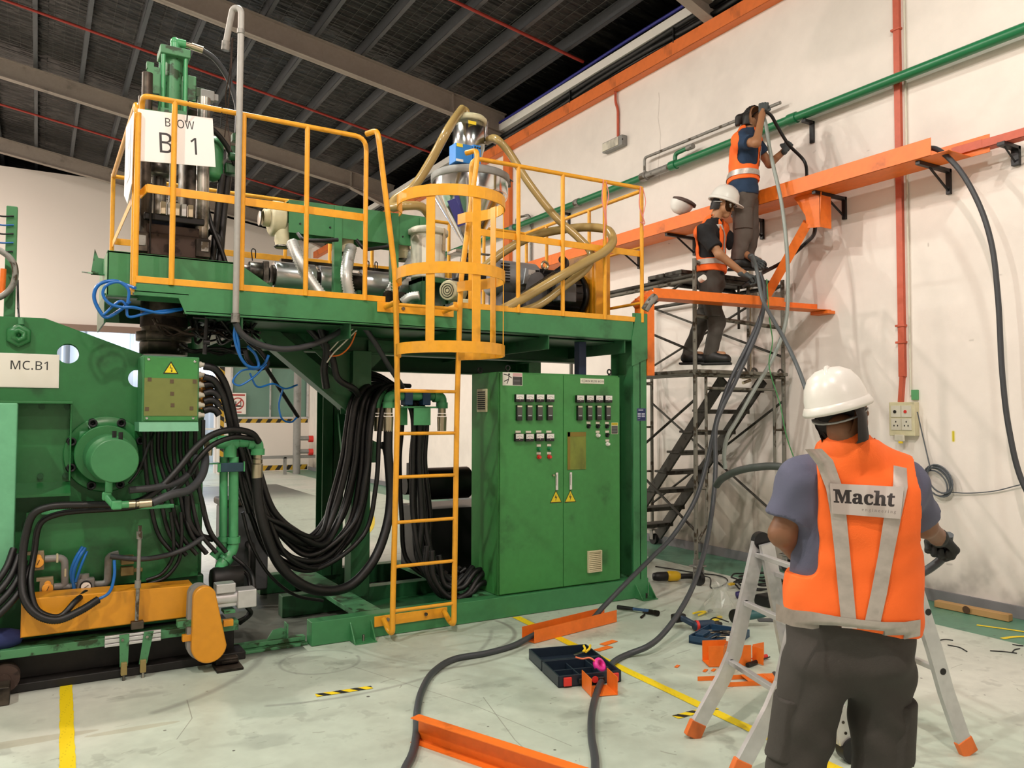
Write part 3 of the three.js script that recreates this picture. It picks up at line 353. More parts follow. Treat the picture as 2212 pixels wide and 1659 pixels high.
  const np = [4.062,1.887,-5.476]; part('name_plate', cbox([np[0], np[1], z + 0.002], 0.25, 0.044, 0.004), m.offwhite, t);
  label('name_print', [np[0], np[1], z + 0.0046], 0.244, 0.04, [0, 0, 1], 512, 84, (c, w, h) => { c.fillStyle = '#dfe0cf'; c.fillRect(0, 0, w, h); c.strokeStyle = '#4a4640'; c.lineWidth = 4; c.beginPath(); c.ellipse(66, 42, 46, 24, 0, 0, 7); c.stroke(); c.fillStyle = '#4a4640'; c.font = 'italic bold 30px serif'; c.fillText('Tahara', 24, 52); c.font = 'bold 50px monospace'; c.save(); c.translate(122, 60); c.scale(0.66, 1); c.fillText('BLOW MOLDING MACHINE', 0, 0); c.restore(); }, t);
  const ws = [3.269,1.885,-5.476]; label('danger_sticker', [ws[0], ws[1], z + 0.001], 0.185, 0.105, [0, 0, 1], 192, 112, (c, w, h) => { c.fillStyle = '#d9d8cf'; c.fillRect(0, 0, w, h); c.fillStyle = '#c9a0a0'; c.fillRect(98, 4, 90, 28); c.fillStyle = '#1a1a1a'; c.fillRect(98, 34, 90, 74); c.fillStyle = '#777'; for (let y = 42; y < 104; y += 11) c.fillRect(104, y, 70, 4); c.strokeStyle = '#222'; c.lineWidth = 7; c.beginPath(); c.moveTo(10, 16); c.lineTo(52, 24); c.lineTo(88, 48); c.moveTo(60, 26); c.lineTo(58, 58); c.lineTo(14, 78); c.moveTo(58, 58); c.lineTo(42, 98); c.stroke(); c.fillStyle = '#222'; c.beginPath(); c.arc(62, 16, 9, 0, 7); c.fill(); }, t);
  const cs = [4.303,1.483,-5.476]; label('caution_sticker', [cs[0] , cs[1], z + 0.001], 0.072, 0.1, [0, 0, 1], 96, 132, (c, w, h) => { c.fillStyle = '#cfcdb8'; c.fillRect(0, 0, w, h); c.fillStyle = '#d6c228'; c.fillRect(3, 3, 90, 28); c.fillStyle = '#222'; c.font = 'bold 17px sans-serif'; c.fillText('CAUTION', 10, 24); c.fillRect(5, 36, 86, 90); c.fillStyle = '#999'; for (let y = 44; y < 120; y += 13) c.fillRect(10, y, 74, 4); }, t);
  const lv = [4.079,.359,-5.476]; const v = part('vent_grille', [cbox([lv[0], lv[1] + 0.085, z + 0.011], 0.145, 0.012, 0.022), cbox([lv[0], lv[1] - 0.085, z + 0.011], 0.145, 0.012, 0.022), cbox([lv[0] - 0.067, lv[1], z + 0.011], 0.012, 0.17, 0.022), cbox([lv[0] + 0.067, lv[1], z + 0.011], 0.012, 0.17, 0.022), cbox([lv[0], lv[1], z + 0.002], 0.14, 0.17, 0.004)], m.cream, t);
  for (let k = 0; k < 10; k++) v.add(mesh('slat', bar([lv[0] - 0.062, lv[1] - 0.072 + k * 0.016, z + 0.012], [lv[0] + 0.062, lv[1] - 0.072 + k * 0.016, z + 0.012], 0.012, 0.004, 0, [0, 1, 1]), m.cream));
  const sv = part('vent_grille', [box(x0 - 0.016, 1.62, -5.83, x0, 1.81, -5.67)], m.cream, t); for (let k = 0; k < 10; k++) sv.add(mesh('slat', box(x0 - 0.024, 1.636 + k * 0.017, -5.815, x0 - 0.016, 1.641 + k * 0.017, -5.685, 0), m.cream)); sv.add(mesh('slot_plate', box(x0 - 0.0175, 1.635, -5.815, x0 - 0.016, 1.795, -5.685, 0), m.black));
  for (const [x, zz] of [[3.2, -5.9], [3.25, -5.52], [4.28, -5.52]]) part('lifting_eye', [new THREE.TorusGeometry(0.02, 0.007, 6, 14).translate(x, 1.975, zz), cyl([x, 1.93, zz], [x, 1.96, zz], 0.012)], m.blackMetal, t);
}
// ---------- extrusion head with its push-out cylinder ----------
{
  const t = thing('extrusion_head', 'soiled dark extrusion head with green hydraulic cylinder behind the B 1 sign', 'machine head'), x = 0.767, z = -6.2;
  part('die_barrel', lathe([[0, 2.02], [0.16, 2.02], [0.162, 2.1], [0.155, 2.115], [0.185, 2.12], [0.187, 2.18], [0.15, 2.19], [0.146, 2.45], [0.15, 2.66], [0, 2.66]], [x, 0, z], [0, 1, 0], 32), M('#8d7f70', 0.45, 0.5, { map: oily }), t);
  part('heater_band', lathe([[0.15, 2.22], [0.16, 2.22], [0.16, 2.29], [0.15, 2.29]], [x, 0, z]), m.rust, t); part('heater_band', lathe([[0.15, 2.32], [0.158, 2.32], [0.158, 2.41], [0.15, 2.41]], [x, 0, z]), m.steelDark, t);
  part('die_block', [box(0.56, 2.7, -6.46, 1.03, 2.86, -5.98, 0.012), box(0.62, 2.86, -6.42, 0.97, 2.93, -6.02, 0.01)], m.rust, t);
  part('clamp_plate', box(0.6, 2.95, -6.44, 1.0, 3.0, -6.0, 0.01), m.blackMetal, t);
  for (const [bx, c] of [[0.575, -5.97], [0.985, -5.97]]) { part('tie_bracket', cbox([bx, 2.78, c], 0.1, 0.13, 0.03, 0.006), m.steelDark, t); part('bracket_tag', cbox([bx + 0.01, 2.79, c + 0.018], 0.05, 0.07, 0.006, 0.002), m.galv, t); }
  part('tie_column', cyl([0.61, 2.7, -6.06], [0.61, 4.0, -6.06], 0.036), m.steelDark, t); part('tie_column', cyl([0.99, 2.8, -6.06], [0.99, 3.9, -6.06], 0.045), m.steel, t);
  part('tie_column', cyl([0.62, 2.7, -6.4], [0.62, 3.95, -6.4], 0.036), m.steelDark, t); part('tie_column', cyl([0.96, 2.7, -6.4], [0.96, 3.9, -6.4], 0.06), m.steelDark, t);
  part('guide_rod', cyl([0.78, 2.98, -6.04], [0.78, 3.6, -6.04], 0.02), m.chrome, t); part('guide_rod', cyl([0.84, 2.98, -6.04], [0.84, 3.6, -6.04], 0.018), m.alu, t);
  part('push_rod', [cyl([0.71, 3.0, -6.2], [0.71, 3.45, -6.2], 0.055), lathe([[0.055, 0], [0.11, 0.02], [0.11, 0.1], [0.06, 0.14]], [0.71, 3.3, -6.2])], m.steel, t);
  for (let k = 0; k < 5; k++) part('clamp_block', cbox([0.72 + k * 0.045, 3.04, -6.0], 0.034, 0.09, 0.05, 0.004), k % 2 ? m.alu : m.nickel, t);
  part('yoke_plate', box(0.58, 3.66, -6.46, 1.02, 3.72, -5.98, 0.008), m.green, t);
  const c = part('cylinder_tube', lathe([[0, 3.72], [0.062, 3.72], [0.062, 4.2], [0, 4.2]], [0.795, 0, -6.2], [0, 1, 0], 24), m.greenWorn, t);
  for (const [dx, dz] of [[-0.075, 0.075], [0.075, 0.075], [-0.075, -0.075], [0.075, -0.075]]) part('tie_rod', cyl([0.795 + dx, 3.72, -6.2 + dz], [0.795 + dx, 4.22, -6.2 + dz], 0.014), m.greenBright, t);
  part('cylinder_cap', box(0.695, 4.19, -6.3, 0.9, 4.255, -6.1, 0.008), m.greenWorn, t); part('cylinder_foot', box(0.7, 3.72, -6.29, 0.89, 3.8, -6.11, 0.008), m.greenWorn, t);
  part('port_elbow', [cyl([0.8, 4.25, -6.16], [0.8, 4.32, -6.16], 0.034), ball([0.8, 4.31, -6.16], 0.036), cyl([0.8, 4.31, -6.16], [0.87, 4.31, -6.16], 0.032)], m.greenBright, t);
  part('port_coupling', [cyl([0.87, 4.31, -6.16], [0.91, 4.308, -6.16], 0.022, 0.022, 6), cyl([0.91, 4.308, -6.16], [0.99, 4.298, -6.16], 0.026)], m.nickel, t);
  part('side_frame', [prism([[0.6, 3.74], [0.63, 3.9], [0.7, 3.9], [0.7, 4.09], [0.63, 4.09], [0.6, 4.02]], -6.3, -6.14), cbox([0.64, 4.11, -6.2], 0.05, 0.05, 0.05)], m.greenWorn, t);
  part('side_frame', [box(0.89, 3.9, -6.3, 0.95, 4.09, -6.16, 0.006), cbox([0.98, 3.98, -6.2], 0.06, 0.07, 0.07)], m.greenWorn, t);
  part('proximity_valve', [cbox([1.03, 3.97, -6.2], 0.1, 0.08, 0.08, 0.008), cbox([1.09, 3.97, -6.2], 0.04, 0.05, 0.05), cbox([1.0, 3.9, -6.2], 0.08, 0.05, 0.07)], m.grey, t);
  part('accumulator', [lathe([[0, 3.36], [0.06, 3.38], [0.075, 3.42], [0.075, 3.64], [0.05, 3.7], [0, 3.71]], [1.1, 0, -6.3])], m.green, t);
  part('manifold', [cbox([1.24, 3.6, -6.28], 0.08, 0.1, 0.08, 0.01), cbox([1.23, 3.47, -6.28], 0.1, 0.08, 0.09, 0.01), cyl([1.2, 3.55, -6.2], [1.28, 3.55, -6.2], 0.03), cbox([1.26, 3.72, -6.28], 0.06, 0.06, 0.06)], m.greenDark, t);
  part('sensor_rod', [cyl([0.64, 2.55, -5.98], [0.64, 3.2, -5.98], 0.006), cyl([0.66, 2.95, -5.97], [0.66, 3.25, -5.97], 0.005)], m.black, t);
  one('hydraulic_hose', 'grey hose arching from the topmost cylinder elbow behind the conduit', 'hose', hose([[0.98, 4.3, -6.16], [1.08, 4.27, -6.2], [1.19, 4.17, -6.26], [1.27, 3.98, -6.3], [1.27, 3.76, -6.28]], 0.021), m.rubberGrey);
  one('hydraulic_hose', 'black hose from the cylinder foot passing behind the B 1 sign', 'hose', hose([[0.88, 3.76, -6.12], [1.05, 3.72, -6.14], [1.18, 3.62, -6.2], [1.25, 3.5, -6.24]], 0.02), m.rubber);
  const hz = [[[1.165,3.423,-6.272], [1.145,3.176,-6.295], [1.099,2.709,-6.286]], [[1.212,3.42,-6.303], [1.187,3.118,-6.331], [1.159,2.736,-6.307]], [[1.027,3.199,-6.19], [1.066,2.988,-6.118], [1.128,2.817,-6.089], [1.171,2.681,-6.069]], [[1.073,2.959,-6.406], [1.156,3.118,-6.35], [1.206,3.225,-6.315]], [[1.044,2.919,-6.309], [1.085,2.971,-6.282], [1.14,2.936,-6.251], [1.153,2.849,-6.247]]];
  ['upright leftmost', 'upright rightmost', 'crossing low to the deck', 'slanting up right', 'in a small arch'].forEach((s, i) => one('machine_hose', 'black hose ' + s + ' beside the head, right of its tan column', 'hose', hose(hz[i], [0.026, 0.03, 0.018, 0.008, 0.022][i]), m.rubber));
  one('loose_wire', 'brown wires hanging from the conduit outlet', 'wire', [hose([[1.095,4.202,-5.638], [1.106,4.005,-5.758], [1.105,3.882,-5.88], [1.15,3.652,-5.98], [1.167,3.516,-5.976]], 0.004, 5), hose([[1.101,4.202,-5.635], [1.112,3.94,-5.757], [1.121,3.782,-5.875], [1.124,3.618,-5.997]], 0.004, 5)], m.rust);
}
// ---------- galvanised conduit riser ----------
{
  const t = thing('conduit_riser', 'tall grey conduit with a swan-neck outlet strapped to the railing', 'pipe'), z = -5.395;
  part('riser', pipe([[1.1, 2.22, z], [1.105, 4.3, z], [1.06, 4.32, z - 0.05], [1.03, 4.08, z - 0.12]], 0.021, 0.07, 12), M('#a9a7a2', 0.5, 0.1, { map: grime }), t);
  part('socket', [cyl([1.03, 4.05, z - 0.125], [1.033, 4.11, z - 0.115], 0.027), cyl([1.099, 2.2, z], [1.1, 2.26, z], 0.028), cyl([1.103, 4.13, z], [1.104, 4.16, z], 0.025)], m.galv, t);
  for (const y of [2.75, 3.45]) part('strap', bar([1.09, y, z - 0.02], [1.15, y, z - 0.07], 0.018, 0.012), m.galv, t);
}
// ---------- extruder barrel ----------
{
  const t = thing('extruder_barrel', 'long silver extruder barrel lying along the deck', 'extruder'), z = -6.75, y = 2.77;
  part('barrel', cyl([1.66, y, z], [3.5, y, z], 0.085, 0.085, 20), m.steelDark, t);
  for (const [a, b] of [[1.68, 2.02], [2.06, 2.32], [2.44, 2.72], [2.78, 3.05], [3.1, 3.4]]) part('heat_shield', lathe([[0.09, 0], [0.12, 0.004], [0.12, b - a - 0.004], [0.09, b - a]], [a, y, z], [1, 0, 0], 20), m.shield, t);
  part('adapter', [lathe([[0, 0], [0.07, 0.004], [0.07, 0.05], [0.095, 0.055], [0.095, 0.15], [0.06, 0.155], [0.06, 0.22], [0, 0.22]], [1.42, y, z], [1, 0, 0], 20), cbox([1.6, y, z], 0.05, 0.2, 0.16, 0.008)], m.steel, t);
  for (const x of [1.63, 2.4, 3.08]) { part('saddle', [box(x - 0.02, 2.418, z - 0.1, x + 0.02, y - 0.08, z + 0.1, 0.006)], m.greenDark, t); }
  part('cable_duct', bar([1.75, y + 0.14, z - 0.06], [3.3, y + 0.14, z - 0.06], 0.06, 0.03), m.steelDark, t);
  for (const x of [1.5, 1.85, 1.93, 2.5, 2.58, 3.12]) part('thermocouple', hose([[x, y + 0.1, z + 0.02], [x - 0.01, y + 0.19, z + 0.03], [x + 0.03, y + 0.2, z - 0.02], [x + 0.04, y + 0.14, z - 0.05]], 0.005, 5), m.black, t);
  part('air_stub', cyl([2.55, 2.6, -6.35], [2.75, 2.62, -6.5], 0.06), m.steelDark, t);
}
// ---------- cooling air duct box with blowers ----------
{
  const t = thing('blower_box', 'long green sheet-metal air box on uprights with cream blowers', 'blower'), z = -6.4;
  part('panel', prism([[1.707,3.338,-6.4], [2.929,3.352,-6.4], [2.8,3.077,-6.4], [1.709,3.07,-6.4]].map((p) => [p[0], p[1]]), z - 0.008, z), m.green, t);
  part('panel', [box(1.71, 3.33, z - 0.3, 2.92, 3.34, z - 0.008), box(1.71, 3.08, z - 0.3, 2.86, 3.335, z - 0.292)], m.green, t);
  for (const x of [(2.118), (2.626), (2.890)]) part('upright', box(x - 0.034, 2.42, z - 0.05, x + 0.034, 3.34, z + 0.012, 0.004), m.green, t);
  for (const [px] of [[1.8], [2.05], [2.35], [2.7]]) part('bolt', cyl([px, 3.15, z], [px, 3.15, z + 0.008], 0.008, 0.008, 6), m.black, t);
  for (const x of [1.65, 2.2, 2.72]) { const b = part('blower', [lathe([[0, 0], [0.12, 0], [0.145, 0.02], [0.145, 0.1], [0.12, 0.12], [0, 0.12]], [x - 0.06, 3.2, z - 0.15], [1, 0, 0], 22), lathe([[0.055, 0.2], [0.06, 0.05], [0.052, 0.03], [0.058, 0]], [x + 0.03, 2.96, z - 0.1])], m.cream, t); b.add(mesh('intake_ring', lathe([[0.055, 0], [0.072, 0.005], [0.072, 0.05], [0.06, 0.05], [0.045, 0.02]], [x - 0.115, 3.2, z - 0.15], [1, 0, 0], 18), m.cream)); b.add(mesh('damper_disc', lathe([[0, 0], [0.06, 0.002], [0.06, 0.01], [0, 0.014]], [x - 0.145, 3.19, z - 0.15], [1, 0, 0], 18), m.steel)); b.add(mesh('clamp', lathe([[0.056, 0], [0.064, 0.004], [0.064, 0.016], [0.056, 0.02]], [x + 0.03, 2.955, z - 0.1]), m.steel)); }
  const ds = [[[1.713,2.975,-6.316], [1.746,2.836,-6.244], [1.808,2.696,-6.213], [1.905,2.542,-6.162]], [[2.237,3.011,-6.409], [2.183,2.875,-6.331], [2.142,2.723,-6.246], [2.168,2.571,-6.237]], [[2.81,3.042,-6.474], [2.799,2.95,-6.427], [2.705,2.831,-6.371], [2.665,2.791,-6.397], [2.591,2.63,-6.448]]];
  ['left', 'middle', 'right'].forEach((s, i) => one('flexible_duct', 'crumpled silver flexible duct under the ' + s + ' cream blower', 'duct', ribbed(ds[i], 0.052, 0.024, 0.009), m.duct));
  one('flexible_duct', 'short silver flexible duct lying on the deck inside the ladder cage', 'duct', ribbed([[2.579,2.527,-6.111], [2.634,2.573,-6.076], [2.7,2.585,-6.036]], 0.042, 0.016, 0.007), m.duct);
  one('blower_cable', 'black cable sagging below the green air box', 'cable', [hose([[1.739,3.031,-6.239], [1.767,2.972,-6.167], [1.892,2.975,-6.151], [2.043,3.004,-6.176]], 0.016), hose([[2.205,3.025,-6.194], [2.262,2.957,-6.164], [2.379,2.978,-6.209], [2.532,3.022,-6.233]], 0.016)], m.rubber);
}
// ---------- hopper, vacuum receiver, drum ----------
{
  const x = 3.39, z = -6.45;
  let t = thing('hopper', 'polished steel conical material hopper above the barrel', 'hopper');
  part('cone', lathe([[0.05, 3.1], [0.06, 3.16], [0.345, 3.6], [0.35, 3.62], [0.35, 3.76], [0.34, 3.76], [0.335, 3.61], [0.045, 3.14]], [x, 0, z], [0, 1, 0], 40), m.chrome, t);
  part('rim', lathe([[0.345, 3.74], [0.365, 3.745], [0.365, 3.8], [0.34, 3.815], [0, 3.83]], [x, 0, z], [0, 1, 0], 40), m.grey, t);
  part('slide_gate', [cbox([3.33, 3.08, z], 0.26, 0.03, 0.18, 0.004), cbox([3.5, 3.08, z + 0.05], 0.14, 0.012, 0.05)], m.steel, t); part('neck', [cyl([3.38, 2.87, z], [3.38, 3.1, z], 0.1, 0.06), cbox([3.38, 2.88, z], 0.24, 0.08, 0.24, 0.008)], m.blackMetal, t);
  part('latch', [cbox([x + 0.36, 3.77, z + 0.08], 0.04, 0.07, 0.03), bar([x + 0.2, 3.83, z + 0.2], [x + 0.4, 3.79, z + 0.1], 0.012)], m.steel, t);
  part('sight_strip', bar([3.1, 3.5, z + 0.31 - 0.115], [3.24, 3.3, z + 0.13], 0.08, 0.006, 0, [-0.6, -0.5, 1]), M('#4a4a96', 0.3), t);
  part('grey_cable', hose([[3.059,3.594,-5.893], [3.05,3.366,-5.85], [3.038,3.133,-5.868], [3.038,2.911,-5.936], [3.007,2.755,-5.962]], 0.008, 6), m.grey, t);
  t = thing('vacuum_receiver', 'small steel vacuum receiver with cream lid on top of the hopper', 'receiver');
  part('body', lathe([[0, 3.83], [0.1, 3.83], [0.1, 3.9], [0.148, 4.06], [0.148, 4.3], [0, 4.3]], [3.37, 0, z], [0, 1, 0], 32), m.inox, t);
  part('lid', lathe([[0.148, 4.29], [0.168, 4.295], [0.17, 4.325], [0.15, 4.345], [0.04, 4.365], [0, 4.365]], [3.37, 0, z], [0, 1, 0], 32), m.cream, t);
  part('clip', [bar([3.515, 4.14, z + 0.06], [3.53, 4.33, z + 0.06], 0.02, 0.012), cbox([3.52, 4.15, z + 0.06], 0.03, 0.04, 0.03)], m.chrome, t); part('yellow_tag', cbox([3.33, 4.25, z + 0.146], 0.08, 0.03, 0.004, 0), m.yellowBright, t);
  part('elbow', pipe([[3.35, 4.36, z], [3.35, 4.42, z], [3.29, 4.42, z]], 0.03, 0.05), m.brownHose, t); part('outlet', cyl([3.5, 4.17, z], [3.58, 4.17, z], 0.036), m.brownHose, t);
  t = thing('control_box', 'bright blue control box with three dials on the hopper lid', 'box');
  part('case', box(3.11, 3.83, -6.33, 3.28, 4.0, -6.2, 0.006), m.blue, t); part('case', box(3.28, 3.83, -6.34, 3.36, 4.01, -6.19, 0.006), m.blue, t, 'raised blue terminal section');
  for (let k = 0; k < 3; k++) part('dial', cyl([3.3 + k * 0.024, 3.985, -6.19], [3.3 + k * 0.024, 3.985, -6.183], 0.008), m.black, t);
  part('keyhole', cbox([3.32, 3.94, -6.187], 0.014, 0.026, 0.006), m.black, t); part('switch_plate', cbox([3.32, 3.89, -6.187], 0.04, 0.05, 0.006), m.grey, t); part('yellow_tag', cbox([3.15, 3.98, -6.198], 0.06, 0.03, 0.004, 0), m.yellowBright, t); part('white_tag', [cbox([3.15, 3.845, -6.198], 0.07, 0.022, 0.004, 0), cbox([3.32, 3.845, -6.187], 0.04, 0.022, 0.004, 0)], m.white, t);
  t = thing('drum', 'cream lidded filter drum left of the hopper', 'drum');
  part('barrel', lathe([[0, 2.78], [0.148, 2.78], [0.15, 2.8], [0.156, 3.18], [0, 3.18]], [2.92, 0, -6.35], [0, 1, 0], 32), m.offwhite, t); part('lid', lathe([[0.156, 3.17], [0.178, 3.175], [0.178, 3.215], [0.15, 3.235], [0, 3.245]], [2.92, 0, -6.35], [0, 1, 0], 32), m.offwhite, t);
  part('clip', [bar([3.0, 3.06, -6.2], [3.0, 3.22, -6.195], 0.024, 0.012), cbox([3.0, 3.05, -6.2], 0.03, 0.06, 0.02)], m.nickel, t); part('stand', [box(2.8, 2.42, -6.5, 2.83, 2.78, -6.2), box(3.02, 2.42, -6.5, 3.05, 2.78, -6.2), box(2.8, 2.74, -6.5, 3.05, 2.78, -6.2)], m.greenDark, t);
  t = thing('blower_motor', 'small cream electric motor with round fan cowl seen through the cage', 'motor');
  part('fan_cowl', lathe([[0, 0], [0.078, 0.002], [0.088, 0.012], [0.09, 0.1], [0.085, 0.2], [0, 0.2]], [2.98, 2.66, -6.08], [0.75, 0.05, -0.5], 24), m.cream, t);
  part('fan_guard', [0.02, 0.04, 0.06].map((r) => new THREE.TorusGeometry(r, 0.003, 5, 20).applyMatrix4(frame([0.75, 0.05, -0.5])).translate(2.977, 2.66, -6.078)), m.black, t);
  part('terminal_box', [cbox([3.18, 2.56, -6.1], 0.16, 0.07, 0.1, 0.008), cyl([3.04, 2.54, -6.08], [3.13, 2.545, -6.1], 0.024)], m.cream, t); part('base', box(3.02, 2.42, -6.25, 3.26, 2.56, -6.06, 0.006), m.grey, t);
}
// ---------- drive motors and belt guard ----------
{
  let t = thing('drive_motor', 'grey rounded drive motor left of the larger black motor', 'motor'); const y = 2.93, z = -6.7;
  part('housing', lathe([[0, 0], [0.14, 0], [0.175, 0.03], [0.18, 0.12], [0.18, 0.5], [0.15, 0.54], [0, 0.54]], [3.72, y, z], [1, 0, 0], 32), m.motor, t);
  part('vent_slots', Array.from({ length: 7 }, (_, k) => box(3.76, y - 0.06 + k * 0.028, z + 0.165, 3.86, y - 0.05 + k * 0.028, z + 0.185, 0)), m.black, t);
  part('terminal_cover', prism([[3.99, 2.86], [4.26, 2.86], [4.2, 3.02], [4.02, 3.02]], z + 0.15, z + 0.21, [], 0.006), m.motor, t); part('rating_plate', cbox([4.1, 2.98, z + 0.212], 0.1, 0.05, 0.003, 0), m.alu, t); part('foot', box(3.8, 2.42, z - 0.14, 4.2, 2.78, z + 0.14, 0.01), m.greyDark, t);
  t = thing('drive_motor', 'large black finned drive motor before the yellow belt guard', 'motor'); const Y = 2.72, Z = -6.12;
  part('housing', cyl([3.9, Y, Z], [4.3, Y, Z], 0.19, 0.19, 28), m.blackMetal, t);
  for (let k = 0; k < 18; k++) { const a = k / 18 * 2 * PI, c = Math.cos(a), s = Math.sin(a); part('fin', bar([3.92, Y + s * 0.2, Z + c * 0.2], [4.28, Y + s * 0.2, Z + c * 0.2], 0.006, 0.04, 0, [0, s, c]), m.blackMetal, t); }
  part('end_bell', lathe([[0, 0], [0.2, 0.01], [0.21, 0.05], [0.16, 0.1], [0, 0.12]], [4.3, Y, Z], [1, 0, 0], 28), m.blackMetal, t); part('terminal_box', cbox([4.06, Y - 0.02, Z + 0.23], 0.2, 0.17, 0.1, 0.01), m.greyDark, t);
  part('lifting_eye', [new THREE.TorusGeometry(0.034, 0.012, 8, 16).translate(4.0, Y + 0.26, Z), cyl([4.0, Y + 0.18, Z], [4.0, Y + 0.235, Z], 0.018)], m.nickel, t);
  part('foot', [box(3.92, 2.42, Z - 0.2, 4.28, 2.5, Z + 0.2, 0.006), ...[3.94, 4.1, 4.24].map((x) => cbox([x, 2.45, Z + 0.24], 0.06, 0.05, 0.06))], m.steelDark, t);
  t = thing('belt_guard', 'tall yellow sheet-metal belt guard at the right platform end', 'guard');
  part('cover', [prismX([[-5.86, 2.42], [-5.86, 3.11], [-6.3, 3.11], [-6.75, 2.95], [-6.75, 2.42]], 4.39, 4.56, 0.006)], m.yellowDirty, t); part('side_flange', [prismX([[-5.9, 2.42], [-5.9, 3.09], [-6.3, 3.09], [-6.72, 2.93], [-6.72, 2.42]], 4.38, 4.388)], m.yellowDirty, t);
  one('suction_pipe', 'shiny steel suction pipe with black rubber end on the motors', 'pipe', [cyl([3.3, 2.46, -5.75], [3.95, 2.86, -5.85], 0.034)], m.chrome);
  one('rubber_sleeve', 'black rubber sleeve bent over the shiny suction pipe end', 'hose', hose([[3.93, 2.85, -5.847], [4.02, 2.91, -5.86], [4.09, 2.98, -5.92], [4.11, 3.03, -6.0]], 0.037, 10), m.black);
}
{ // ---------- material hoses ----------
  const mk = (name, s, pts, r, rib) => one(name, s, 'hose', rib ? ribbed(pts, r, 0.014, 0.003) : hose(pts, r, 10), m.brownHose);
  mk('material_hose', 'brown material hose dropping left from the receiver lid to the drum', [[3.3, 4.42, -6.45], [2.93,4.002,-6.01], [2.826,3.767,-6.083], [2.695,3.531,-6.171], [2.549,3.412,-6.205], [2.489,3.323,-6.128], [2.539,3.305,-5.983], [2.697,3.323,-6.004], [2.808,3.268,-6.08], [2.93, 3.24, -6.35]], 0.038);
  mk('material_hose', 'tan material hose running down right from the receiver outlet', [[3.56, 4.17, -6.45], [3.474,4.055,-6.091], [3.561,3.947,-6.044], [3.696,3.655,-5.918], [3.886,3.334,-5.761], [4.035,3.139,-5.623], [4.095,3.007,-5.535], [4.014,2.868,-5.473], [3.813,2.705,-5.483], [3.517,2.498,-5.494], [3.361,2.435,-5.532]], 0.036, true);
  mk('material_hose', 'tan material hose looping at the right railing and back down', [[3.34,2.887,-6.107], [3.538,3.05,-6.098], [3.82,3.217,-6.039], [4.035,3.275,-5.908], [4.192,3.275,-5.698], [4.28,3.223,-5.531], [4.255,3.107,-5.435], [4.137,2.998,-5.393], [3.934,2.884,-5.403], [3.645,2.719,-5.408], [3.276,2.497,-5.463], [3.093,2.398,-5.518]], 0.04, true);
  for (const [x, s, px] of [[4.177, 'second post from the right', 0], [4.59, 'right corner post', 0.07]]) one('twine', 'pink twine tied to the railing at the ' + s, 'twine', [hose([[x - 0.03, 3.63, ZF + 0.02], [x - 0.05, 3.45, ZF + 0.03], [x - 0.02 + px * 0.4, 3.3, ZF + 0.03], [x - 0.04, 3.1 + px * 3, ZF + 0.03]], 0.005, 5), hose([[x, 3.62, ZF + 0.02], [x + 0.02, 3.5, ZF + 0.03], [x - 0.01, 3.36, ZF + 0.03], [x, 3.24, ZF + 0.03]], 0.004, 5)], M('#e58f88', 0.7));
}
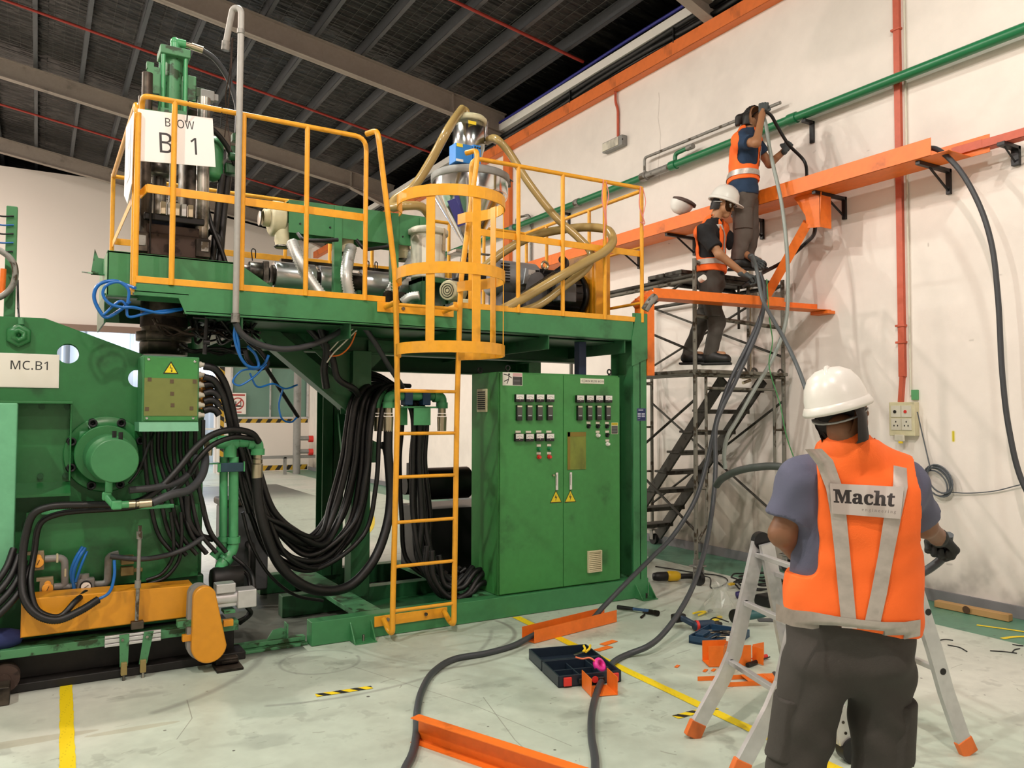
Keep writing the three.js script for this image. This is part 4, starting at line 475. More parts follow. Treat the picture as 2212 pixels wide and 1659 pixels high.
// ---------- clamp unit at the left ----------
const triTex = canvasTex(128, 116, (c, w, h) => { c.fillStyle = '#4f9a56'; c.fillRect(0, 0, w, h); c.fillStyle = '#e8d41e'; c.strokeStyle = '#1e1e12'; c.lineJoin = 'round'; c.lineWidth = 9; c.beginPath(); c.moveTo(64, 12); c.lineTo(118, 104); c.lineTo(10, 104); c.closePath(); c.fill(); c.stroke(); c.lineWidth = 5; c.beginPath(); c.moveTo(62, 40); c.lineTo(58, 62); c.lineTo(72, 60); c.lineTo(70, 90); c.stroke(); c.fillStyle = '#1e1e12'; c.beginPath(); c.moveTo(62, 82); c.lineTo(78, 82); c.lineTo(70, 96); c.fill(); });
{
  const t = thing('clamp_unit', 'massive green clamp plate with bolted cylinder, cut-off at the left edge of view', 'machine'), z = -5.9;
  part('clamp_plate', prism([[-0.9, 2.2], [0.025, 2.21], [0.577, 2.01], [1.0, 1.85], [1.0, 0.45], [-0.9, 0.45]], z - 0.09, z, [{ x: 0.159, y: 1.988, r: 0.068 }, { x: 0.574, y: 1.837, r: 0.064 }], 0.004), m.greenPlate, t);
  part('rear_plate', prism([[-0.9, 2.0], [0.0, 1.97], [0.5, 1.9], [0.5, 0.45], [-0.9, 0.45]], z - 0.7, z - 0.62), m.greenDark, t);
  const C = [0.39, 1.335];
  const fl = part('cylinder_flange', lathe([[0, 0], [0.245, 0], [0.248, 0.006], [0.248, 0.045], [0.24, 0.052], [0.19, 0.052], [0.19, 0.1], [0.182, 0.108], [0, 0.108]], [C[0], C[1], z], [0, 0, 1], 44), m.greenPlate, t);
  for (let k = 0; k < 8; k++) { const a = PI * (k / 4 + 0.125); fl.add(mesh('bolt', lathe([[0, 0.035], [0.011, 0.035], [0.013, 0.06], [0.025, 0.06], [0.027, 0.055], [0.027, 0.02], [0.032, 0.02], [0.032, 0]], [C[0] + 0.218 * Math.cos(a), C[1] + 0.218 * Math.sin(a), z + 0.03], [0, 0, 1], 18), m.blackMetal)); }
  part('cylinder_barrel', lathe([[0.14, 0.1], [0.14, 0.5], [0.125, 0.52], [0.127, 0.74], [0.12, 0.75], [0, 0.75]], [C[0], C[1] - 0.01, z], [0, 0, 1], 40), m.green, t);
  part('plug', [cyl([C[0] + 0.005, C[1] + 0.12, -5.32], [C[0] + 0.005, C[1] + 0.16, -5.32], 0.012)], m.blackMetal, t); part('plug', [cyl([C[0] + 0.03, C[1] + 0.11, -5.2], [C[0] + 0.03, C[1] + 0.155, -5.2], 0.012)], m.blackMetal, t);
  part('hex_knob', [lathe([[0, 0], [0.075, 0], [0.075, 0.03], [0.062, 0.04], [0.045, 0.04], [0.042, 0.06], [0.02, 0.06], [0.012, 0.03], [0, 0.03]], [-0.116, 2.09, z], [0, 0, 1], 6)], m.greenPlate, t); part('grease_nipple', [cyl([-0.105, 2.16, z + 0.02], [-0.105, 2.2, z + 0.02], 0.018)], m.greenWorn, t);
  part('lever_box', [box(-0.4, 1.66, z, 0.186, 1.675, z + 0.16, 0.003), box(0.176, 1.17, z, 0.186, 1.66, z + 0.1, 0.003), prismX([[z, 1.16], [z + 0.2, 1.1], [z + 0.2, 1.085], [z, 1.13]], -0.4, 0.186)], m.greenPlate, t);
  for (const p of [[0.02, 1.64], [0.16, 1.64], [0.02, 1.2], [0.16, 1.2]]) part('bolt', cyl([p[0], p[1], z], [p[0], p[1], z + 0.02], 0.018, 0.018, 12), m.greenDark, t);
  part('front_column', box(-0.5, 0.66, -5.74, -0.105, 1.66, -5.56, 0.008), M('#6fb98e', 0.42, 0, { map: grime }), t);
  part('front_foot', box(-0.5, 0.54, -5.8, -0.09, 0.66, -5.7, 0.005), m.greenWorn, t);
  part('tank_front', prism([[-0.05, 0.48], [0.955, 0.5], [0.955, 0.985], [-0.05, 0.985]], -5.79, -5.76, [], 0.003), m.greenPlate, t); part('tank_lip', box(0.03, 0.975, -5.76, 0.79, 1.0, -5.7, 0.004), m.greenBright, t);
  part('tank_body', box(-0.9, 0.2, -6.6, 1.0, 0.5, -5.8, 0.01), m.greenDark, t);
  part('swivel_elbow', [cyl([0.37, 1.2, -5.3], [0.37, 1.13, -5.3], 0.02), cbox([0.36, 1.11, -5.3], 0.05, 0.05, 0.05, 0.01), cyl([0.36, 1.11, -5.3], [0.4, 1.06, -5.26], 0.025), cbox([0.41, 1.06, -5.25], 0.06, 0.055, 0.05, 0.012), cyl([0.42, 1.06, -5.25], [0.475, 1.06, -5.25], 0.022)], m.greenBright, t);
  part('hose_fitting', [cyl([0.475, 1.06, -5.25], [0.51, 1.06, -5.25], 0.024, 0.024, 6), cyl([0.515, 1.06, -5.25], [0.53, 1.06, -5.25], 0.018), cyl([0.53, 1.06, -5.25], [0.6, 1.062, -5.25], 0.026)], m.nickel, t);
  const s = one; // the machine's own sign
  const g = thing('wall_sign', 'white sign reading MC.B1 on the clamp plate', 'sign');
  part('panel', box(-0.45, 1.762, z, 0.11, 1.978, z + 0.006, 0.002), m.paper, g); label('print', [-0.17, 1.87, z + 0.0075], 0.55, 0.206, [0, 0, 1], 512, 192, (c, w, h) => { c.fillStyle = '#e9e4da'; c.fillRect(0, 0, w, h); c.fillStyle = '#232323'; helv(c, 'MC.B1', 262, 90, 72); }, g);
}
{
  const t = thing('junction_box', 'green junction box with high-voltage triangle and taped brown cover', 'box'), z = -5.6;
  part('case', box(0.57, 1.545, -5.88, 0.915, 1.975, z, 0.005), m.green, t); part('front_cover', box(0.582, 1.555, z, 0.905, 1.965, z + 0.008, 0.003), m.greenCab, t);
  part('skirt', prismX([[-5.88, 1.545], [z + 0.008, 1.545], [z + 0.03, 1.485], [-5.88, 1.485]], 0.555, 0.912), M('#6cb48c', 0.42, 0, { map: grime }), t);
  for (const [x, y] of [[0.605, 1.95], [0.885, 1.945], [0.6, 1.57], [0.88, 1.57]]) part('screw', lathe([[0, 0.008], [0.006, 0.008], [0.01, 0.004], [0.01, 0]], [x, y, z + 0.008], [0, 0, 1], 10), m.chrome, t);
  part('film', box(0.582, 1.585, z + 0.008, 0.905, 1.83, z + 0.011, 0), M('#7c8444', 0.4, 0, { map: streak }), t);
  for (const [x, y] of [[0.612, 1.82], [0.745, 1.81], [0.885, 1.812], [0.748, 1.73], [0.6, 1.63], [0.752, 1.655], [0.868, 1.635]]) part('tape_patch', cbox([x, y, z + 0.012], 0.023, 0.025, 0.002, 0), M('#5a4a33', 0.6), t);
  const s = 0.048, p = [0.738, 1.9], gq = new THREE.BufferGeometry(); gq.setAttribute('position', new THREE.Float32BufferAttribute([p[0] - s, p[1] - s * 0.86, z + 0.0095, p[0] + s, p[1] - s * 0.86, z + 0.0095, p[0], p[1] + s * 0.9, z + 0.0095], 3)); gq.setAttribute('uv', new THREE.Float32BufferAttribute([0.04, 0.06, 0.96, 0.06, 0.5, 0.95], 2)); gq.computeVertexNormals();
  part('hazard_sticker', gq, new THREE.MeshStandardMaterial({ map: triTex, roughness: 0.4 }), t, undefined, true);
  for (let k = 0; k < 6; k++) part('cable_gland', [cyl([0.915, 1.93 - k * 0.068, z - 0.08], [0.94, 1.93 - k * 0.068, z - 0.08], 0.022, 0.022, 8), cyl([0.94, 1.93 - k * 0.068, z - 0.08], [0.965, 1.93 - k * 0.068, z - 0.08], 0.017, 0.014)], m.offwhite, t);
  part('push_rod', [cyl([0.95, 2.0, z - 0.02], [0.96, 2.25, z - 0.02], 0.014), cyl([0.94, 2.08, z - 0.02], [0.98, 2.08, z - 0.02], 0.02)], m.blackMetal, t);
  one('proximity_bracket', 'black cable boots with pale holder right of the junction box', 'bracket', [...[1.79, 1.735, 1.68, 1.62].map((y) => hose([[0.96, y, z - 0.08], [1.0, y + 0.012, z - 0.08], [1.04, y, z - 0.08], [1.06, y - 0.03, z - 0.08]], 0.024)), box(0.94, 1.44, z - 0.06, 0.965, 1.56, z - 0.03, 0.006)], m.rubber);
  one('marker_plate', 'small orange plate behind the junction box glands', 'plate', box(0.93, 1.63, z - 0.14, 1.03, 1.86, z - 0.13), m.yellowDirty);
}
// ---------- carriage below: yellow beam, belt guard, rail, track ----------
{
  let t = thing('carriage', 'oily green carriage rail with a long yellow beam under the clamp unit', 'carriage');
  part('yellow_beam', prism([[-0.06, 0.31], [-0.06, 0.53], [0.87, 0.512], [0.87, 0.315]], -5.6, -5.4, [], 0.006), m.yellowDirty, t);
  part('rail', box(-1.2, 0.205, -5.52, 0.86, 0.255, -5.38, 0.004), m.greenWorn, t); part('base_beam', [box(-1.4, 0.02, -5.9, 1.15, 0.19, -5.52, 0.01), box(-1.4, 0.0, -5.6, 1.2, 0.05, -5.4, 0.006)], M('#1d1917', 0.6, 0, { map: oily }), t);
  part('wheel', [cyl([-0.13, 0.1, -5.45], [-0.13, 0.1, -5.36], 0.075, 0.075, 24), cyl([-0.13, 0.1, -5.36], [-0.13, 0.1, -5.34], 0.03)], m.rust, t);
  const e = part('slotted_extrusion', [box(0.37, 0.205, -5.38, 0.68, 0.222, -5.35), box(0.37, 0.228, -5.38, 0.68, 0.25, -5.352), box(0.37, 0.256, -5.38, 0.68, 0.27, -5.35), box(0.37, 0.205, -5.38, 0.68, 0.27, -5.366)], m.alu, t);
  for (const [x, lean] of [[0.475, 0], [0.61, -0.03]]) { const b = part('sensor_arm', prism([[x - 0.027, 0.27], [x + 0.027, 0.27], [x + 0.022 + lean, 0.08], [x - 0.022 + lean, 0.08]], -5.352, -5.344), m.greenWorn, t); b.add(mesh('limit_switch', cbox([x + lean, 0.07, -5.335], 0.034, 0.075, 0.03, 0.004), M('#8d7d4a', 0.5))); b.add(mesh('plunger', cyl([x + lean, 0.0, -5.335], [x + lean, 0.035, -5.335], 0.009), m.steel)); b.add(mesh('bolt', cyl([x - 0.01, 0.24, -5.344], [x - 0.01, 0.24, -5.336], 0.009, 0.009, 6), m.steel)); }
  part('foot_block', box(-0.25, 0, -5.34, -0.1, 0.1, -5.2, 0.008), m.steelDark, t); part('foot_block', [box(0.98, 0, -5.36, 1.14, 0.018, -5.18, 0.004), box(0.99, 0.018, -5.34, 1.13, 0.06, -5.27, 0.01), box(1.02, 0.03, -5.28, 1.12, 0.045, -5.255)], m.steelDark, t);
  part('track', [box(1.05, 0.02, -5.62, 1.64, 0.05, -5.56, 0.003), box(0.9, 0.0, -5.58, 1.64, 0.018, -5.5, 0.003)], m.greenWorn, t); part('track_bracket', [prism([[1.38, 0.05], [1.52, 0.05], [1.52, 0.1], [1.48, 0.12], [1.42, 0.11]], -5.6, -5.59), box(1.51, 0.04, -5.64, 1.52, 0.15, -5.56)], m.greenWorn, t);
  t = thing('belt_guard', 'yellow obround belt guard standing out from the carriage end', 'guard'); const z = -5.2;
  const ob = []; for (let k = 0; k <= 16; k++) { const a = PI * k / 16 + 0.06; ob.push([0.906 + 0.066 * Math.cos(a), 0.47 + 0.066 * Math.sin(a)]); } for (let k = 0; k <= 16; k++) { const a = PI + PI * k / 16 - 0.06; ob.push([0.937 + 0.102 * Math.cos(a), 0.168 + 0.102 * Math.sin(a)]); }
  part('cover', prism(ob, z - 0.06, z, [], 0.006), m.yellowDirty, t); part('back_plate', prism(ob.map(([x, y]) => [x - 0.02, y + 0.006]), z - 0.13, z - 0.066), m.grey, t);
  part('lug', [box(0.79, 0.2, z - 0.1, 0.85, 0.24, z - 0.06), box(1.03, 0.26, z - 0.1, 1.09, 0.3, z - 0.06)], m.yellowDirty, t); part('bracket', [box(0.76, 0.29, z - 0.12, 0.86, 0.33, z - 0.06, 0.003), box(1.02, 0.22, z - 0.2, 1.13, 0.28, z - 0.1, 0.003), box(1.04, 0.33, z - 0.2, 1.11, 0.35, z - 0.1, 0.003)], m.greenWorn, t);
  t = thing('servo_motor', 'silver geared motor with square end box behind the yellow belt guard', 'motor');
  part('body', [cyl([0.97, 0.42, z - 0.16], [1.14, 0.42, z - 0.16], 0.05, 0.05, 20), box(0.98, 0.37, z - 0.2, 1.12, 0.4, z - 0.12)], m.alu, t); part('terminal_box', box(0.99, 0.46, z - 0.2, 1.11, 0.52, z - 0.1, 0.006), m.alu, t); part('end_box', box(1.12, 0.355, z - 0.22, 1.24, 0.47, z - 0.09, 0.008), m.alu, t);
  one('oil_drum', 'black round tank behind the silver geared motor', 'tank', lathe([[0, 0], [0.07, 0], [0.085, 0.02], [0.085, 0.2], [0, 0.22]], [1.02, 0.48, -5.66], [1, 0, 0], 24), m.black);
}
// ---------- air preparation set on the tank front ----------
{
  let t = thing('air_preparation_set', 'grey plastic air piping with two round yellow valves and a white gauge', 'air unit'), z = -5.66;
  const kn = (x, y) => { part('valve_body', [cbox([x, y, z], 0.075, 0.1, 0.05, 0.006), cbox([x - 0.01, y + 0.055, z], 0.09, 0.02, 0.05)], M('#8b7c62', 0.5), t); const k = part('valve_knob', [lathe([[0, 0.024], [0.028, 0.024], [0.031, 0.018], [0.031, 0]], [x + 0.005, y, z + 0.025], [0, 0, 1], 20), cyl([x + 0.005, y + 0.03, z + 0.03], [x + 0.005, y + 0.03, z + 0.045], 0.018)], M('#f2a83c', 0.35), t); k.add(mesh('pointer', bar([x, y - 0.012, z + 0.05], [x + 0.012, y + 0.016, z + 0.05], 0.005, 0.003), m.black)); };
  const a = [.014,.698,-5.66], b = [.067,.535,-5.66], g = [.277,.528,-5.66]; kn(a[0], a[1]); kn(b[0], b[1]);
  part('regulator', [cbox([g[0], g[1], z], 0.1, 0.09, 0.06, 0.008), cyl([g[0] - 0.01, g[1] + 0.04, z], [g[0] - 0.01, g[1] + 0.07, z], 0.03)], m.grey, t); part('gauge', lathe([[0, 0.02], [0.026, 0.02], [0.032, 0.022], [0.034, 0.018], [0.034, 0]], [g[0], g[1], z + 0.03], [0, 0, 1], 24), m.blackMetal, t);
  part('gauge_dial', [cyl([g[0], g[1], z + 0.05], [g[0], g[1], z + 0.0525], 0.027, 0.027, 24)], m.white, t); part('needle', bar([g[0] - 0.012, g[1] - 0.008, z + 0.054], [g[0] + 0.014, g[1] + 0.01, z + 0.054], 0.004, 0.002), m.black, t); part('filter_bowl', lathe([[0, 0], [0.026, 0.004], [0.028, 0.07], [0, 0.07]], [g[0], g[1] - 0.115, z]), m.blackMetal, t);
  part('air_pipe', pipe([[a[0] + 0.04, a[1] + 0.012, z], [0.16, a[1] + 0.012, z], [0.165, b[1] + 0.0, z], [b[0] + 0.04, b[1], z]], 0.022, 0.04), m.grey, t); part('air_pipe', pipe([[g[0] + 0.05, g[1], z], [0.4, g[1] - 0.005, z], [0.4, g[1] + 0.17, z], [0.46, g[1] + 0.18, z]], 0.022, 0.04), m.grey, t); part('air_pipe', pipe([[b[0] + 0.04, b[1], z], [g[0] - 0.05, g[1], z]], 0.02), m.grey, t);
  for (const [x, y] of [[0.12, a[1] + 0.012], [0.165, 0.62]]) part('collar', cbox([x, y, z], 0.012, 0.05, 0.05), m.cream, t);
  for (const y of [0.595, 0.665]) part('solenoid_valve', [cbox([0.51, y, z], 0.075, 0.055, 0.06, 0.005), cbox([0.57, y, z], 0.06, 0.022, 0.03)], M('#7e7045', 0.5), t);
  one('blue_air_tube', 'bright blue air tubes looped between the yellow valves and gauge', 'tube', [hose([[.268,.77,-5.6], [.228,.701,-5.58], [.206,.601,-5.6], [.218,.497,-5.62]], 0.011), hose([[.253,.777,-5.6], [.216,.71,-5.58], [.195,.63,-5.6], [.202,.564,-5.62]], 0.01), hose([[.279,.747,-5.6], [.249,.67,-5.58], [.221,.565,-5.6]], 0.008)], m.blueHose);
  one('blue_air_tube', 'blue air tube curving down over the yellow beam', 'tube', hose([[.416,.711,-5.4], [.416,.617,-5.38], [.388,.527,-5.36], [.332,.493,-5.36]], 0.009), m.blueHose);
  t = thing('grease_rod', 'slim grey upright rod with couplings before the yellow beam', 'pipe'); part('rod', cyl([.55,.915,-5.36], [.542,.342,-5.36], 0.011), m.galv, t); part('coupling', [cyl([.547,.881,-5.36], [.548,.836,-5.36], 0.017), cyl([.544,.584,-5.36], [.544,.539,-5.36], 0.018)], m.galv, t); part('base_clamp', cbox([.546,.314,-5.37], 0.07, 0.045, 0.05, 0.004), m.steelDark, t);
}
// ---------- green terminal column at the far left ----------
{
  const t = thing('terminal_column', 'slim green column with wiring at the left edge of view', 'column'); part('column', box(-0.215, 2.15, -6.4, -0.15, 3.0, -6.3, 0.006), m.green, t);
  for (let k = 0; k < 5; k++) part('wire', hose([[-0.17, 2.93 - k * 0.06, -6.29], [-0.25, 2.92 - k * 0.06, -6.28], [-0.4, 2.98 - k * 0.06, -6.28]], 0.006, 5), k % 2 ? m.blueHose : m.black, t);
  one('grey_conduit_loop', 'pale grey looped flexible conduit at the left column', 'hose', hose([[-0.45, 2.68, -6.2], [-0.26, 2.68, -6.2], [-0.165, 2.6, -6.2], [-0.16, 2.46, -6.2], [-0.24, 2.36, -6.2], [-0.45, 2.34, -6.2]], 0.02, 10), m.galv); one('orange_tube', 'orange tube end beside the left green column', 'tube', cyl([-0.225, 2.38, -6.25], [-0.22, 2.56, -6.25], 0.018), m.orange);
  one('sensor_cable', 'thin black cable running down right of the left column', 'cable', hose([[-0.14, 2.5, -6.3], [-0.13, 2.3, -6.2], [-0.12, 2.2, -5.98]], 0.007), m.black);
}
// ---------- hydraulic manifolds ----------
const elbow = (a, b, c, r) => [pipe([a, b, c], r * 0.82, r * 1.2, 14), cyl(mix(b, a, 0.5), a, r, r, 16), cyl(mix(b, c, 0.5), c, r, r, 16)];
{
  let t = thing('pipe_manifold', 'glossy green pipe manifold on two uprights beside the clamp unit', 'manifold'), z = -5.75;
  part('header_pipe', [cyl([0.98, 1.405, z], [1.3, 1.4, z], 0.034, 0.034, 16), cyl([1.06, 1.405, z], [1.2, 1.402, z], 0.046, 0.046, 16), cyl([1.22, 1.402, z], [1.25, 1.401, z], 0.036)], m.greenBright, t);
  part('elbow', elbow([1.27, 1.4, z], [1.338, 1.4, z], [1.338, 1.31, z], 0.048), m.greenBright, t); part('tee_branch', cyl([1.15, 1.4, z], [1.15, 1.3, z], 0.044), m.greenBright, t);
  part('hose_fitting', [cyl([1.338, 1.31, z], [1.337, 1.285, z], 0.032, 0.032, 8), cyl([1.337, 1.28, z], [1.336, 1.25, z], 0.036, 0.036, 6), cyl([1.336, 1.245, z], [1.335, 1.14, z], 0.04, 0.037, 14)], m.nickel, t);
  part('upright', cyl([1.115, 1.3, z - 0.03], [1.12, 0.68, z - 0.03], 0.028), m.greenBright, t); part('upright', cyl([1.175, 1.3, z], [1.182, 0.72, z], 0.033), m.greenBright, t);
  part('elbow', [...elbow([1.182, 0.75, z], [1.182, 0.66, z], [1.12, 0.59, z + 0.02], 0.046), ...elbow([1.15, 0.62, z + 0.01], [1.09, 0.56, z + 0.03], [1.09, 0.5, z + 0.1], 0.05)], m.greenBright, t); part('elbow', [...elbow([1.12, 0.75, z - 0.03], [1.12, 0.68, z - 0.03], [1.06, 0.61, z - 0.03], 0.04)], m.greenBright, t);
  part('clamp_bracket', [box(0.98, 1.255, z - 0.05, 1.08, 1.265, z + 0.06), box(1.06, 1.2, z + 0.04, 1.08, 1.265, z + 0.06), box(1.23, 1.2, z + 0.04, 1.24, 1.27, z + 0.06)], m.greenBright, t); part('navy_clamp', box(1.08, 1.2, z + 0.03, 1.23, 1.262, z + 0.055, 0.004), M('#1d4150', 0.5), t);
  t = thing('pipe_manifold', 'glossy green pipe manifold with navy clamps behind the yellow ladder', 'manifold'); z = -6.05;
  const y = 1.75; part('header_pipe', cyl([2.5, y, z], [2.86, y, z], 0.036, 0.036, 16), m.greenBright, t); part('elbow', elbow([2.52, y, z], [2.44, y, z], [2.44, y - 0.1, z], 0.05), m.greenBright, t); part('elbow', elbow([2.84, y, z], [2.92, y, z], [2.92, y - 0.1, z], 0.05), m.greenBright, t); part('elbow', elbow([2.5, y, z - 0.16], [2.42, y, z - 0.16], [2.42, y - 0.1, z - 0.16], 0.05), m.greenBright, t);
  for (const x of [2.6, 2.76]) part('navy_clamp', cbox([x, y - 0.01, z], 0.07, 0.13, 0.1, 0.006), M('#1c3f63', 0.5), t); part('bracket', [box(2.54, y - 0.1, z - 0.06, 2.84, y - 0.085, z + 0.08), box(2.63, y - 0.24, z + 0.07, 2.78, y - 0.09, z + 0.08), box(2.55, y - 0.24, z - 0.06, 2.63, y - 0.1, z - 0.05)], m.greenBright, t);
  for (const [x, zz] of [[2.44, z], [2.92, z], [2.42, z - 0.16], [2.8, z - 0.14]]) part('hose_fitting', [cyl([x, y - 0.1, zz], [x, y - 0.14, zz], 0.034, 0.034, 6), cyl([x, y - 0.145, zz], [x, y - 0.165, zz], 0.036, 0.036, 6), cyl([x, y - 0.17, zz], [x, y - 0.29, zz], 0.042, 0.038, 14)], m.nickel, t);
}
// ---------- the sagging bundle between the manifolds ----------
one('hydraulic_hose', 'thickest black hose, outermost of the sagging bundle between the manifolds', 'hose', hose([[1.335, 1.15, -5.75], [1.349,.97,-5.75], [1.403,.755,-5.75], [1.507,.524,-5.77], [1.663,.366,-5.8], [1.852,.282,-5.85], [2.073,.285,-5.9], [2.275,.437,-5.95], [2.402,.662,-6], [2.465,.912,-6.05], [2.44, 1.3, -6.05], [2.44, 1.47, -6.05]], 0.038, 14), m.rubber);
{
  const q = rng(23), L = [];
  for (let k = 0; k < 13; k++) {
    const f = k / 12, rib = k % 4 === 1, r = rib ? 0.022 : 0.016 + 0.012 * q(), zl = -5.78 - 0.22 * q(), zr = -6.0 - 0.25 * q();
    const x0 = 1.2 + 0.16 * q(), xr = 2.14 + 0.24 * f + 0.04 * q(), yb = 0.66 - 0.28 * f + 0.04 * q(), xb = 1.85 + 0.12 * (q() - 0.5);
    const pts = [[x0 - 0.04, 1.38, zl], [x0 + 0.02, 1.2, zl], [x0 + 0.13, 0.9, zl], [x0 + 0.3, yb + 0.13, zl - 0.04], [xb, yb, (zl + zr) / 2], [xr - 0.16, yb + 0.22, zr], [xr - 0.06, yb + 0.6, zr], [xr - 0.03, 1.5, zr], [xr + 0.02, 1.72, zr - 0.02], [xr + 0.14, 1.83, zr - 0.1], [xr + 0.3, 1.84, zr - 0.16]];
    L.push(one('bundle_hose', (rib ? 'ribbed' : 'smooth') + ' black hose sagging between the two green manifolds', 'hose', rib ? ribbed(pts, r, 0.012, 0.003) : hose(pts, r, 8), m.rubber, (rib ? 'ribbed' : 'smooth') + ' hoses of the sagging bundle'));
  }
  for (let k = 0; k < 12; k++) { const r = 0.018 + 0.012 * q(), x = 2.62 + 0.24 * q(), z = -6.05 - 0.3 * q(), rib = k % 4 === 0; const pts = [[x - 0.06, 1.8 - 0.12 * q(), z - 0.1], [x, 1.62, z], [x + 0.03 * (q() - 0.5), 1.2, z], [x + 0.06 * q(), 0.75, z], [x + 0.12 * q(), 0.35, z + 0.1 * q()], [x + 0.12 + 0.2 * q(), 0.19, z + 0.15], [x + 0.34, 0.25 + 0.06 * q(), z + 0.2]]; one('drop_hose', (rib ? 'ribbed' : 'smooth') + ' black hose hanging straight down behind the yellow ladder', 'hose', rib ? ribbed(pts, r, 0.013, 0.003) : hose(pts, r, 8), m.rubber, (rib ? 'ribbed' : 'smooth') + ' hoses hanging behind the ladder'); }
  const floorRuns = [[[2.696,.525,-5.75], [2.702,.312,-5.72], [2.824,.154,-5.68], [2.957,.168,-5.66], [3.084,.275,-5.7], [3.247,.335,-5.8]], [[2.78,.474,-5.8], [2.822,.238,-5.76], [2.947,.213,-5.72], [3.084,.324,-5.74], [3.236,.306,-5.82]], [[2.875,.141,-5.66], [2.999,.174,-5.66], [3.094,.233,-5.68], [3.219,.227,-5.72]], [[2.702,.547,-5.85], [2.688,.333,-5.82], [2.812,.151,-5.78], [2.978,.254,-5.78], [3.112,.342,-5.84]]];
  ['lowest', 'second lowest', 'shortest', 'rearmost'].forEach((s, i) => one('cabinet_hose', s + ' ribbed black conduit curling into the cabinet foot', 'hose', ribbed(floorRuns[i], 0.026, 0.014, 0.004), m.rubber));
}
// ---------- hoses around the junction box and clamp unit ----------
const H = (text, pts, r, rib, mat = m.rubber) => one('machine_hose', text, 'hose', rib ? ribbed(pts, r, 0.011, 0.003) : hose(pts, r, 9), mat);
H('upper ribbed black conduit arching from the junction box to the floor', [[.956,1.921,-5.68], [1.022,1.907,-5.68], [1.087,1.83,-5.7], [1.141,1.687,-5.72], [1.184,1.51,-5.74], [1.263,1.231,-5.8], [1.324,.962,-5.85]], 0.027, true);
H('lower ribbed black conduit arching from the junction box to the floor', [[.953,1.847,-5.66], [1.013,1.83,-5.66], [1.078,1.734,-5.68], [1.123,1.591,-5.7], [1.163,1.43,-5.74], [1.236,1.133,-5.82], [1.311,.896,-5.86]], 0.025, true);
H('ribbed black hose from the left manifold diagonally down to the clamp unit foot', [[1.334,1.402,-5.7], [1.277,1.462,-5.66], [1.125,1.491,-5.6], [.985,1.453,-5.56], [.878,1.366,-5.52], [.776,1.243,-5.48], [.664,1.127,-5.45], [.546,1.053,-5.45], [.292,1.047,-5.46], [.073,1.047,-5.46], [-.008,1.012,-5.46], [-.046,.893,-5.46], [-.06,.714,-5.42], [-.043,.542,-5.34], [.025,.451,-5.3], [.116,.417,-5.28], [.233,.45,-5.3], [.331,.497,-5.34]], 0.024, true);
H('smooth black hose parallel to the diagonal ribbed one', [[1.291,1.429,-5.68], [1.145,1.44,-5.62], [1.004,1.391,-5.58], [.898,1.288,-5.55], [.829,1.171,-5.55], [.718,1.072,-5.55], [.557,1.014,-5.55], [.123,.996,-5.52], [.028,.948,-5.52], [-.002,.776,-5.5], [-.017,.607,-5.4], [.024,.468,-5.34], [.129,.425,-5.32], [.211,.494,-5.36], [.272,.514,-5.5]], 0.018);
H('grey hose from the nickel fitting curving up to the green manifold', [[0.6, 1.062, -5.25], [.71,1.102,-5.28], [.828,1.12,-5.36], [.913,1.188,-5.46], [.955,1.271,-5.56], [.965,1.344,-5.64]], 0.026, false, m.rubberGrey);
H('second grey hose, behind and above the one with nickel fitting', [[.489,1.131,-5.4], [.621,1.137,-5.42], [.78,1.161,-5.5], [.875,1.227,-5.58], [.919,1.313,-5.66]], 0.022, false, m.rubberGrey);
one('hose_fitting', 'nickel hose end hanging below the left green manifold', 'fitting', [cyl([0.985, 1.32, -5.64], [0.987, 1.37, -5.64], 0.028), cyl([0.987, 1.37, -5.66], [0.99, 1.4, -5.72], 0.022)], m.nickel);
H('thin black cable looping down from the junction box to the cylinder', [[.656,1.471,-5.7], [.616,1.399,-5.6], [.574,1.302,-5.5], [.526,1.223,-5.4], [.484,1.177,-5.36]], 0.008);
for (let k = 0; k < 8; k++) { const x = 0.6 + k * 0.045, d = (k * 37 % 7) / 100; one('bundle_cable', 'black cable running down beneath the junction box', 'cable', (k % 2 ? (p) => ribbed(p, 0.015, 0.011, 0.002) : (p) => hose(p, 0.014))([[x, 1.5, -5.72 - d], [x + 0.01, 1.3, -5.74 - d], [x + 0.04 + d, 1.05, -5.72 - d * 0.5], [x + 0.1 + d, 0.8, -5.7 + d * 0.4], [x + 0.2 + d, 0.66, -5.66]]), m.rubber, 'cables beneath the junction box'); }
H('grey-black hose running from the air set right to the pipe uprights', [[.407,.706,-5.6], [.564,.677,-5.58], [.7,.681,-5.58], [.842,.713,-5.6], [.966,.77,-5.66]], 0.017, false, m.rubberGrey);
H('two-strand black loop hanging before the green tank front', [[.762,.953,-5.66], [.781,.801,-5.66], [.775,.653,-5.64], [.706,.559,-5.62], [.619,.53,-5.62]], 0.012); H('inner strand of the loop before the green tank front', [[.828,.947,-5.68], [.833,.781,-5.66], [.814,.634,-5.64], [.729,.535,-5.62], [.63,.505,-5.62]], 0.012);
H('thick black hose beside the tank right end', [[.87,1.048,-5.72], [.883,.88,-5.7], [.949,.782,-5.7], [1.042,.747,-5.72]], 0.022); H('thin black hose drooping from the uprights to the floor beam', [[1.25,.907,-5.8], [1.316,.674,-5.8], [1.459,.439,-5.85], [1.672,.253,-5.95], [1.916,.162,-6.05]], 0.012);
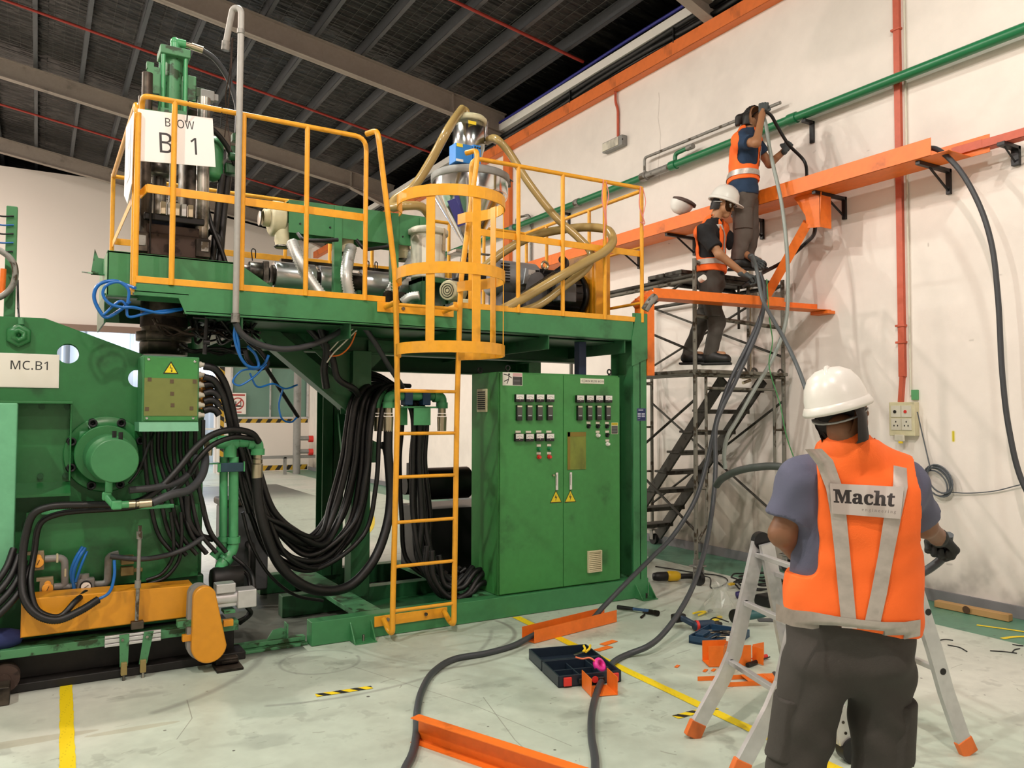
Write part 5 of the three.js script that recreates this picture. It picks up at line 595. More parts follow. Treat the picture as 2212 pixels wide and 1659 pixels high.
H('black cable curling right of the silver geared motor', [[1.17,.622,-5.7], [1.239,.558,-5.66], [1.27,.496,-5.55], [1.26,.382,-5.5], [1.221,.326,-5.5], [1.263,.255,-5.55], [1.199,.184,-5.6]], 0.014); H('black cable beside the curl at the geared motor', [[1.192,.541,-5.7], [1.255,.494,-5.66], [1.264,.409,-5.6], [1.249,.244,-5.58], [1.146,.201,-5.56]], 0.011);
for (let k = 0; k < 4; k++) H(['outermost', 'second', 'third', 'innermost'][k] + ' black hose bunched at the left edge under the column', [[-.075,.81,-5.5], [-.106,.714,-5.45], [-.153,.643,-5.4], [-.233,.561,-5.36]].map((p) => [p[0] + k * 0.028 - 0.03, p[1] - k * 0.035, p[2] + k * 0.01]), 0.02);
one('blue_rag', 'navy cloth bundle lying on the left end of the carriage rail', 'cloth', lathe([[0, 0], [0.05, 0.01], [0.07, 0.05], [0.06, 0.2], [0.04, 0.26], [0, 0.28]], [-0.32, 0.3, -5.46], [1, 0.02, 0], 10), M('#1e2a5c', 0.8));
// ---------- cabling below the deck ----------
H('heavy grey cable drooping in an arc below the deck front', [[1.1, 2.2, -5.395], [1.141,2.136,-5.42], [1.256,2.074,-5.46], [1.442,2.048,-5.52], [1.66,2.092,-5.6], [1.849,2.179,-5.66], [1.975,2.254,-5.7], [2.094,2.269,-5.75], [2.206,2.176,-5.8], [2.361,2.008,-5.9], [2.585,1.822,-6.1]], 0.021, false, m.rubberGrey);
H('black cable bundle strapped down the inner column', [[1.819,2.272,-5.9], [1.906,2.089,-6], [1.904,1.948,-6.05], [1.939,1.806,-6.1]], 0.03); H('black hose sweeping from under the deck to the right manifold', [[1.742,2.278,-6], [1.942,2.054,-6], [1.999,1.876,-6], [2.148,1.8,-6.05], [2.205,1.754,-6.1]], 0.026);
for (let k = 0; k < 5; k++) H(['topmost', 'second', 'third', 'fourth', 'lowest'][k] + ' of the black hoses arching over to the right manifold', [[2.078,1.783,-6.6], [2.305,1.959,-6.55], [2.476,1.951,-6.45], [2.585,1.86,-6.3], [2.648,1.771,-6.15]].map((p, i) => [p[0] + 0.02 * k, p[1] - k * 0.035 * (i < 4 ? 1 : 0.3), p[2] + 0.03 * k]), 0.013 + 0.003 * (k % 3));
one('wire_tangle', 'white and red wires hanging by the inner column top', 'wire', [hose([[2.047,2.232,-5.72], [1.971,2.145,-5.76], [1.902,2.059,-5.82], [1.878,1.993,-5.9]], 0.006, 5), hose([[2.018,2.241,-5.72], [1.935,2.16,-5.76], [1.88,2.077,-5.84]], 0.005, 5)], m.offwhite); one('wire_tangle', 'orange wires hanging by the inner column top', 'wire', hose([[2.04,2.214,-5.72], [2.011,2.118,-5.76], [1.963,2.052,-5.84], [1.899,2.039,-5.9]], 0.006, 5), m.orange);
one('support_rod', 'black slanted rod leaning on the inner column', 'rod', cyl([1.518,1.961,-6.3], [1.859,1.576,-6.6], 0.016), m.black); one('diagonal_brace_bar', 'pale green flat bar slanting below the deck left part', 'bar', bar([1.231,2.253,-5.7], [1.455,2.072,-6], 0.04, 0.01), m.greenWorn);
one('cabinet_feed', 'dark blue cable sleeve entering the cabinet top', 'sleeve', [box((4.073), 1.93, -5.76, (4.154), 2.25, -5.68, 0.01)], M('#23304f', 0.6));
{
  const q = rng(31), w = (n, box0, mat, text) => { const g = []; for (let k = 0; k < n; k++) { const pts = []; for (let i = 0; i < 6; i++) pts.push([box0[0] + (box0[3] - box0[0]) * (i / 5 + 0.14 * (q() - 0.5)), box0[1] + (box0[4] - box0[1]) * q(), box0[2] + (box0[5] - box0[2]) * q()]); g.push(hose(pts, 0.006 + 0.006 * q(), 5)); } const o = one('wire_tangle', text, 'wire', g, mat); o.userData.kind = 'stuff'; };
  w(14, [0.9, 2.1, -6.1, 1.32, 2.27, -5.62], m.black, 'dense dark wiring snaking around the extrusion head foot'); w(4, [0.66, 2.14, -6.0, 1.2, 2.26, -5.7], m.rust, 'rusty brown wires among the dark wiring at the head foot'); w(5, [0.85, 2.03, -6.1, 1.3, 2.09, -5.9], m.black, 'black wires drooping lowest right of the extrusion head');
  const bl = (text, pts, r = 0.008) => one('blue_air_tube', text, 'tube', hose(pts, r, 6), m.blueHose);
  bl('outer loop of blue air tube hung at the platform left end', [[0.5, 2.38, -5.42], [.458,2.407,-5.5], [.388,2.427,-5.5], [.303,2.394,-5.5], [.279,2.321,-5.5], [.314,2.229,-5.5], [.347,2.196,-5.5], [.434,2.254,-5.5], [.481,2.306,-5.5]], 0.011); bl('inner loop of blue air tube hung at the platform left end', [[.464,2.286,-5.46], [.466,2.373,-5.46], [.411,2.415,-5.46], [.342,2.386,-5.46], [.325,2.333,-5.46], [.361,2.279,-5.46], [.431,2.26,-5.46], [.491,2.264,-5.46], [.656,2.244,-5.5], [.792,2.282,-5.55]], 0.01); bl('blue air tube running right below the chamfered beam end', [[.331,2.207,-5.48], [.427,2.3,-5.48], [.458,2.273,-5.48], [.47,2.207,-5.48], [.588,2.24,-5.5], [.801,2.289,-5.55]], 0.009);
  bl('blue air tubes hanging from the conduit foot', [[1.099,2.202,-5.42], [1.13,2.083,-5.45], [1.16,1.979,-5.5], [1.248,1.906,-5.55], [1.337,1.943,-5.6], [1.368,2.008,-5.6]], 0.01); bl('blue air tube knotted below the conduit foot', [[1.105,2.196,-5.42], [1.107,2.097,-5.45], [1.19,1.933,-5.5], [1.287,1.923,-5.55], [1.268,2.002,-5.55], [1.204,2.053,-5.5]], 0.01); bl('blue tube loop before the green rear window', [[1.248,1.906,-5.55], [1.171,1.888,-5.55], [1.121,1.815,-5.55], [1.157,1.791,-5.55], [1.248,1.843,-5.55], [1.352,1.943,-5.6]], 0.007); bl('blue tube trailing right to the inner column', [[1.232,1.874,-5.55], [1.291,1.788,-5.6], [1.426,1.813,-5.7], [1.534,1.784,-5.8], [1.681,1.82,-6]], 0.007); bl('lowest blue tube loop beside the inner column', [[1.524,1.791,-5.8], [1.495,1.673,-5.8], [1.513,1.573,-5.8], [1.607,1.538,-5.9], [1.68,1.571,-6]], 0.007);
  H('black hose coil knotted with the blue tubes', [[1.134,2.193,-5.5], [1.215,2.095,-5.55], [1.304,2.038,-5.6], [1.374,1.947,-5.65], [1.317,1.913,-5.65], [1.227,1.972,-5.6], [1.211,2.035,-5.6]], 0.016);
}
// ---------- services on the right wall ----------
const W = 6.693;
{
  let t = thing('high_cable_tray', 'long orange cable tray high on the right wall carrying black cables', 'cable tray');
  part('tray', [box(6.57, 6.0, -22, 6.576, 6.17, 9), box(6.57, 6.0, -22, W, 6.006, 9)], m.orangeWall, t);
  const q = rng(41); for (let k = 0; k < 6; k++) { const p = []; for (let z = -21; z <= 8; z += 1.1) p.push([6.61 + 0.04 * (k % 2) + 0.012 * q(), 6.1 + 0.085 * (k >> 1) + 0.04 * q() + (z > -9 && z < -4 ? 0.05 : 0), z]); part('cable', hose(p, 0.036, 6, 110), m.black, t); }
  for (let z = -16; z < 2; z += 2.2) part('tie', box(6.565, 6.15, z, 6.59, 6.34, z + 0.015, 0), m.black, t);
  one('blue_cable', 'blue cable running along the pale capping at the wall head', 'cable', hose([[6.6, 6.53, -13], [6.59, 6.53, -10], [6.6, 6.56, -8], [6.59, 6.53, -6], [6.6, 6.54, -3], [6.6, 6.53, 2]], 0.022, 6, 60), M('#2b2f8c', 0.5));
  one('vertical_trunking', 'wide orange upright trunking at the far part of the right wall', 'trunking', box(6.62, 3.9, -11.42, W, 6.0, -11.22, 0.004), m.orangeWall);
  t = thing('vertical_trunking', 'slim red upright trunking above the socket box', 'trunking'); part('cover', box(6.655, 1.95, -4.36, W, 7, -4.3, 0.003), m.redPipe, t); part('tail', bar([6.674, 1.95, -4.33], [6.674, 1.72, -4.35], 0.05, 0.036), m.redPipe, t); for (const y of [2.25, 2.4, 5.12]) part('clip', box(6.645, y, -4.38, W, y + 0.02, -4.29), m.redPipe, t);
  one('wall_conduit', 'thin grey upright conduit beside the red trunking', 'conduit', cyl([6.68, 1.78, -4.26], [6.68, 6.5, -4.26], 0.01, 0.01, 8), m.offwhite);
  t = thing('emergency_light', 'small grey emergency light box high on the right wall', 'light'); part('housing', box(6.6, 5.2, -8.66, W, 5.34, -8.23, 0.008), m.grey, t); part('diffuser', box(6.585, 5.215, -8.64, 6.602, 5.325, -8.3, 0.006), m.offwhite, t); part('screw', cyl([6.6, 5.27, -8.22], [6.6, 5.27, -8.215], 0.01), m.black, t);
  one('wall_conduit', 'red conduit dropping from the high orange tray to the emergency light', 'conduit', pipe([[6.66, 6.0, -8.44], [6.66, 5.85, -8.44], [6.67, 5.75, -8.4], [6.67, 5.32, -8.4]], 0.018), m.redPipe);
  // green air main
  t = thing('air_main', 'long green pipe running along the right wall with a pale joint', 'pipe'); const px = 6.57, py = 4.635;
  part('pipe_run', cyl([px, py, -7.2], [px, py, 9], 0.046, 0.046, 18), M('#1f7348', 0.35), t); part('pipe_run', cyl([px, py, -7.75], [px, py, -7.2], 0.044, 0.044, 18), m.galv, t); part('pipe_run', cyl([px, py, -20], [px, py, -7.75], 0.046, 0.046, 18), M('#1f7348', 0.35), t);
  for (const z of [-7.2, -5.42, -9.2, -7.74, -11]) part('collar', cyl([px, py, z - 0.05], [px, py, z + 0.05], 0.058, 0.058, 18), z < -7.3 ? m.galv : M('#1f7348', 0.35), t);
  part('branch', pipe([[px, py, -7.17], [px, py + 0.13, -7.17], [px, py + 0.14, -6.95]], 0.026, 0.05), M('#1f7348', 0.35), t); part('branch_cap', cyl([px, py + 0.14, -6.96], [px, py + 0.14, -6.86], 0.034), m.galv, t);
  for (const z of [-5.3, -2.2, -9.6]) part('pipe_bracket', [box(6.55, 4.55, z, W, 4.58, z + 0.05), box(6.67, 4.36, z, W, 4.58, z + 0.05)], m.black, t);
  one('air_branch', 'thin grey pipe running above the green wall pipe', 'pipe', pipe([[6.6, py, -7.77], [6.6, 4.89, -7.77], [6.6, 4.87, -5.6]], 0.018, 0.04), m.galv);
  one('air_branch', 'thin grey drop pipe with swan neck at the far green pipe', 'pipe', pipe([[px, py, -10.9], [px, py + 0.14, -10.9], [6.63, py + 0.14, -10.6], [6.66, py, -10.6], [6.66, 3.4, -10.6]], 0.02, 0.06), m.galv);
  // cable tray on brackets, being filled by the workers
  t = thing('cable_tray', 'long bright orange cable tray on black brackets with workers beside it', 'cable tray');
  part('side', box(6.2, 3.72, -16, 6.206, 3.868, -3.745, 0.002), m.orange, t); part('side', box(6.52, 3.72, -16, 6.526, 3.868, -3.45, 0.002), m.orange, t); part('base', box(6.2, 3.72, -16, 6.526, 3.726, -3.6), m.orange, t);
  part('narrow_run', [box(6.5, 3.76, -3.5, 6.506, 3.83, -3.1), box(6.5, 3.76, -3.5, 6.6, 3.766, -3.1), bar([6.503, 3.8, -3.5], [6.503, 3.8, -3.75], 0.006, 0.07)], m.redPipe, t); part('narrow_run', [bar([6.5, 3.795, -3.1], [6.5, 3.82, 2], 0.008, 0.075), bar([6.55, 3.76, -3.1], [6.55, 3.79, 2], 0.1, 0.006)], m.redPipe, t);
  for (const z of [-3.9, -4.93, -5.95, -6.98, -8.0, -9.05, -10.1]) one('tray_bracket', 'black steel wall bracket under the orange tray, ' + (z === -3.9 ? 'nearest its open end' : z === -4.93 ? 'right of the drop chute' : z === -5.95 ? 'behind the kneeling-height upper worker' : z === -6.98 ? 'under the white helmet on the tray' : z === -8 ? 'just beyond the right corner railing post' : z === -9.05 ? 'beyond the yellow guard' : 'farthest seen'), 'bracket', [box(6.23, 3.685, z, 6.693, 3.718, z + 0.04), box(6.662, 3.5, z, 6.693, 3.72, z + 0.04), bar([6.4, 3.69, z + 0.02], [6.67, 3.53, z + 0.02], 0.012, 0.022)], m.blackMetal);
  one('tray_bracket', 'short black bracket under the narrow red tray, far right', 'bracket', [box(6.45, 3.725, -3.36, 6.693, 3.755, -3.3), box(6.655, 3.6, -3.36, 6.693, 3.755, -3.3), bar([6.5, 3.73, -3.33], [6.67, 3.62, -3.33], 0.012, 0.012)], m.blackMetal);
  t = thing('drop_chute', 'kinked orange channel dropping from the wall tray toward the lower tray', 'cable tray');
  part('top_piece', prism([[6.3,3.726,-5.199], [6.3,3.711,-4.878], [6.3,3.376,-4.9], [6.3,3.398,-5.047], [6.3,3.518,-5.061], [6.3,3.682,-5.166]].map((p) => [-p[2], p[1]]), 0, 0.006).rotateY(PI / 2).translate(6.3, 0, 0), m.orange, t);
  part('top_side', prism([[6.3,3.705,-4.888], [6.3,3.378,-4.905]].flatMap((p, i) => i ? [[6.3, p[1]], [6.46, p[1]]] : [[6.46, p[1]], [6.3, p[1]]]), (-4.897) - 0.003, (-4.897) + 0.003), m.orange, t); part('channel', uch([6.38,3.44,-5.052], [6.34,2.789,-5.527], 0.16, 0.09, 0.005, [-0.55, 0.3, -0.6]), m.orange, t);
  t = thing('cross_tray', 'short orange channel bridging from the machine post to the wall', 'cable tray');
  const a = [4.76, 2.66, -5.56], b = [6.66, 2.63, -5.14]; part('channel', uch(a, mix(a, b, 0.72), 0.2, 0.085, 0.005), m.orange, t); part('flat_end', bar(mix(a, b, 0.7), b, 0.2, 0.006, 0), m.orange, t); part('back_side', bar(add(mix(a, b, 0.72), [0.02, 0.04, -0.1]), add(b, [0.02, 0.04, -0.1]), 0.005, 0.085, 0), m.orange, t); part('end_lip', bar(add(b, [-0.02, -0.02, -0.1]), add(b, [-0.02, -0.02, 0.1]), 0.12, 0.03, 0), m.orange, t); part('end_bend', [bar([4.78, 2.7, -5.56], [4.66, 2.6, -5.6], 0.2, 0.08)], m.orange, t); part('drop_leg', box(4.648, 1.95, -5.62, 4.73, 2.66, -5.44, 0.004), m.orange, t);
  one('protective_sleeve', 'grey tape-wrapped cable end at the top of the machine post', 'sleeve', hose([[4.312,2.472,-5.08], [4.344,2.533,-5.058], [4.412,2.587,-5.073]], 0.035, 10), m.galv);
  // sockets
  t = thing('socket_box', 'beige wall socket box with four switch and socket modules', 'socket'); const z0 = -4.435, z1 = -4.19;
  part('back_box', box(6.62, 1.42, z0, W, 1.72, z1, 0.006), m.cream, t);
  for (const [i, j] of [[0, 0], [1, 0], [0, 1], [1, 1]]) { const za = z0 + 0.025 + i * 0.1, ya = 1.47 + j * 0.115; const f = part('module', box(6.612, ya, za, 6.62, ya + 0.105, za + 0.095, 0.003), m.offwhite, t); if (j) f.add(mesh('switch', cyl([6.605, ya + 0.05, za + 0.04], [6.612, ya + 0.05, za + 0.04], 0.014), i ? m.red : m.black)); else for (const [dy, dz] of [[0.075, 0.047], [0.04, 0.03], [0.04, 0.064]]) f.add(mesh('socket_slot', box(6.6105, ya + dy - 0.007, za + dz - 0.005, 6.6115, ya + dy + 0.007, za + dz + 0.005, 0), m.black)); }
  part('flap', box(6.6, 1.37, z0 + 0.06, 6.63, 1.43, z0 + 0.15, 0.008), m.offwhite, t); part('yellow_tag', box(6.6, 1.352, z0 + 0.1, 6.63, 1.372, z0 + 0.13), m.yellowBright, t);
  one('junction_tag', 'small green tag above the socket box', 'tag', box(6.67, 1.74, -4.25, W, 1.83, -4.19), M('#5aa06a', 0.6));
  t = thing('coiled_cable', 'grey extension lead hung in a coil below the socket box', 'cable');
  part('lead', hose([[6.62,1.633,-4.163], [6.66,1.39,-4.134], [6.65,1.124,-4.067]], 0.006, 6), m.cableGrey, t);
  for (let k = 0; k < 5; k++) { const pts = [], r = 0.1 + 0.012 * (k % 3), oy = 0.01 * k; for (let i = 0; i <= 22; i++) { const an = i / 22 * 2 * PI; pts.push([6.65 - 0.006 * k, 1.02 + oy + r * 1.02 * Math.sin(an) - 0.12 * Math.cos(an) * 0.3, -4.0 + 0.012 * (k - 2) + r * Math.cos(an)]); } part('coil_turn', sweep(pts, ringProf(0.007, 6)), m.cableGrey, t); }
  part('lead', hose([[6.66,.952,-3.914], [6.67,.955,-3.771], [6.67,.992,-3.546], [6.66,1.064,-3.321], [6.66,1.119,-3.031]], 0.005, 6), m.cableGrey, t);
  one('tap_drop', 'grey upright water pipe with brass tap behind the scaffold', 'tap', [cyl([6.66, 2.1, -6.1], [6.66, 3.3, -6.1], 0.016), cyl([6.66, 2.0, -6.1], [6.66, 2.12, -6.1], 0.03, 0.024), cyl([6.66, 1.98, -6.1], [6.55, 1.95, -6.1], 0.018), bar([6.6, 2.0, -6.16], [6.6, 2.0, -6.04], 0.014)], m.nickel);
  // power cable leaving the tray's open end
  one('power_cable', 'thick black cable arching from the tray end down the wall at right', 'cable', hose([[6.35, 3.74, -4.3], [6.33, 3.78, -3.95], [6.3,3.812,-3.797], [6.3,3.624,-3.608], [6.3,3.281,-3.433], [6.3,2.933,-3.336], [6.3,2.496,-3.295], [6.3,1.926,-3.276], [6.3,1.504,-3.236], [6.3,1.093,-3.142], [6.3, 0.7, -2.9], [6.25, 0.3, -2.6], [6.2, 0.03, -2.3]], 0.021, 10), m.rubberGrey);
  for (let k = 0; k < 3; k++) one('power_cable', ['left', 'middle', 'right'][k] + ' black cable lying inside the orange wall tray', 'cable', hose([[6.27 + k * 0.08, 3.75, -15], [6.28 + k * 0.08, 3.75, -9], [6.26 + k * 0.08, 3.75, -6], [6.28 + k * 0.07, 3.75, -4.2]], 0.021, 8), m.rubber);
}
// ---------- scaffold tower ----------
{
  const t = thing('scaffold_tower', 'weathered mobile scaffold tower with stair and two work decks', 'scaffold'), X0 = 5.37, X1 = 6.6, Z0 = -5.6, Z1 = -7.65, r = 0.021, c = (a, b, mat = m.scaf, rr = r) => cyl(a, b, rr, rr, 12);
  for (const [x, z, y1] of [[X0, Z0, 3.1], [X1, Z0, 3.0], [X0, Z1, 3.05], [X1, Z1, 2.95]]) { part('standard', c([x, 0.2, z], [x, y1, z]), m.scaf, t); const w = part('castor', [cyl([x - 0.022, 0.065, z + 0.03], [x + 0.022, 0.065, z + 0.03], 0.065, 0.065, 18)], m.rubber, t); w.add(mesh('fork', [box(x - 0.045, 0.06, z, x - 0.035, 0.17, z + 0.06), box(x + 0.035, 0.06, z, x + 0.045, 0.17, z + 0.06), cbox([x, 0.18, z + 0.02], 0.13, 0.015, 0.1), cyl([x, 0.18, z], [x, 0.24, z], 0.03)], m.galv)); }
  for (const z of [Z0, Z1]) { part('ledger', c([X0, 1.99, z], [X1, 1.99, z]), m.scaf, t); part('ledger', c([X0, 2.55, z], [X1, 2.5, z]), m.scaf, t); for (const x of [X0 + 0.14, X1 - 0.14]) part('inner_tube', c([x, x < 6 ? 0.55 : 1.1, z], [x, 1.97, z], m.scaf, 0.015), m.scaf, t); part('inner_tube', c([X0 + 0.14, 1.86, z], [X1 - 0.14, 1.86, z], m.scaf, 0.014), m.scaf, t); for (const x of [X0, X1 - 0.14]) for (const y of [0.9, 1.45]) part('stub', c([x, y, z], [x + 0.14, y, z], m.scaf, 0.013), m.scaf, t);
    part('inner_tube', c([X0 + 0.14, 0.55, z], [X0 + 0.02, 0.4, z], m.scaf, 0.014), m.scaf, t); }
  for (const x of [X0, X1]) { for (const [ya, yb] of [[0.5, 1.75], [2.2, 2.95]]) { part('cross_brace', c([x, ya, Z0], [x, yb, Z1], m.scafDark, 0.013), m.scafDark, t); part('cross_brace', c([x, yb, Z0], [x, ya, Z1], m.scafDark, 0.013), m.scafDark, t); } }
  part('guard_tube', c([X0, 3.07, Z0], [X0 + 0.5, 3.03, Z0 - 0.1]), m.scaf, t); part('guard_tube', c([X0, 2.9, Z0], [X0, 2.9, Z1]), m.scaf, t);
  part('work_deck', [box(X0 - 0.02, 2.0, Z1 - 0.05, X0 + 0.5, 2.035, Z0 + 0.06, 0.005)], m.scaf, t); part('work_deck', box(X0 + 0.52, 2.0, Z0 - 0.55, X1, 2.035, Z0 + 0.06, 0.005), m.scaf, t);
  for (const x of [X0 + 0.6, X0 + 0.75, X1 - 0.1]) part('deck_hook', new THREE.TorusGeometry(0.035, 0.011, 6, 12, PI).translate(x, 2.03, Z0 + 0.05), m.scafDark, t);
  for (const z of [Z0 - 0.3, Z0 - 0.56]) part('upper_plank', [box(X0 - 0.0, 2.985, z - 0.12, X1 + 0.02, 3.025, z + 0.12, 0.004)], m.scafDark, t);
  for (const z of [Z0 - 0.2, Z0 - 0.66]) part('bearer', c([X0, 2.964, z], [X1, 2.964, z]), m.scafDark, t); for (const y of [2.94]) for (const x of [X0, X1]) part('bearer', c([x, y, Z0], [x, y, Z1]), m.scafDark, t);
  part('hanger', c([6.28, 2.5, Z0 - 0.3], [6.28, 2.95, Z0 - 0.3], m.scafDark, 0.014), m.scafDark, t); part('hanger', c([6.42, 2.0, Z0 - 0.3], [6.42, 2.95, Z0 - 0.3], m.galv, 0.017), m.galv, t);
  const sa = (x) => [x, 1.97, -5.78], sb = (x) => [x, 0.14, -7.42];
  for (const x of [5.93, 6.5]) part('stair_string', bar(sa(x), sb(x), 0.03, 0.12, 0.004), m.scafDark, t);
  for (let k = 0; k < 8; k++) { const f = (k + 0.6) / 8.2, p = mix(sa(0), sb(0), f); part('tread', [box(5.9, p[1] + 0.02, p[2] - 0.1, 6.54, p[1] + 0.045, p[2] + 0.1, 0.004), box(5.9, p[1], p[2] + 0.09, 6.54, p[1] + 0.03, p[2] + 0.1)], m.scafDark, t); }
  part('yellow_tag', cbox([5.95, 2.72, Z0 + 0.01], 0.1, 0.06, 0.004, 0), m.yellowBright, t);
}
{ // resting helmet, loose timber
  const hm = thing('safety_helmet', 'white safety helmet with dark band resting on the orange wall tray', 'helmet'); const p = [6.25,3.958,-6.705], A = [0.45, 0.85, 0.1];
  part('shell', lathe([[0.13, 0], [0.135, 0.01], [0.125, 0.05], [0.1, 0.1], [0.06, 0.13], [0, 0.14]], [p[0], p[1] + 0.06, p[2]], [-0.25, -1, -0.35], 24), m.white, hm); part('headband', lathe([[0.1, 0.0], [0.14, 0.005], [0.14, 0.035], [0.1, 0.05], [0, 0.05]], [p[0] + 0.01, p[1] + 0.045, p[2] + 0.01], [0.25, 1, 0.35], 20), M('#5b4a44', 0.7), hm);
  const w = thing('timber_batten', 'worn timber batten lying by the wall at the right', 'wood'); part('batten', bar([6.5, 0.03, -3.95], [6.53, 0.03, -3.37], 0.07, 0.055, 0.006), m.wood, w); part('knot', [cyl([6.464, 0.036, -3.68], [6.466, 0.036, -3.68], 0.03)], M('#4b3520', 0.8), w);
}
// ---------- cables being pulled ----------
const cab = (text, pts, r = 0.018, mat = m.cableGrey) => one('pulled_cable', text, 'cable', hose(pts, r, 9), mat);
cab('pale grey cable hanging from the upper worker raised glove past the stairs', [[6.077,4.6,-5.389], [6.071,4.472,-5.339], [6.084,4.146,-5.288], [6.102,3.668,-5.183], [6.074,3.245,-5.102], [6.056,2.805,-5.074], [6.003,2.463,-5.062], [5.879,2.156,-5.092], [5.652,1.838,-5.125], [5.476,1.546,-5.185], [5.372,1.408,-5.194], [5.35,1.24,-5.215], [5.363,1.114,-5.213]], 0.019, M('#8d9690', 0.35));
cab('dark grey cable sweeping from the lower worker down through the floor channel offcut', [[5.825,2.95,-5.205], [5.826,2.789,-5.153], [5.789,2.63,-5.124], [5.628,2.34,-5.117], [5.382,1.903,-5.167], [5.227,1.626,-5.155], [5.151,1.421,-5.151], [5.067,1.153,-5.155], [4.92,.862,-5.139], [4.659,.576,-5.133], [4.373,.423,-5.077], [4.052,.285,-4.983], [3.774,.12,-4.947], [3.6, 0.05, -4.89], [3.15, 0.05, -4.83], [2.82,.02,-4.715], [2.571,.02,-4.658], [2.347,.02,-4.654], [2.121,.02,-4.489], [1.924,.02,-4.226], [1.761,.02,-3.928], [1.633,.02,-3.651], [1.53,.02,-3.464], [1.432,.02,-3.327], [1.309,.02,-3.126]], 0.02, M('#3d4146', 0.45));
cab('dark grey cable falling past the scaffold wheel and curving to the foreground floor', [[5.796,2.695,-5.117], [5.678,2.425,-5.083], [5.384,1.901,-5.107], [5.214,1.659,-5.103], [5.134,1.495,-5.099], [5.066,1.175,-5.038], [4.987,.944,-4.979], [4.812,.659,-4.863], [4.548,.442,-4.681], [4.181,.258,-4.442], [3.764,.102,-4.231], [3.509,.058,-4.129], [3.381,.02,-4.165], [3.205,.02,-4.088], [2.909,.02,-3.831], [2.596,.02,-3.499], [2.371,.02,-3.204], [2.228,.02,-2.984], [2.011,.02,-2.702]], 0.02, M('#3d4146', 0.45));
cab('grey cable running from the lower worker gloves down behind the near worker helmet', [[5.639,3.082,-5.135], [5.717,2.976,-5.152], [5.692,2.68,-5.063], [5.621,2.464,-4.882], [5.566,2.239,-4.692], [5.503,1.986,-4.508], [5.424,1.728,-4.334], [5.335,1.36,-4.053], [5.174,.902,-3.704]], 0.018, M('#565d60', 0.45));
cab('dark cable bowing behind the near worker left shoulder', [[4.856,1.017,-4.821], [4.817,1.078,-4.725], [4.822,1.138,-4.602], [4.795,1.189,-4.383], [4.818,1.212,-4.136], [4.82,1.174,-3.903]], 0.03, M('#474d4b', 0.5));
cab('black cable lying in the kinked orange chute', [[5.828,2.839,-5.441], [6.058,2.982,-5.414], [6.372,3.137,-5.395], [6.671,3.34,-5.382], [6.36, 3.4, -5.0], [6.36, 3.75, -5.1]], 0.019, m.rubber);
cab('black cable arching from the upper worker helmet height into the tray', [[6.015,4.567,-5.299], [6.078,4.526,-5.275], [6.17,4.444,-5.282], [6.311,4.279,-5.264], [6.492,4.126,-5.221], [6.3, 3.76, -5.0], [6.32, 3.76, -4.7]], 0.016, m.rubber);
cab('thin green earth wire dangling beside the scaffold stair', [[5.804,2.867,-5.105], [5.758,2.468,-5.034], [5.783,2.276,-5.027], [5.761,2.064,-5.05], [5.775,1.7,-4.941], [5.672,1.412,-4.783], [5.6,1.14,-4.605]], 0.005, M('#3d8a4c', 0.5));
// ---------- things on the floor ----------
const yel = canvasTex(64, 16, (c, w, h) => { c.fillStyle = '#f0d414'; c.fillRect(0, 0, w, h); c.fillStyle = 'rgba(120,100,20,0.25)'; for (let i = 0; i < 12; i++) c.fillRect((i * 37) % 60, (i * 5) % 14, 3, 1); }), zeb = canvasTex(256, 32, (c, w, h) => { c.fillStyle = '#f2d61c'; c.fillRect(0, 0, w, h); c.fillStyle = '#22221e'; for (let x = -128; x < w + 128; x += 128) { c.beginPath(); c.moveTo(x, h); c.lineTo(x + 50, 0); c.lineTo(x + 108, 0); c.lineTo(x + 58, h); c.fill(); } });
function worn2(name, text, pts, w, tex, len) { // floor tape with a ragged edge
  const q = rng(pts[0][0] * 100 | 0), P = spline(pts, 40), pos = [], uv = [], idx = []; let L = 0;
  P.forEach((p, i) => { if (i) L += V(p).distanceTo(V(P[i - 1])); const a = V(P[Math.min(i + 1, P.length - 1)]).sub(V(P[Math.max(i - 1, 0)])).normalize(), n = [-a.z, 0, a.x]; for (const s of [-1, 1]) { const k = s * (w / 2) * (0.86 + 0.14 * q()); pos.push(p[0] + n[0] * k, 0.0025, p[2] + n[2] * k); uv.push(L / len, s < 0 ? 0 : 1); } if (i) { const o = i * 2; idx.push(o - 2, o - 1, o, o - 1, o + 1, o); } });
  const g = new THREE.BufferGeometry(); g.setAttribute('position', new THREE.Float32BufferAttribute(pos, 3)); g.setAttribute('uv', new THREE.Float32BufferAttribute(uv, 2)); g.setIndex(idx); g.computeVertexNormals(); return one(name, text, 'tape', g, new THREE.MeshStandardMaterial({ map: tex, roughness: 0.5, side: THREE.DoubleSide }), undefined, true);
}
worn2('floor_tape', 'long worn yellow floor line running under the ladder from the cabinet', [[3.28, 0, -5.43], [3.22, 0, -4.4], [3.17, 0, -3.3], [3.14, 0, -2.4], [3.12, 0, -1.2]], 0.075, yel, 0.3);
worn2('floor_tape', 'yellow floor line at the lower left, below the clamp unit', [[0.175, 0, -5.4], [0.165, 0, -4.9], [0.15, 0, -4.2], [0.14, 0, -3.6]], 0.07, yel, 0.3);
worn2('floor_tape', 'yellow floor line far behind the machine stand', [[5.2, 0, -14], [4.2, 0, -11], [3.2, 0, -9], [2.9, 0, -8]], 0.08, yel, 0.3);
worn2('hazard_tape', 'short yellow and black striped tape strip on open floor left of the orange channel', [[1.39, 0, -4.5], [1.55, 0, -4.485], [1.715, 0, -4.47]], 0.055, zeb, 0.2);
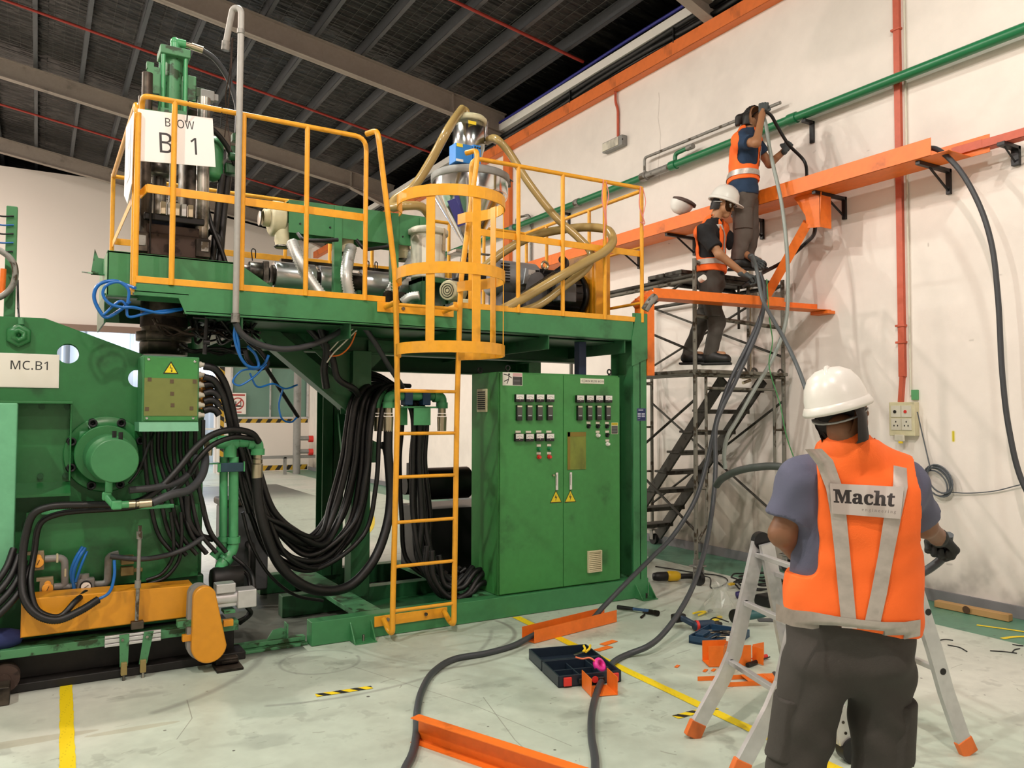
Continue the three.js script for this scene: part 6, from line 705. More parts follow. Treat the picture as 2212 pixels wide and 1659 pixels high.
worn2('hazard_tape', 'short yellow and black striped tape strip under the ladder left foot', [[2.93, 0, -3.22], [3.07, 0, -3.22], [3.22, 0, -3.21]], 0.055, zeb, 0.2);
worn2('floor_tape', 'faded yellow tape corner by the wall at the right, nearer the wall', [[6.2, 0, -3.45], [6.3, 0, -3.2], [6.36, 0, -3.0]], 0.04, yel, 0.3); worn2('floor_tape', 'faded yellow tape corner by the wall at the right, farther from the wall', [[5.98, 0, -3.15], [6.1, 0, -3.13], [6.25, 0, -3.06]], 0.04, yel, 0.3);
const ch = (text, a, b, w, h, up, extra) => { const t = thing('channel_offcut', text, 'channel'); part('channel', uch(a, b, w, h, 0.004, up), m.orange, t); return t; };
{ const a = [1.649, 0.06, -3.654], d = V([1.849, 0, -3.16]).sub(V([1.649, 0, -3.654])).normalize(); const b = add(a, [d.x, 0, d.z], 1.5); const n = [d.z, 0, -d.x];
  const t = ch('long orange channel lying on its side in the foreground', a, b, 0.12, 0.06, [-n[0], 0, -n[2]]); for (const [k, y] of [[0.33, 0.075], [0.42, 0.07], [0.5, 0.08]]) part('stain', cyl(add(add(a, [d.x, 0, d.z], k), n, 0), add(add(a, [d.x, 0, d.z], k), n, -0.001), 0.012, 0.012, 8), M('#7a3413', 0.7), t); }
ch('orange U-channel lying open side up near the cabinet with a cable through it', [3.0, 0.003, -4.8], [3.86, 0.003, -4.97], 0.13, 0.09, [0, 1, 0]);
{ const t = thing('channel_offcut', 'short bent orange channel piece leaning by the black toolbox', 'channel'); const a = [2.82, 0.003, -3.85], b = [2.9, 0.003, -3.62]; part('channel', uch([2.85, 0.003, -3.82], [2.8, 0.003, -3.66], 0.16, 0.1, 0.004), m.orange, t); }
{ const t = thing('channel_offcut', 'orange channel box standing beside the water bottle', 'channel'); part('channel', uch([3.72, 0.003, -3.8], [3.97, 0.003, -3.68], 0.13, 0.13, 0.004), m.orange, t); part('channel', [cbox([4.05, 0.06, -3.66], 0.1, 0.12, 0.004, 0), cbox([4.0, 0.06, -3.62], 0.004, 0.1, 0.09, 0)], m.orange, t); }
{ const t = thing('channel_offcut', 'flat orange channel with notched fork end on the floor', 'channel'); const d = V([3.84, 0, -3.35]).sub(V([3.42, 0, -3.53])).normalize(), n = [-d.z, 0, d.x], P = (k, o, y) => add(add([3.42, y, -3.53], [d.x, 0, d.z], k), n, o); for (const [o, k0] of [[-0.06, 0], [0.06, 0.06]]) part('side', bar(P(k0, o, 0.014), P(0.62, o, 0.014), 0.004, 0.026, 0), m.orange, t); part('web', bar(P(0.27, 0, 0.027), P(0.62, 0, 0.027), 0.12, 0.003, 0), m.orange, t); for (let k = 0; k < 3; k++) part('ridge', bar(P(0.32 + k * 0.09, -0.05, 0.03), P(0.32 + k * 0.09, 0.05, 0.03), 0.02, 0.005, 0), m.orange, t); }
for (const [p, a, s] of [[[3.47,.004,-4.476], 0.3, 'upper'], [[3.354,.004,-4.379], -0.1, 'lower']]) one('metal_scrap', 'flat orange metal scrap behind the black toolbox, ' + s + ' one', 'scrap', bar(add(p, [-0.07, 0, 0.02 * a]), add(p, [0.07, 0, -0.03]), 0.05, 0.003, 0), m.orange);
[[1527,1446,'beside the channel box left end'], [1545,1445,'between channel box and bottle'], [1466,1437,'alone left of the channel box']].forEach(([, , s], i) => { const p = [[3.619,.004,-3.7], [3.67,.004,-3.68], [3.526,.004,-3.853]][i]; one('metal_scrap', 'tiny orange metal chip ' + s, 'scrap', bar(add(p, [-0.022, 0, 0.012]), add(p, [0.022, 0, -0.012]), 0.02, 0.004, 0), m.orange); });
{ // black open toolbox
  const o = [2.87, 0, -4.05], ax = V([0.36, 0, -0.02]).normalize(), az = [0.35, 0, 0.94], T = (x, y, z) => [o[0] + ax.x * x + 0.25 * z, y, o[2] + ax.z * x + z];
  const mat4 = new THREE.Matrix4().makeRotationY(-0.25).setPosition(2.88, 0, -4.0), B = (x0, y0, z0, x1, y1, z1, r = 0.004) => box(x0, y0, z0, x1, y1, z1, r).applyMatrix4(mat4);
  const tray = (z0, z1) => [B(-0.2, 0.002, z0, 0.2, 0.012, z1), B(-0.2, 0.002, z0, -0.19, 0.07, z1), B(0.19, 0.002, z0, 0.2, 0.07, z1), B(-0.2, 0.002, z0, 0.2, 0.07, z0 + 0.01), B(-0.2, 0.002, z1 - 0.01, 0.2, 0.07, z1)], mk = M('#182533', 0.4);
  let t = thing('toolbox', 'open black toolbox with red latches and pink tape roll inside', 'toolbox'); part('base_tray', tray(-0.15, 0.15), mk, t); part('lid_tray', tray(-0.42, -0.16), mk, t);
  part('divider', [B(-0.19, 0.012, -0.02, 0.1, 0.05, -0.012), B(-0.05, 0.012, -0.14, -0.042, 0.05, 0.14), B(0.08, 0.012, -0.14, 0.088, 0.06, 0.14)], mk, t); part('handle', [B(-0.08, 0.02, 0.15, 0.09, 0.05, 0.175, 0.008)], m.black, t);
  for (const x of [-0.17, 0.13]) part('latch', B(x, 0.01, 0.15, x + 0.05, 0.06, 0.165, 0.004), m.red, t); part('emblem', [cyl([0, 0, 0], [0, 0, 0.003], 0.02, 0.02, 20).applyMatrix4(new THREE.Matrix4().makeTranslation(0.02, 0.04, 0.176).premultiply(mat4))], m.red, t);
  const gp = (x, y, z) => V([x, y, z]).applyMatrix4(mat4).toArray();
  t = thing('tape_roll', 'crumpled bright pink tape roll in the black toolbox', 'tape'); part('roll', lathe([[0.022, 0], [0.045, 0.004], [0.045, 0.03], [0.022, 0.034], [0.022, 0]], gp(0.11, 0.055, 0.0), [0.3, 0.6, 0.8], 18), m.pink, t); part('loose_end', hose([gp(0.1, 0.08, 0.02), gp(0.06, 0.11, 0.0), gp(0.02, 0.1, -0.03), gp(-0.02, 0.11, -0.04)], 0.006, 6), M('#f0805a', 0.5), t);
  t = thing('pliers', 'yellow-handled pliers lying in the toolbox lid', 'pliers'); for (const s of [0, 1]) part('grip', hose([gp(0.1 + s * 0.02, 0.08, -0.22), gp(0.13 + s * 0.03, 0.085, -0.26), gp(0.15 + s * 0.045, 0.085, -0.33)], 0.008, 8), m.yellowBright, t); part('jaw', bar(gp(0.1, 0.08, -0.22), gp(0.03, 0.075, -0.19), 0.02, 0.01), m.steel, t);
  one('hex_bolt', 'small steel bolt lying right of the toolbox', 'bolt', [cyl([3.1,.012,-3.955], [3.097,.012,-3.988], 0.011, 0.011, 6), cyl([3.097,.012,-3.988], [3.051,.012,-3.994], 0.006)], m.steel);
}
{ const t = thing('hammer', 'blue-handled hammer lying beside the machine post foot', 'hammer'); const a = [4.13,.02,-5.22], b = [4.242,.03,-4.959], e = mix(a, b, 0.5); part('grip', cyl(a, e, 0.017, 0.015), m.black, t); part('handle', cyl(e, b, 0.012, 0.013), M('#35577e', 0.5), t); part('head', [bar(add(b, [-0.01, -0.01, -0.06]), add(b, [0.02, -0.005, 0.06]), 0.034, 0.034, 0.006), cyl(add(b, [0.015, -0.005, 0.05]), add(b, [0.02, -0.004, 0.085]), 0.022)], m.steelDark, t);
  one('hex_bolt', 'small steel bolt lying below the hammer head', 'bolt', [cyl([4.107,.01,-4.895], [4.186,.01,-4.949], 0.01, 0.008)], m.steelDark); }
{ let t = thing('cordless_drill', 'dark blue cordless drill lying on its side by the bit case', 'drill'); const p = [4.22, 0, -4.4]; part('body', [lathe([[0, 0], [0.03, 0.004], [0.036, 0.03], [0.036, 0.15], [0.03, 0.17], [0.02, 0.175], [0, 0.176]], add(p, [-0.02, 0.04, -0.02]), [0.96, 0, 0.28], 16)], M('#22384f', 0.5), t); part('chuck', lathe([[0, 0], [0.022, 0], [0.024, 0.03], [0.012, 0.06], [0, 0.06]], add(p, [0.15, 0.04, 0.03]), [0.96, 0, 0.28], 14), m.black, t); part('handle', bar(add(p, [-0.0, 0.045, -0.02]), add(p, [-0.06, 0.09, -0.12]), 0.045, 0.04, 0.012), M('#22384f', 0.5), t); part('battery', cbox(add(p, [-0.06, 0.08, -0.13]), 0.1, 0.06, 0.07, 0.012), m.black, t); part('red_ring', cyl(add(p, [0.0, 0.04, -0.013]), add(p, [0.02, 0.04, -0.007]), 0.0375), m.red, t);
  const mat4 = new THREE.Matrix4().makeRotationY(0.42).setPosition(4.2, 0, -4.15), B = (x0, y0, z0, x1, y1, z1, r = 0.004) => box(x0, y0, z0, x1, y1, z1, r).applyMatrix4(mat4), bl = M('#1d3f5c', 0.45);
  t = thing('drill_bit_case', 'open dark blue case full of drill bits', 'case'); part('tray', [B(-0.2, 0.002, -0.15, 0.2, 0.02, 0.15), B(-0.2, 0.002, -0.15, -0.19, 0.055, 0.15), B(0.19, 0.002, -0.15, 0.2, 0.055, 0.15), B(-0.2, 0.002, -0.15, 0.2, 0.055, -0.14), B(-0.2, 0.002, 0.14, 0.2, 0.055, 0.15), B(-0.19, 0.02, -0.03, 0.0, 0.05, -0.02)], bl, t); part('clip_bar', [B(-0.16, 0.04, -0.12, -0.02, 0.065, -0.06, 0.006)], bl, t);
  const q = rng(3); for (let k = 0; k < 22; k++) { const x = -0.14 + 0.3 * q(), z = -0.02 + 0.14 * q() - (k % 3 ? 0 : 0.1) * (x > 0 ? 1 : 0), a = q() * 1.2, L = 0.03 + 0.04 * q(); part('drill_bit', cyl([x - L * Math.cos(a), 0.026 + 0.012 * q(), z - L * Math.sin(a)], [x + L * Math.cos(a), 0.026 + 0.012 * q(), z + L * Math.sin(a)], 0.005, 0.004, 6).applyMatrix4(mat4), k % 4 ? m.steel : m.nickel, t); }
  t = thing('angle_grinder', 'teal angle grinder standing behind the drill bit case', 'grinder'); const g = [4.62, 0, -4.32]; part('body', lathe([[0, 0], [0.032, 0.004], [0.036, 0.08], [0.034, 0.16], [0.026, 0.2], [0, 0.2]], add(g, [-0.02, 0.08, 0]), [0.8, 0.15, 0.5], 14), M('#2c5a5c', 0.45), t); part('guard', lathe([[0, 0], [0.06, 0], [0.064, 0.01], [0.06, 0.025], [0, 0.02]], add(g, [-0.06, 0.07, -0.02]), [0.9, 0.2, -0.2], 20), m.black, t); part('gear_head', cbox(add(g, [-0.02, 0.08, 0]), 0.07, 0.07, 0.07, 0.012), m.steel, t); part('cord', hose([add(g, [-0.05, 0.02, -0.1]), add(g, [-0.14, 0.05, -0.16]), add(g, [-0.25, 0.02, -0.12]), add(g, [-0.3, 0.01, 0])], 0.005, 6), m.black, t);
  t = thing('cutting_pliers', 'yellow and black cutting pliers on the floor beyond the drill', 'pliers'); const c = [4.615,.012,-4.747]; for (const s of [-1, 1]) part('grip', hose([add(c, [0.05, 0.006, 0]), add(c, [0, 0.006, 0.02 * s]), add(c, [-0.09, 0.006, 0.03 * s + 0.02])], 0.008, 8), m.yellowBright, t); part('jaw', bar(add(c, [0.05, 0.005, 0]), add(c, [0.12, 0.005, -0.02]), 0.03, 0.012), m.black, t);
  one('utility_knife', 'yellow utility knife lying beside the clear plastic bag', 'knife', [bar([4.417,.012,-4.485], [4.655,.012,-4.585], 0.03, 0.018), bar([4.359,.012,-4.412], [4.416,.012,-4.407], 0.03, 0.018)], m.yellowBright);
  one('screwdriver', 'red-handled screwdriver right of the bit case', 'screwdriver', [cyl([4.149,.016,-3.678], [4.082,.016,-3.695], 0.015, 0.012), cyl([4.082,.016,-3.695], [4.023,.016,-3.696], 0.004)], m.red); one('screwdriver', 'black-handled screwdriver before the orange channel box', 'screwdriver', [cyl([3.899,.016,-3.614], [4.013,.016,-3.634], 0.015, 0.013), cyl([4.013,.016,-3.634], [4.157,.016,-3.661], 0.004)], m.black);
  t = thing('water_bottle', 'clear plastic bottle half full of blue drink behind the ladder stile', 'bottle'); const b = [3.72, 0, -3.6], cl = new THREE.MeshPhysicalMaterial({ color: '#eef6f6', roughness: 0.06, transmission: 1, thickness: 0 }); part('shell', lathe([[0, 0.002], [0.03, 0.002], [0.033, 0.01], [0.033, 0.07], [0.03, 0.08], [0.033, 0.09], [0.033, 0.14], [0.026, 0.17], [0.013, 0.19], [0.013, 0.2]], b, [0, 1, 0], 24), cl, t); part('drink', lathe([[0, 0.006], [0.029, 0.006], [0.03, 0.07], [0.028, 0.08], [0.028, 0.085], [0, 0.085]], b, [0, 1, 0], 20), new THREE.MeshPhysicalMaterial({ color: '#6fc0c8', roughness: 0.1, transmission: 0.6, thickness: 0 }), t); part('cap', cyl(add(b, [0, 0.198, 0]), add(b, [0, 0.222, 0]), 0.015), m.white, t);
  { const pts = [], idx = [], n = 14, q2 = rng(9), c2 = [4.68, 0, -4.62]; for (let j = 0; j < 6; j++) for (let i = 0; i < n; i++) { const a = i / n * 2 * PI, h = [0.0, 0.04, 0.09, 0.15, 0.2, 0.25][j], r = [0.1, 0.12, 0.1, 0.08, 0.05, 0.07][j] * (0.55 + 0.75 * q2()); pts.push(c2[0] + r * Math.cos(a), h * (0.9 + 0.2 * q2()) + 0.004, c2[2] + r * Math.sin(a)); } for (let j = 0; j < 5; j++) for (let i = 0; i < n; i++) { const a = j * n + i, b2 = j * n + (i + 1) % n; idx.push(a, a + n, b2, b2, a + n, b2 + n); } let g2 = new THREE.BufferGeometry(); g2.setAttribute('position', new THREE.Float32BufferAttribute(pts, 3)); g2.setIndex(idx); g2 = g2.toNonIndexed(); g2.computeVertexNormals(); one('plastic_bag', 'crumpled clear plastic bag standing among the tools', 'bag', g2, new THREE.MeshPhysicalMaterial({ color: '#f4f6f4', roughness: 0.25, transmission: 0.85, thickness: 0, side: THREE.DoubleSide })); }
  t = thing('reciprocating_saw', 'black and yellow power saw lying beyond the machine post', 'saw'); const s = [5.2, 0, -5.86]; part('body', [lathe([[0, 0], [0.035, 0.005], [0.045, 0.05], [0.045, 0.14], [0, 0.16]], add(s, [-0.12, 0.055, -0.02]), [1, -0.02, 0.3], 14)], m.black, t); part('housing', [lathe([[0.04, 0], [0.052, 0.02], [0.048, 0.1], [0.035, 0.13], [0, 0.14]], add(s, [0.02, 0.055, 0.02]), [1, -0.05, 0.3], 14)], M('#d9b31c', 0.4), t); part('grip', lathe([[0, 0], [0.03, 0], [0.025, 0.1], [0.03, 0.2], [0.012, 0.24], [0, 0.24]], add(s, [0.13, 0.045, 0.05]), [1, -0.03, 0.25], 12), m.black, t); part('cord', hose([add(s, [0.36, 0.04, 0.1]), add(s, [0.45, 0.02, 0.14]), [5.357,.01,-5.387], [5.536,.01,-5.418], [5.781,.01,-5.614], [5.828,.01,-5.795], [5.738,.01,-5.959], [5.672,.01,-6.226], [5.602,.01,-6.445]], 0.006, 6), m.black, t);
  t = thing('extension_lead', 'tangled black lead with purple connector under the ladder top', 'cable'); for (let k = 0; k < 5; k++) { const q3 = rng(60 + k), c3 = [5.7 + 0.1 * q3(), 0.02 + 0.02 * k, -5.2 + 0.12 * q3()], pts = []; for (let i = 0; i <= 14; i++) { const a = i / 14 * 2 * PI; pts.push([c3[0] + (0.2 + 0.07 * q3()) * Math.cos(a), c3[1] + 0.03 * q3(), c3[2] + (0.16 + 0.06 * q3()) * Math.sin(a)]); } part('loop', hose(pts, 0.008, 6), m.black, t); } part('connector', lathe([[0, 0], [0.03, 0.01], [0.034, 0.1], [0.026, 0.16], [0, 0.17]], [5.248,.035,-4.991], [0.95, 0.05, 0.3], 12), M('#2c2360', 0.5), t); part('tag', cbox([5.502,.05,-5.287], 0.06, 0.02, 0.04), M('#c9a52a', 0.5), t);
  one('tool_bag', 'black tool pouch on the floor left of the near worker', 'bag', [cbox([5.35,.045,-4.693], 0.24, 0.09, 0.18, 0.03), hose([[5.27,.02,-4.712], [5.269,.015,-4.623], [5.376,.02,-4.609]], 0.01, 6)], m.black);
  one('cutter_blade', 'grey flat blade tool lying left of the near worker knee', 'tool', bar([4.843,.01,-4.379], [4.947,.012,-4.306], 0.05, 0.016), m.greyDark);
  [[[5.499,.004,-3.347], [5.6,.004,-3.34], [5.625,.004,-3.298]], [[5.479,.004,-3.252], [5.492,.004,-3.179], [5.441,.004,-3.096]], [[5.596,.004,-3.027], [5.662,.004,-2.962], [5.695,.004,-2.904]], [[5.691,.004,-2.932], [5.774,.004,-2.956], [5.824,.004,-2.951]], [[5.886,.004,-3.031], [5.895,.004,-2.999], [5.916,.004,-2.973]]].forEach((p, i) => one('cable_tie_scrap', 'black cable-tie scrap on the floor right of the ladder, ' + ['curled at the left', 'bent one below it', 'long straight one', 'short one crossing the long one', 'at the frame edge'][i], 'cable tie', hose(p, 0.004, 5), m.black));
}
// ---------- aluminium folding ladder (M-shape) ----------
{
  const t = thing('folding_ladder', 'aluminium multi-fold ladder with orange feet standing around the near worker', 'ladder'), e = [-0.317, 0, 0.948], d = [0.948, 0, 0.317], O = [2.85, 0, -2.97], P = (k, y, s) => [O[0] + d[0] * k + e[0] * s, y, O[2] + d[2] * k + e[2] * s];
  const up = e, w = 0.028, dep = 0.072, RS = [0, 0.45];
  const rail = (pts) => sweep(pts, rectProf(w, dep).map(([a, b]) => [b, a]), e, true);
  for (const s of RS) {
    part('stile', rail([P(0.0, 0.06, s), P(0.14, 0.28, s), P(0.2, 0.4, s), P(0.35, 0.97, s)]), m.alu, t); part('stile', rail([P(1.14, 0.06, s), P(1.05, 0.3, s), P(0.99, 0.5, s), P(0.83, 0.97, s)]), m.alu, t);
    const s2 = s ? s - 0.045 : s + 0.045; part('inner_stile', rail([P(0.36, 0.95, s2), P(0.53, 0.1, s2)]), m.alu, t); part('inner_stile', rail([P(0.8, 0.95, s2), P(0.61, 0.1, s2)]), m.alu, t);
    for (const [k, y, sg] of [[0.0, 0.06, -1], [1.14, 0.06, 1]]) part('foot_cap', bar(P(k + sg * 0.032, 0.003, s), P(k - sg * 0.004, 0.075, s), 0.036, 0.084, 0.006, d), m.orangeWall, t);
    part('hinge', [cyl(P(0.57, 0.06, s2 - 0.03), P(0.57, 0.06, s2 + 0.03), 0.058, 0.058, 20)], m.blackMetal, t); for (const k of [0.545, 0.595]) { const pl = part('hinge_plate', bar(P(k < 0.57 ? 0.5 : 0.64, 0.26, s2), P(k, 0.09, s2), 0.036, 0.08, 0.004, d), m.alu, t); for (let r = 0; r < 3; r++) pl.add(mesh('rivet', cyl(P(k < 0.57 ? 0.51 + r * 0.012 : 0.63 - r * 0.012, 0.24 - r * 0.05, s2 + 0.016), P(k < 0.57 ? 0.51 + r * 0.012 : 0.63 - r * 0.012, 0.24 - r * 0.05, s2 + 0.021), 0.007, 0.007, 8), m.steelDark)); }
    for (const k of [0.355, 0.805]) part('hinge', [cyl(P(k, 0.96, s - 0.02), P(k, 0.96, s + 0.02), 0.045, 0.045, 20)], m.blackMetal, t);
    for (const [k, y] of [[0.18, 0.36], [0.265, 0.65], [0.33, 0.89], [1.025, 0.4], [0.95, 0.68], [0.86, 0.89]]) part('rung_socket', cyl(P(k, y, s - 0.016), P(k, y, s + 0.016), 0.016, 0.016, 12), m.black, t);
  }
  for (const [k, y] of [[0.18, 0.36], [0.265, 0.65], [0.33, 0.89], [1.025, 0.4], [0.95, 0.68], [0.86, 0.89]]) part('rung', bar(P(k, y, 0.01), P(k, y, 0.44), 0.032, 0.024, 0.004), m.alu, t);
  for (const [k, y] of [[0.41, 0.8], [0.46, 0.5], [0.75, 0.8], [0.69, 0.5]]) part('rung', bar(P(k, y, 0.05), P(k, y, 0.4), 0.03, 0.024, 0.004), m.alu, t);
}
// ---------- people: distance fields meshed with surface nets ----------
const sub = (a, b) => [a[0] - b[0], a[1] - b[1], a[2] - b[2]], dot = (a, b) => a[0] * b[0] + a[1] * b[1] + a[2] * b[2], crs = (a, b) => [a[1] * b[2] - a[2] * b[1], a[2] * b[0] - a[0] * b[2], a[0] * b[1] - a[1] * b[0]], nrm = (a) => { const l = Math.hypot(...a); return [a[0] / l, a[1] / l, a[2] / l]; };
const cap = (a, b, ra, rb = ra) => { const d = sub(b, a), dd = dot(d, d) || 1e-9; return (x, y, z) => { const px = x - a[0], py = y - a[1], pz = z - a[2]; let h = (px * d[0] + py * d[1] + pz * d[2]) / dd; h = h < 0 ? 0 : h > 1 ? 1 : h; return Math.hypot(px - d[0] * h, py - d[1] * h, pz - d[2] * h) - (ra + (rb - ra) * h); }; };
const ell = (c, ax, r) => (x, y, z) => { const p = [x - c[0], y - c[1], z - c[2]], k = [dot(p, ax[0]) / r[0], dot(p, ax[1]) / r[1], dot(p, ax[2]) / r[2]], l = Math.hypot(...k), m2 = Math.hypot(k[0] / r[0], k[1] / r[1], k[2] / r[2]); return m2 < 1e-9 ? -r[0] : l * (l - 1) / m2; };
const uni = (fs, k) => (x, y, z) => { let d = 9; for (const f of fs) { const e = f(x, y, z); if (e - d > k) continue; if (d - e > k) { d = e; continue; } const h = 0.5 + 0.5 * (d - e) / k; d = d + (e - d) * h - k * h * (1 - h); } return d; };
const below = (p, n) => (x, y, z) => (x - p[0]) * n[0] + (y - p[1]) * n[1] + (z - p[2]) * n[2];   // negative on the side away from n
const cut = (f, ...gs) => (x, y, z) => { let d = f(x, y, z); for (const g of gs) d = Math.max(d, g(x, y, z)); return d; };
const minus = (f, ...gs) => (x, y, z) => { let d = f(x, y, z); for (const g of gs) d = Math.max(d, -g(x, y, z)); return d; };
const fat = (f, t, amp = 0, fr = 30) => (x, y, z) => f(x, y, z) - t - (amp ? amp * (Math.sin(x * fr + 3 * Math.sin(y * fr * 0.45)) * Math.sin(z * fr + y * fr * 0.7) + 0.6 * Math.sin(y * fr * 1.3 + 4 * Math.sin((x + z) * fr * 0.3))) : 0);
function net(f, lo, hi, s) {
  const n = [0, 1, 2].map((i) => Math.ceil((hi[i] - lo[i]) / s) + 1), [nx, ny, nz] = n, v = new Float32Array(nx * ny * nz), id = (x, y, z) => x + nx * (y + ny * z);
  for (let z = 0; z < nz; z++) for (let y = 0; y < ny; y++) for (let x = 0; x < nx; x++) v[id(x, y, z)] = f(lo[0] + x * s, lo[1] + y * s, lo[2] + z * s);
  const vid = new Int32Array(nx * ny * nz).fill(-1), pos = [], idx = [];
  for (let z = 0; z < nz - 1; z++) for (let y = 0; y < ny - 1; y++) for (let x = 0; x < nx - 1; x++) {
    let c = 0, a = [0, 0, 0]; const c8 = []; for (let i = 0; i < 8; i++) c8.push(v[id(x + (i & 1), y + (i >> 1 & 1), z + (i >> 2))]);
    for (let i = 0; i < 8; i++) for (let b = 1; b < 8; b <<= 1) if (!(i & b)) { const p = c8[i], q = c8[i | b]; if ((p < 0) !== (q < 0)) { const t = p / (p - q); a[0] += (i & 1) + (b === 1 ? t : 0); a[1] += (i >> 1 & 1) + (b === 2 ? t : 0); a[2] += (i >> 2) + (b === 4 ? t : 0); c++; } }
    if (c) { vid[id(x, y, z)] = pos.length / 3; pos.push(lo[0] + (x + a[0] / c) * s, lo[1] + (y + a[1] / c) * s, lo[2] + (z + a[2] / c) * s); }
  }
  const quad = (a, b, c, d, fl) => { if (a < 0 || b < 0 || c < 0 || d < 0) return; fl ? idx.push(a, b, c, a, c, d) : idx.push(a, c, b, a, d, c); };
  for (let z = 1; z < nz - 1; z++) for (let y = 1; y < ny - 1; y++) for (let x = 1; x < nx - 1; x++) { const p = v[id(x, y, z)] < 0;
    if (p !== v[id(x + 1, y, z)] < 0) quad(vid[id(x, y - 1, z - 1)], vid[id(x, y, z - 1)], vid[id(x, y, z)], vid[id(x, y - 1, z)], p);
    if (p !== v[id(x, y + 1, z)] < 0) quad(vid[id(x - 1, y, z - 1)], vid[id(x - 1, y, z)], vid[id(x, y, z)], vid[id(x, y, z - 1)], p);
    if (p !== v[id(x, y, z + 1)] < 0) quad(vid[id(x - 1, y - 1, z)], vid[id(x, y - 1, z)], vid[id(x, y, z)], vid[id(x - 1, y, z)], p); }
  const nor = [], e = s * 0.6; for (let i = 0; i < pos.length; i += 3) { const [x, y, z] = [pos[i], pos[i + 1], pos[i + 2]], q = nrm([f(x + e, y, z) - f(x - e, y, z) + 1e-9, f(x, y + e, z) - f(x, y - e, z), f(x, y, z + e) - f(x, y, z - e)]); nor.push(...q); }
  const g = new THREE.BufferGeometry(); g.setAttribute('position', new THREE.Float32BufferAttribute(pos, 3)); g.setAttribute('normal', new THREE.Float32BufferAttribute(nor, 3)); g.setIndex(idx); return g;
}
const bounds = (pts, pad) => [[0, 1, 2].map((i) => Math.min(...pts.map((p) => p[i])) - pad), [0, 1, 2].map((i) => Math.max(...pts.map((p) => p[i])) + pad)];
// a cloth patch laid on a surface: rows of [left, right] guide points pushed along dir until they meet the field
function drape(f, rows, dir, nx, lift = 0.008) {
  const pos = [], uv = [], idx = [], L = rows.length; rows.forEach(([a, b], j) => { for (let i = 0; i <= nx; i++) { let p = add(mix(a, b, i / nx), dir, -0.35), t = 0; for (let k = 0; k < 60; k++) { const d = f(...p); if (d < 0.0008) break; p = add(p, dir, Math.min(d * 0.8, 0.05)); t += d; if (t > 0.8) break; } p = add(p, dir, -lift); pos.push(...p); uv.push(i / nx, 1 - j / (L - 1)); if (i && j) { const o = j * (nx + 1) + i; idx.push(o, o - nx - 1, o - nx - 2, o, o - nx - 2, o - 1); } } });
  const g = new THREE.BufferGeometry(); g.setAttribute('position', new THREE.Float32BufferAttribute(pos, 3)); g.setAttribute('uv', new THREE.Float32BufferAttribute(uv, 2)); g.setIndex(idx); g.computeVertexNormals(); return g;
}
function band(f, c, ax, y0, y1, n = 48, lift = 0.007, tilt = [0, 0, 0]) { // horizontal tape around a torso
  const pos = [], uv = [], idx = []; for (let i = 0; i <= n; i++) { const a = i / n * 2 * PI, d = [ax[0][0] * Math.cos(a) + ax[2][0] * Math.sin(a), 0, ax[0][2] * Math.cos(a) + ax[2][2] * Math.sin(a)]; [y0, y1].forEach((y, j) => { const q = [c[0], c[1] + y + dot(d, tilt), c[2]]; let t = 0.4; for (let k = 0; k < 60; k++) { const e = f(...add(q, d, t)); if (e < 0.0008) break; t -= Math.min(e * 0.8, 0.04); } pos.push(...add(q, d, t + lift)); uv.push(i / n * 8, j); }); if (i) { const o = i * 2; idx.push(o - 2, o, o - 1, o - 1, o, o + 1); } }
  const g = new THREE.BufferGeometry(); g.setAttribute('position', new THREE.Float32BufferAttribute(pos, 3)); g.setAttribute('uv', new THREE.Float32BufferAttribute(uv, 2)); g.setIndex(idx); g.computeVertexNormals(); return g;
}
// a gloved hand with palm, four fingers and a thumb; d = finger direction, n = side the fingers curl to, side = +1 / -1 for the thumb
function handField(w, d, n, side, curl, k = 1) {
  d = nrm(d); n = nrm(sub(n, d.map((v) => v * dot(n, d)))); const s = crs(d, n).map((v) => v * side), rot = (v, u, a) => nrm([0, 1, 2].map((i) => v[i] * Math.cos(a) + u[i] * Math.sin(a))), fs = [], P = (a, b, c) => [0, 1, 2].map((i) => w[i] + k * (d[i] * a + n[i] * b + s[i] * c));
  fs.push(cap(P(-0.03, 0, 0), P(0.02, 0, 0), 0.03 * k, 0.03 * k));
  [[0.033, 0.09, [0.04, 0.026, 0.02]], [0.011, 0.095, [0.045, 0.03, 0.022]], [-0.011, 0.092, [0.042, 0.028, 0.021]], [-0.032, 0.084, [0.033, 0.021, 0.019]]].forEach(([o, L, seg], i) => { fs.push(cap(P(0.01, 0, o * 0.6), P(L, 0, o), 0.017 * k, 0.0135 * k)); let p = P(L, 0, o), a = 0; seg.forEach((l, j) => { a += curl[j] * (1 + 0.06 * i); const q = rot(d, n, a), e = add(p, q, l * k); fs.push(cap(p, e, (0.0115 - j * 0.001) * k, (0.0108 - j * 0.001) * k)); p = e; }); });
  const t0 = P(0.02, 0.008, 0.03), t1 = P(0.05, 0.026, 0.055), t2 = P(0.08, 0.045, 0.045), t3 = P(0.098, 0.055, 0.026); fs.push(cap(t0, t1, 0.017 * k, 0.014 * k), cap(t1, t2, 0.0135 * k, 0.012 * k), cap(t2, t3, 0.012 * k, 0.01 * k));
  return [uni(fs, 0.006), ...bounds([P(-0.05, 0, 0), P(0.2, 0, 0), P(0.08, 0.1, 0.08), P(0.08, -0.04, -0.08)], 0.03)];
}
const glove = M('#4a5052', 0.85, 0, { bumpMap: weave, bumpScale: 0.0012 }), gloveDark = M('#2b2d2d', 0.85, 0, { bumpMap: weave, bumpScale: 0.0012 }), hairM = M('#15110f', 0.6), cloth = (c, r = 0.9) => M(c, r, 0, { bumpMap: weave, bumpScale: 0.0012 });
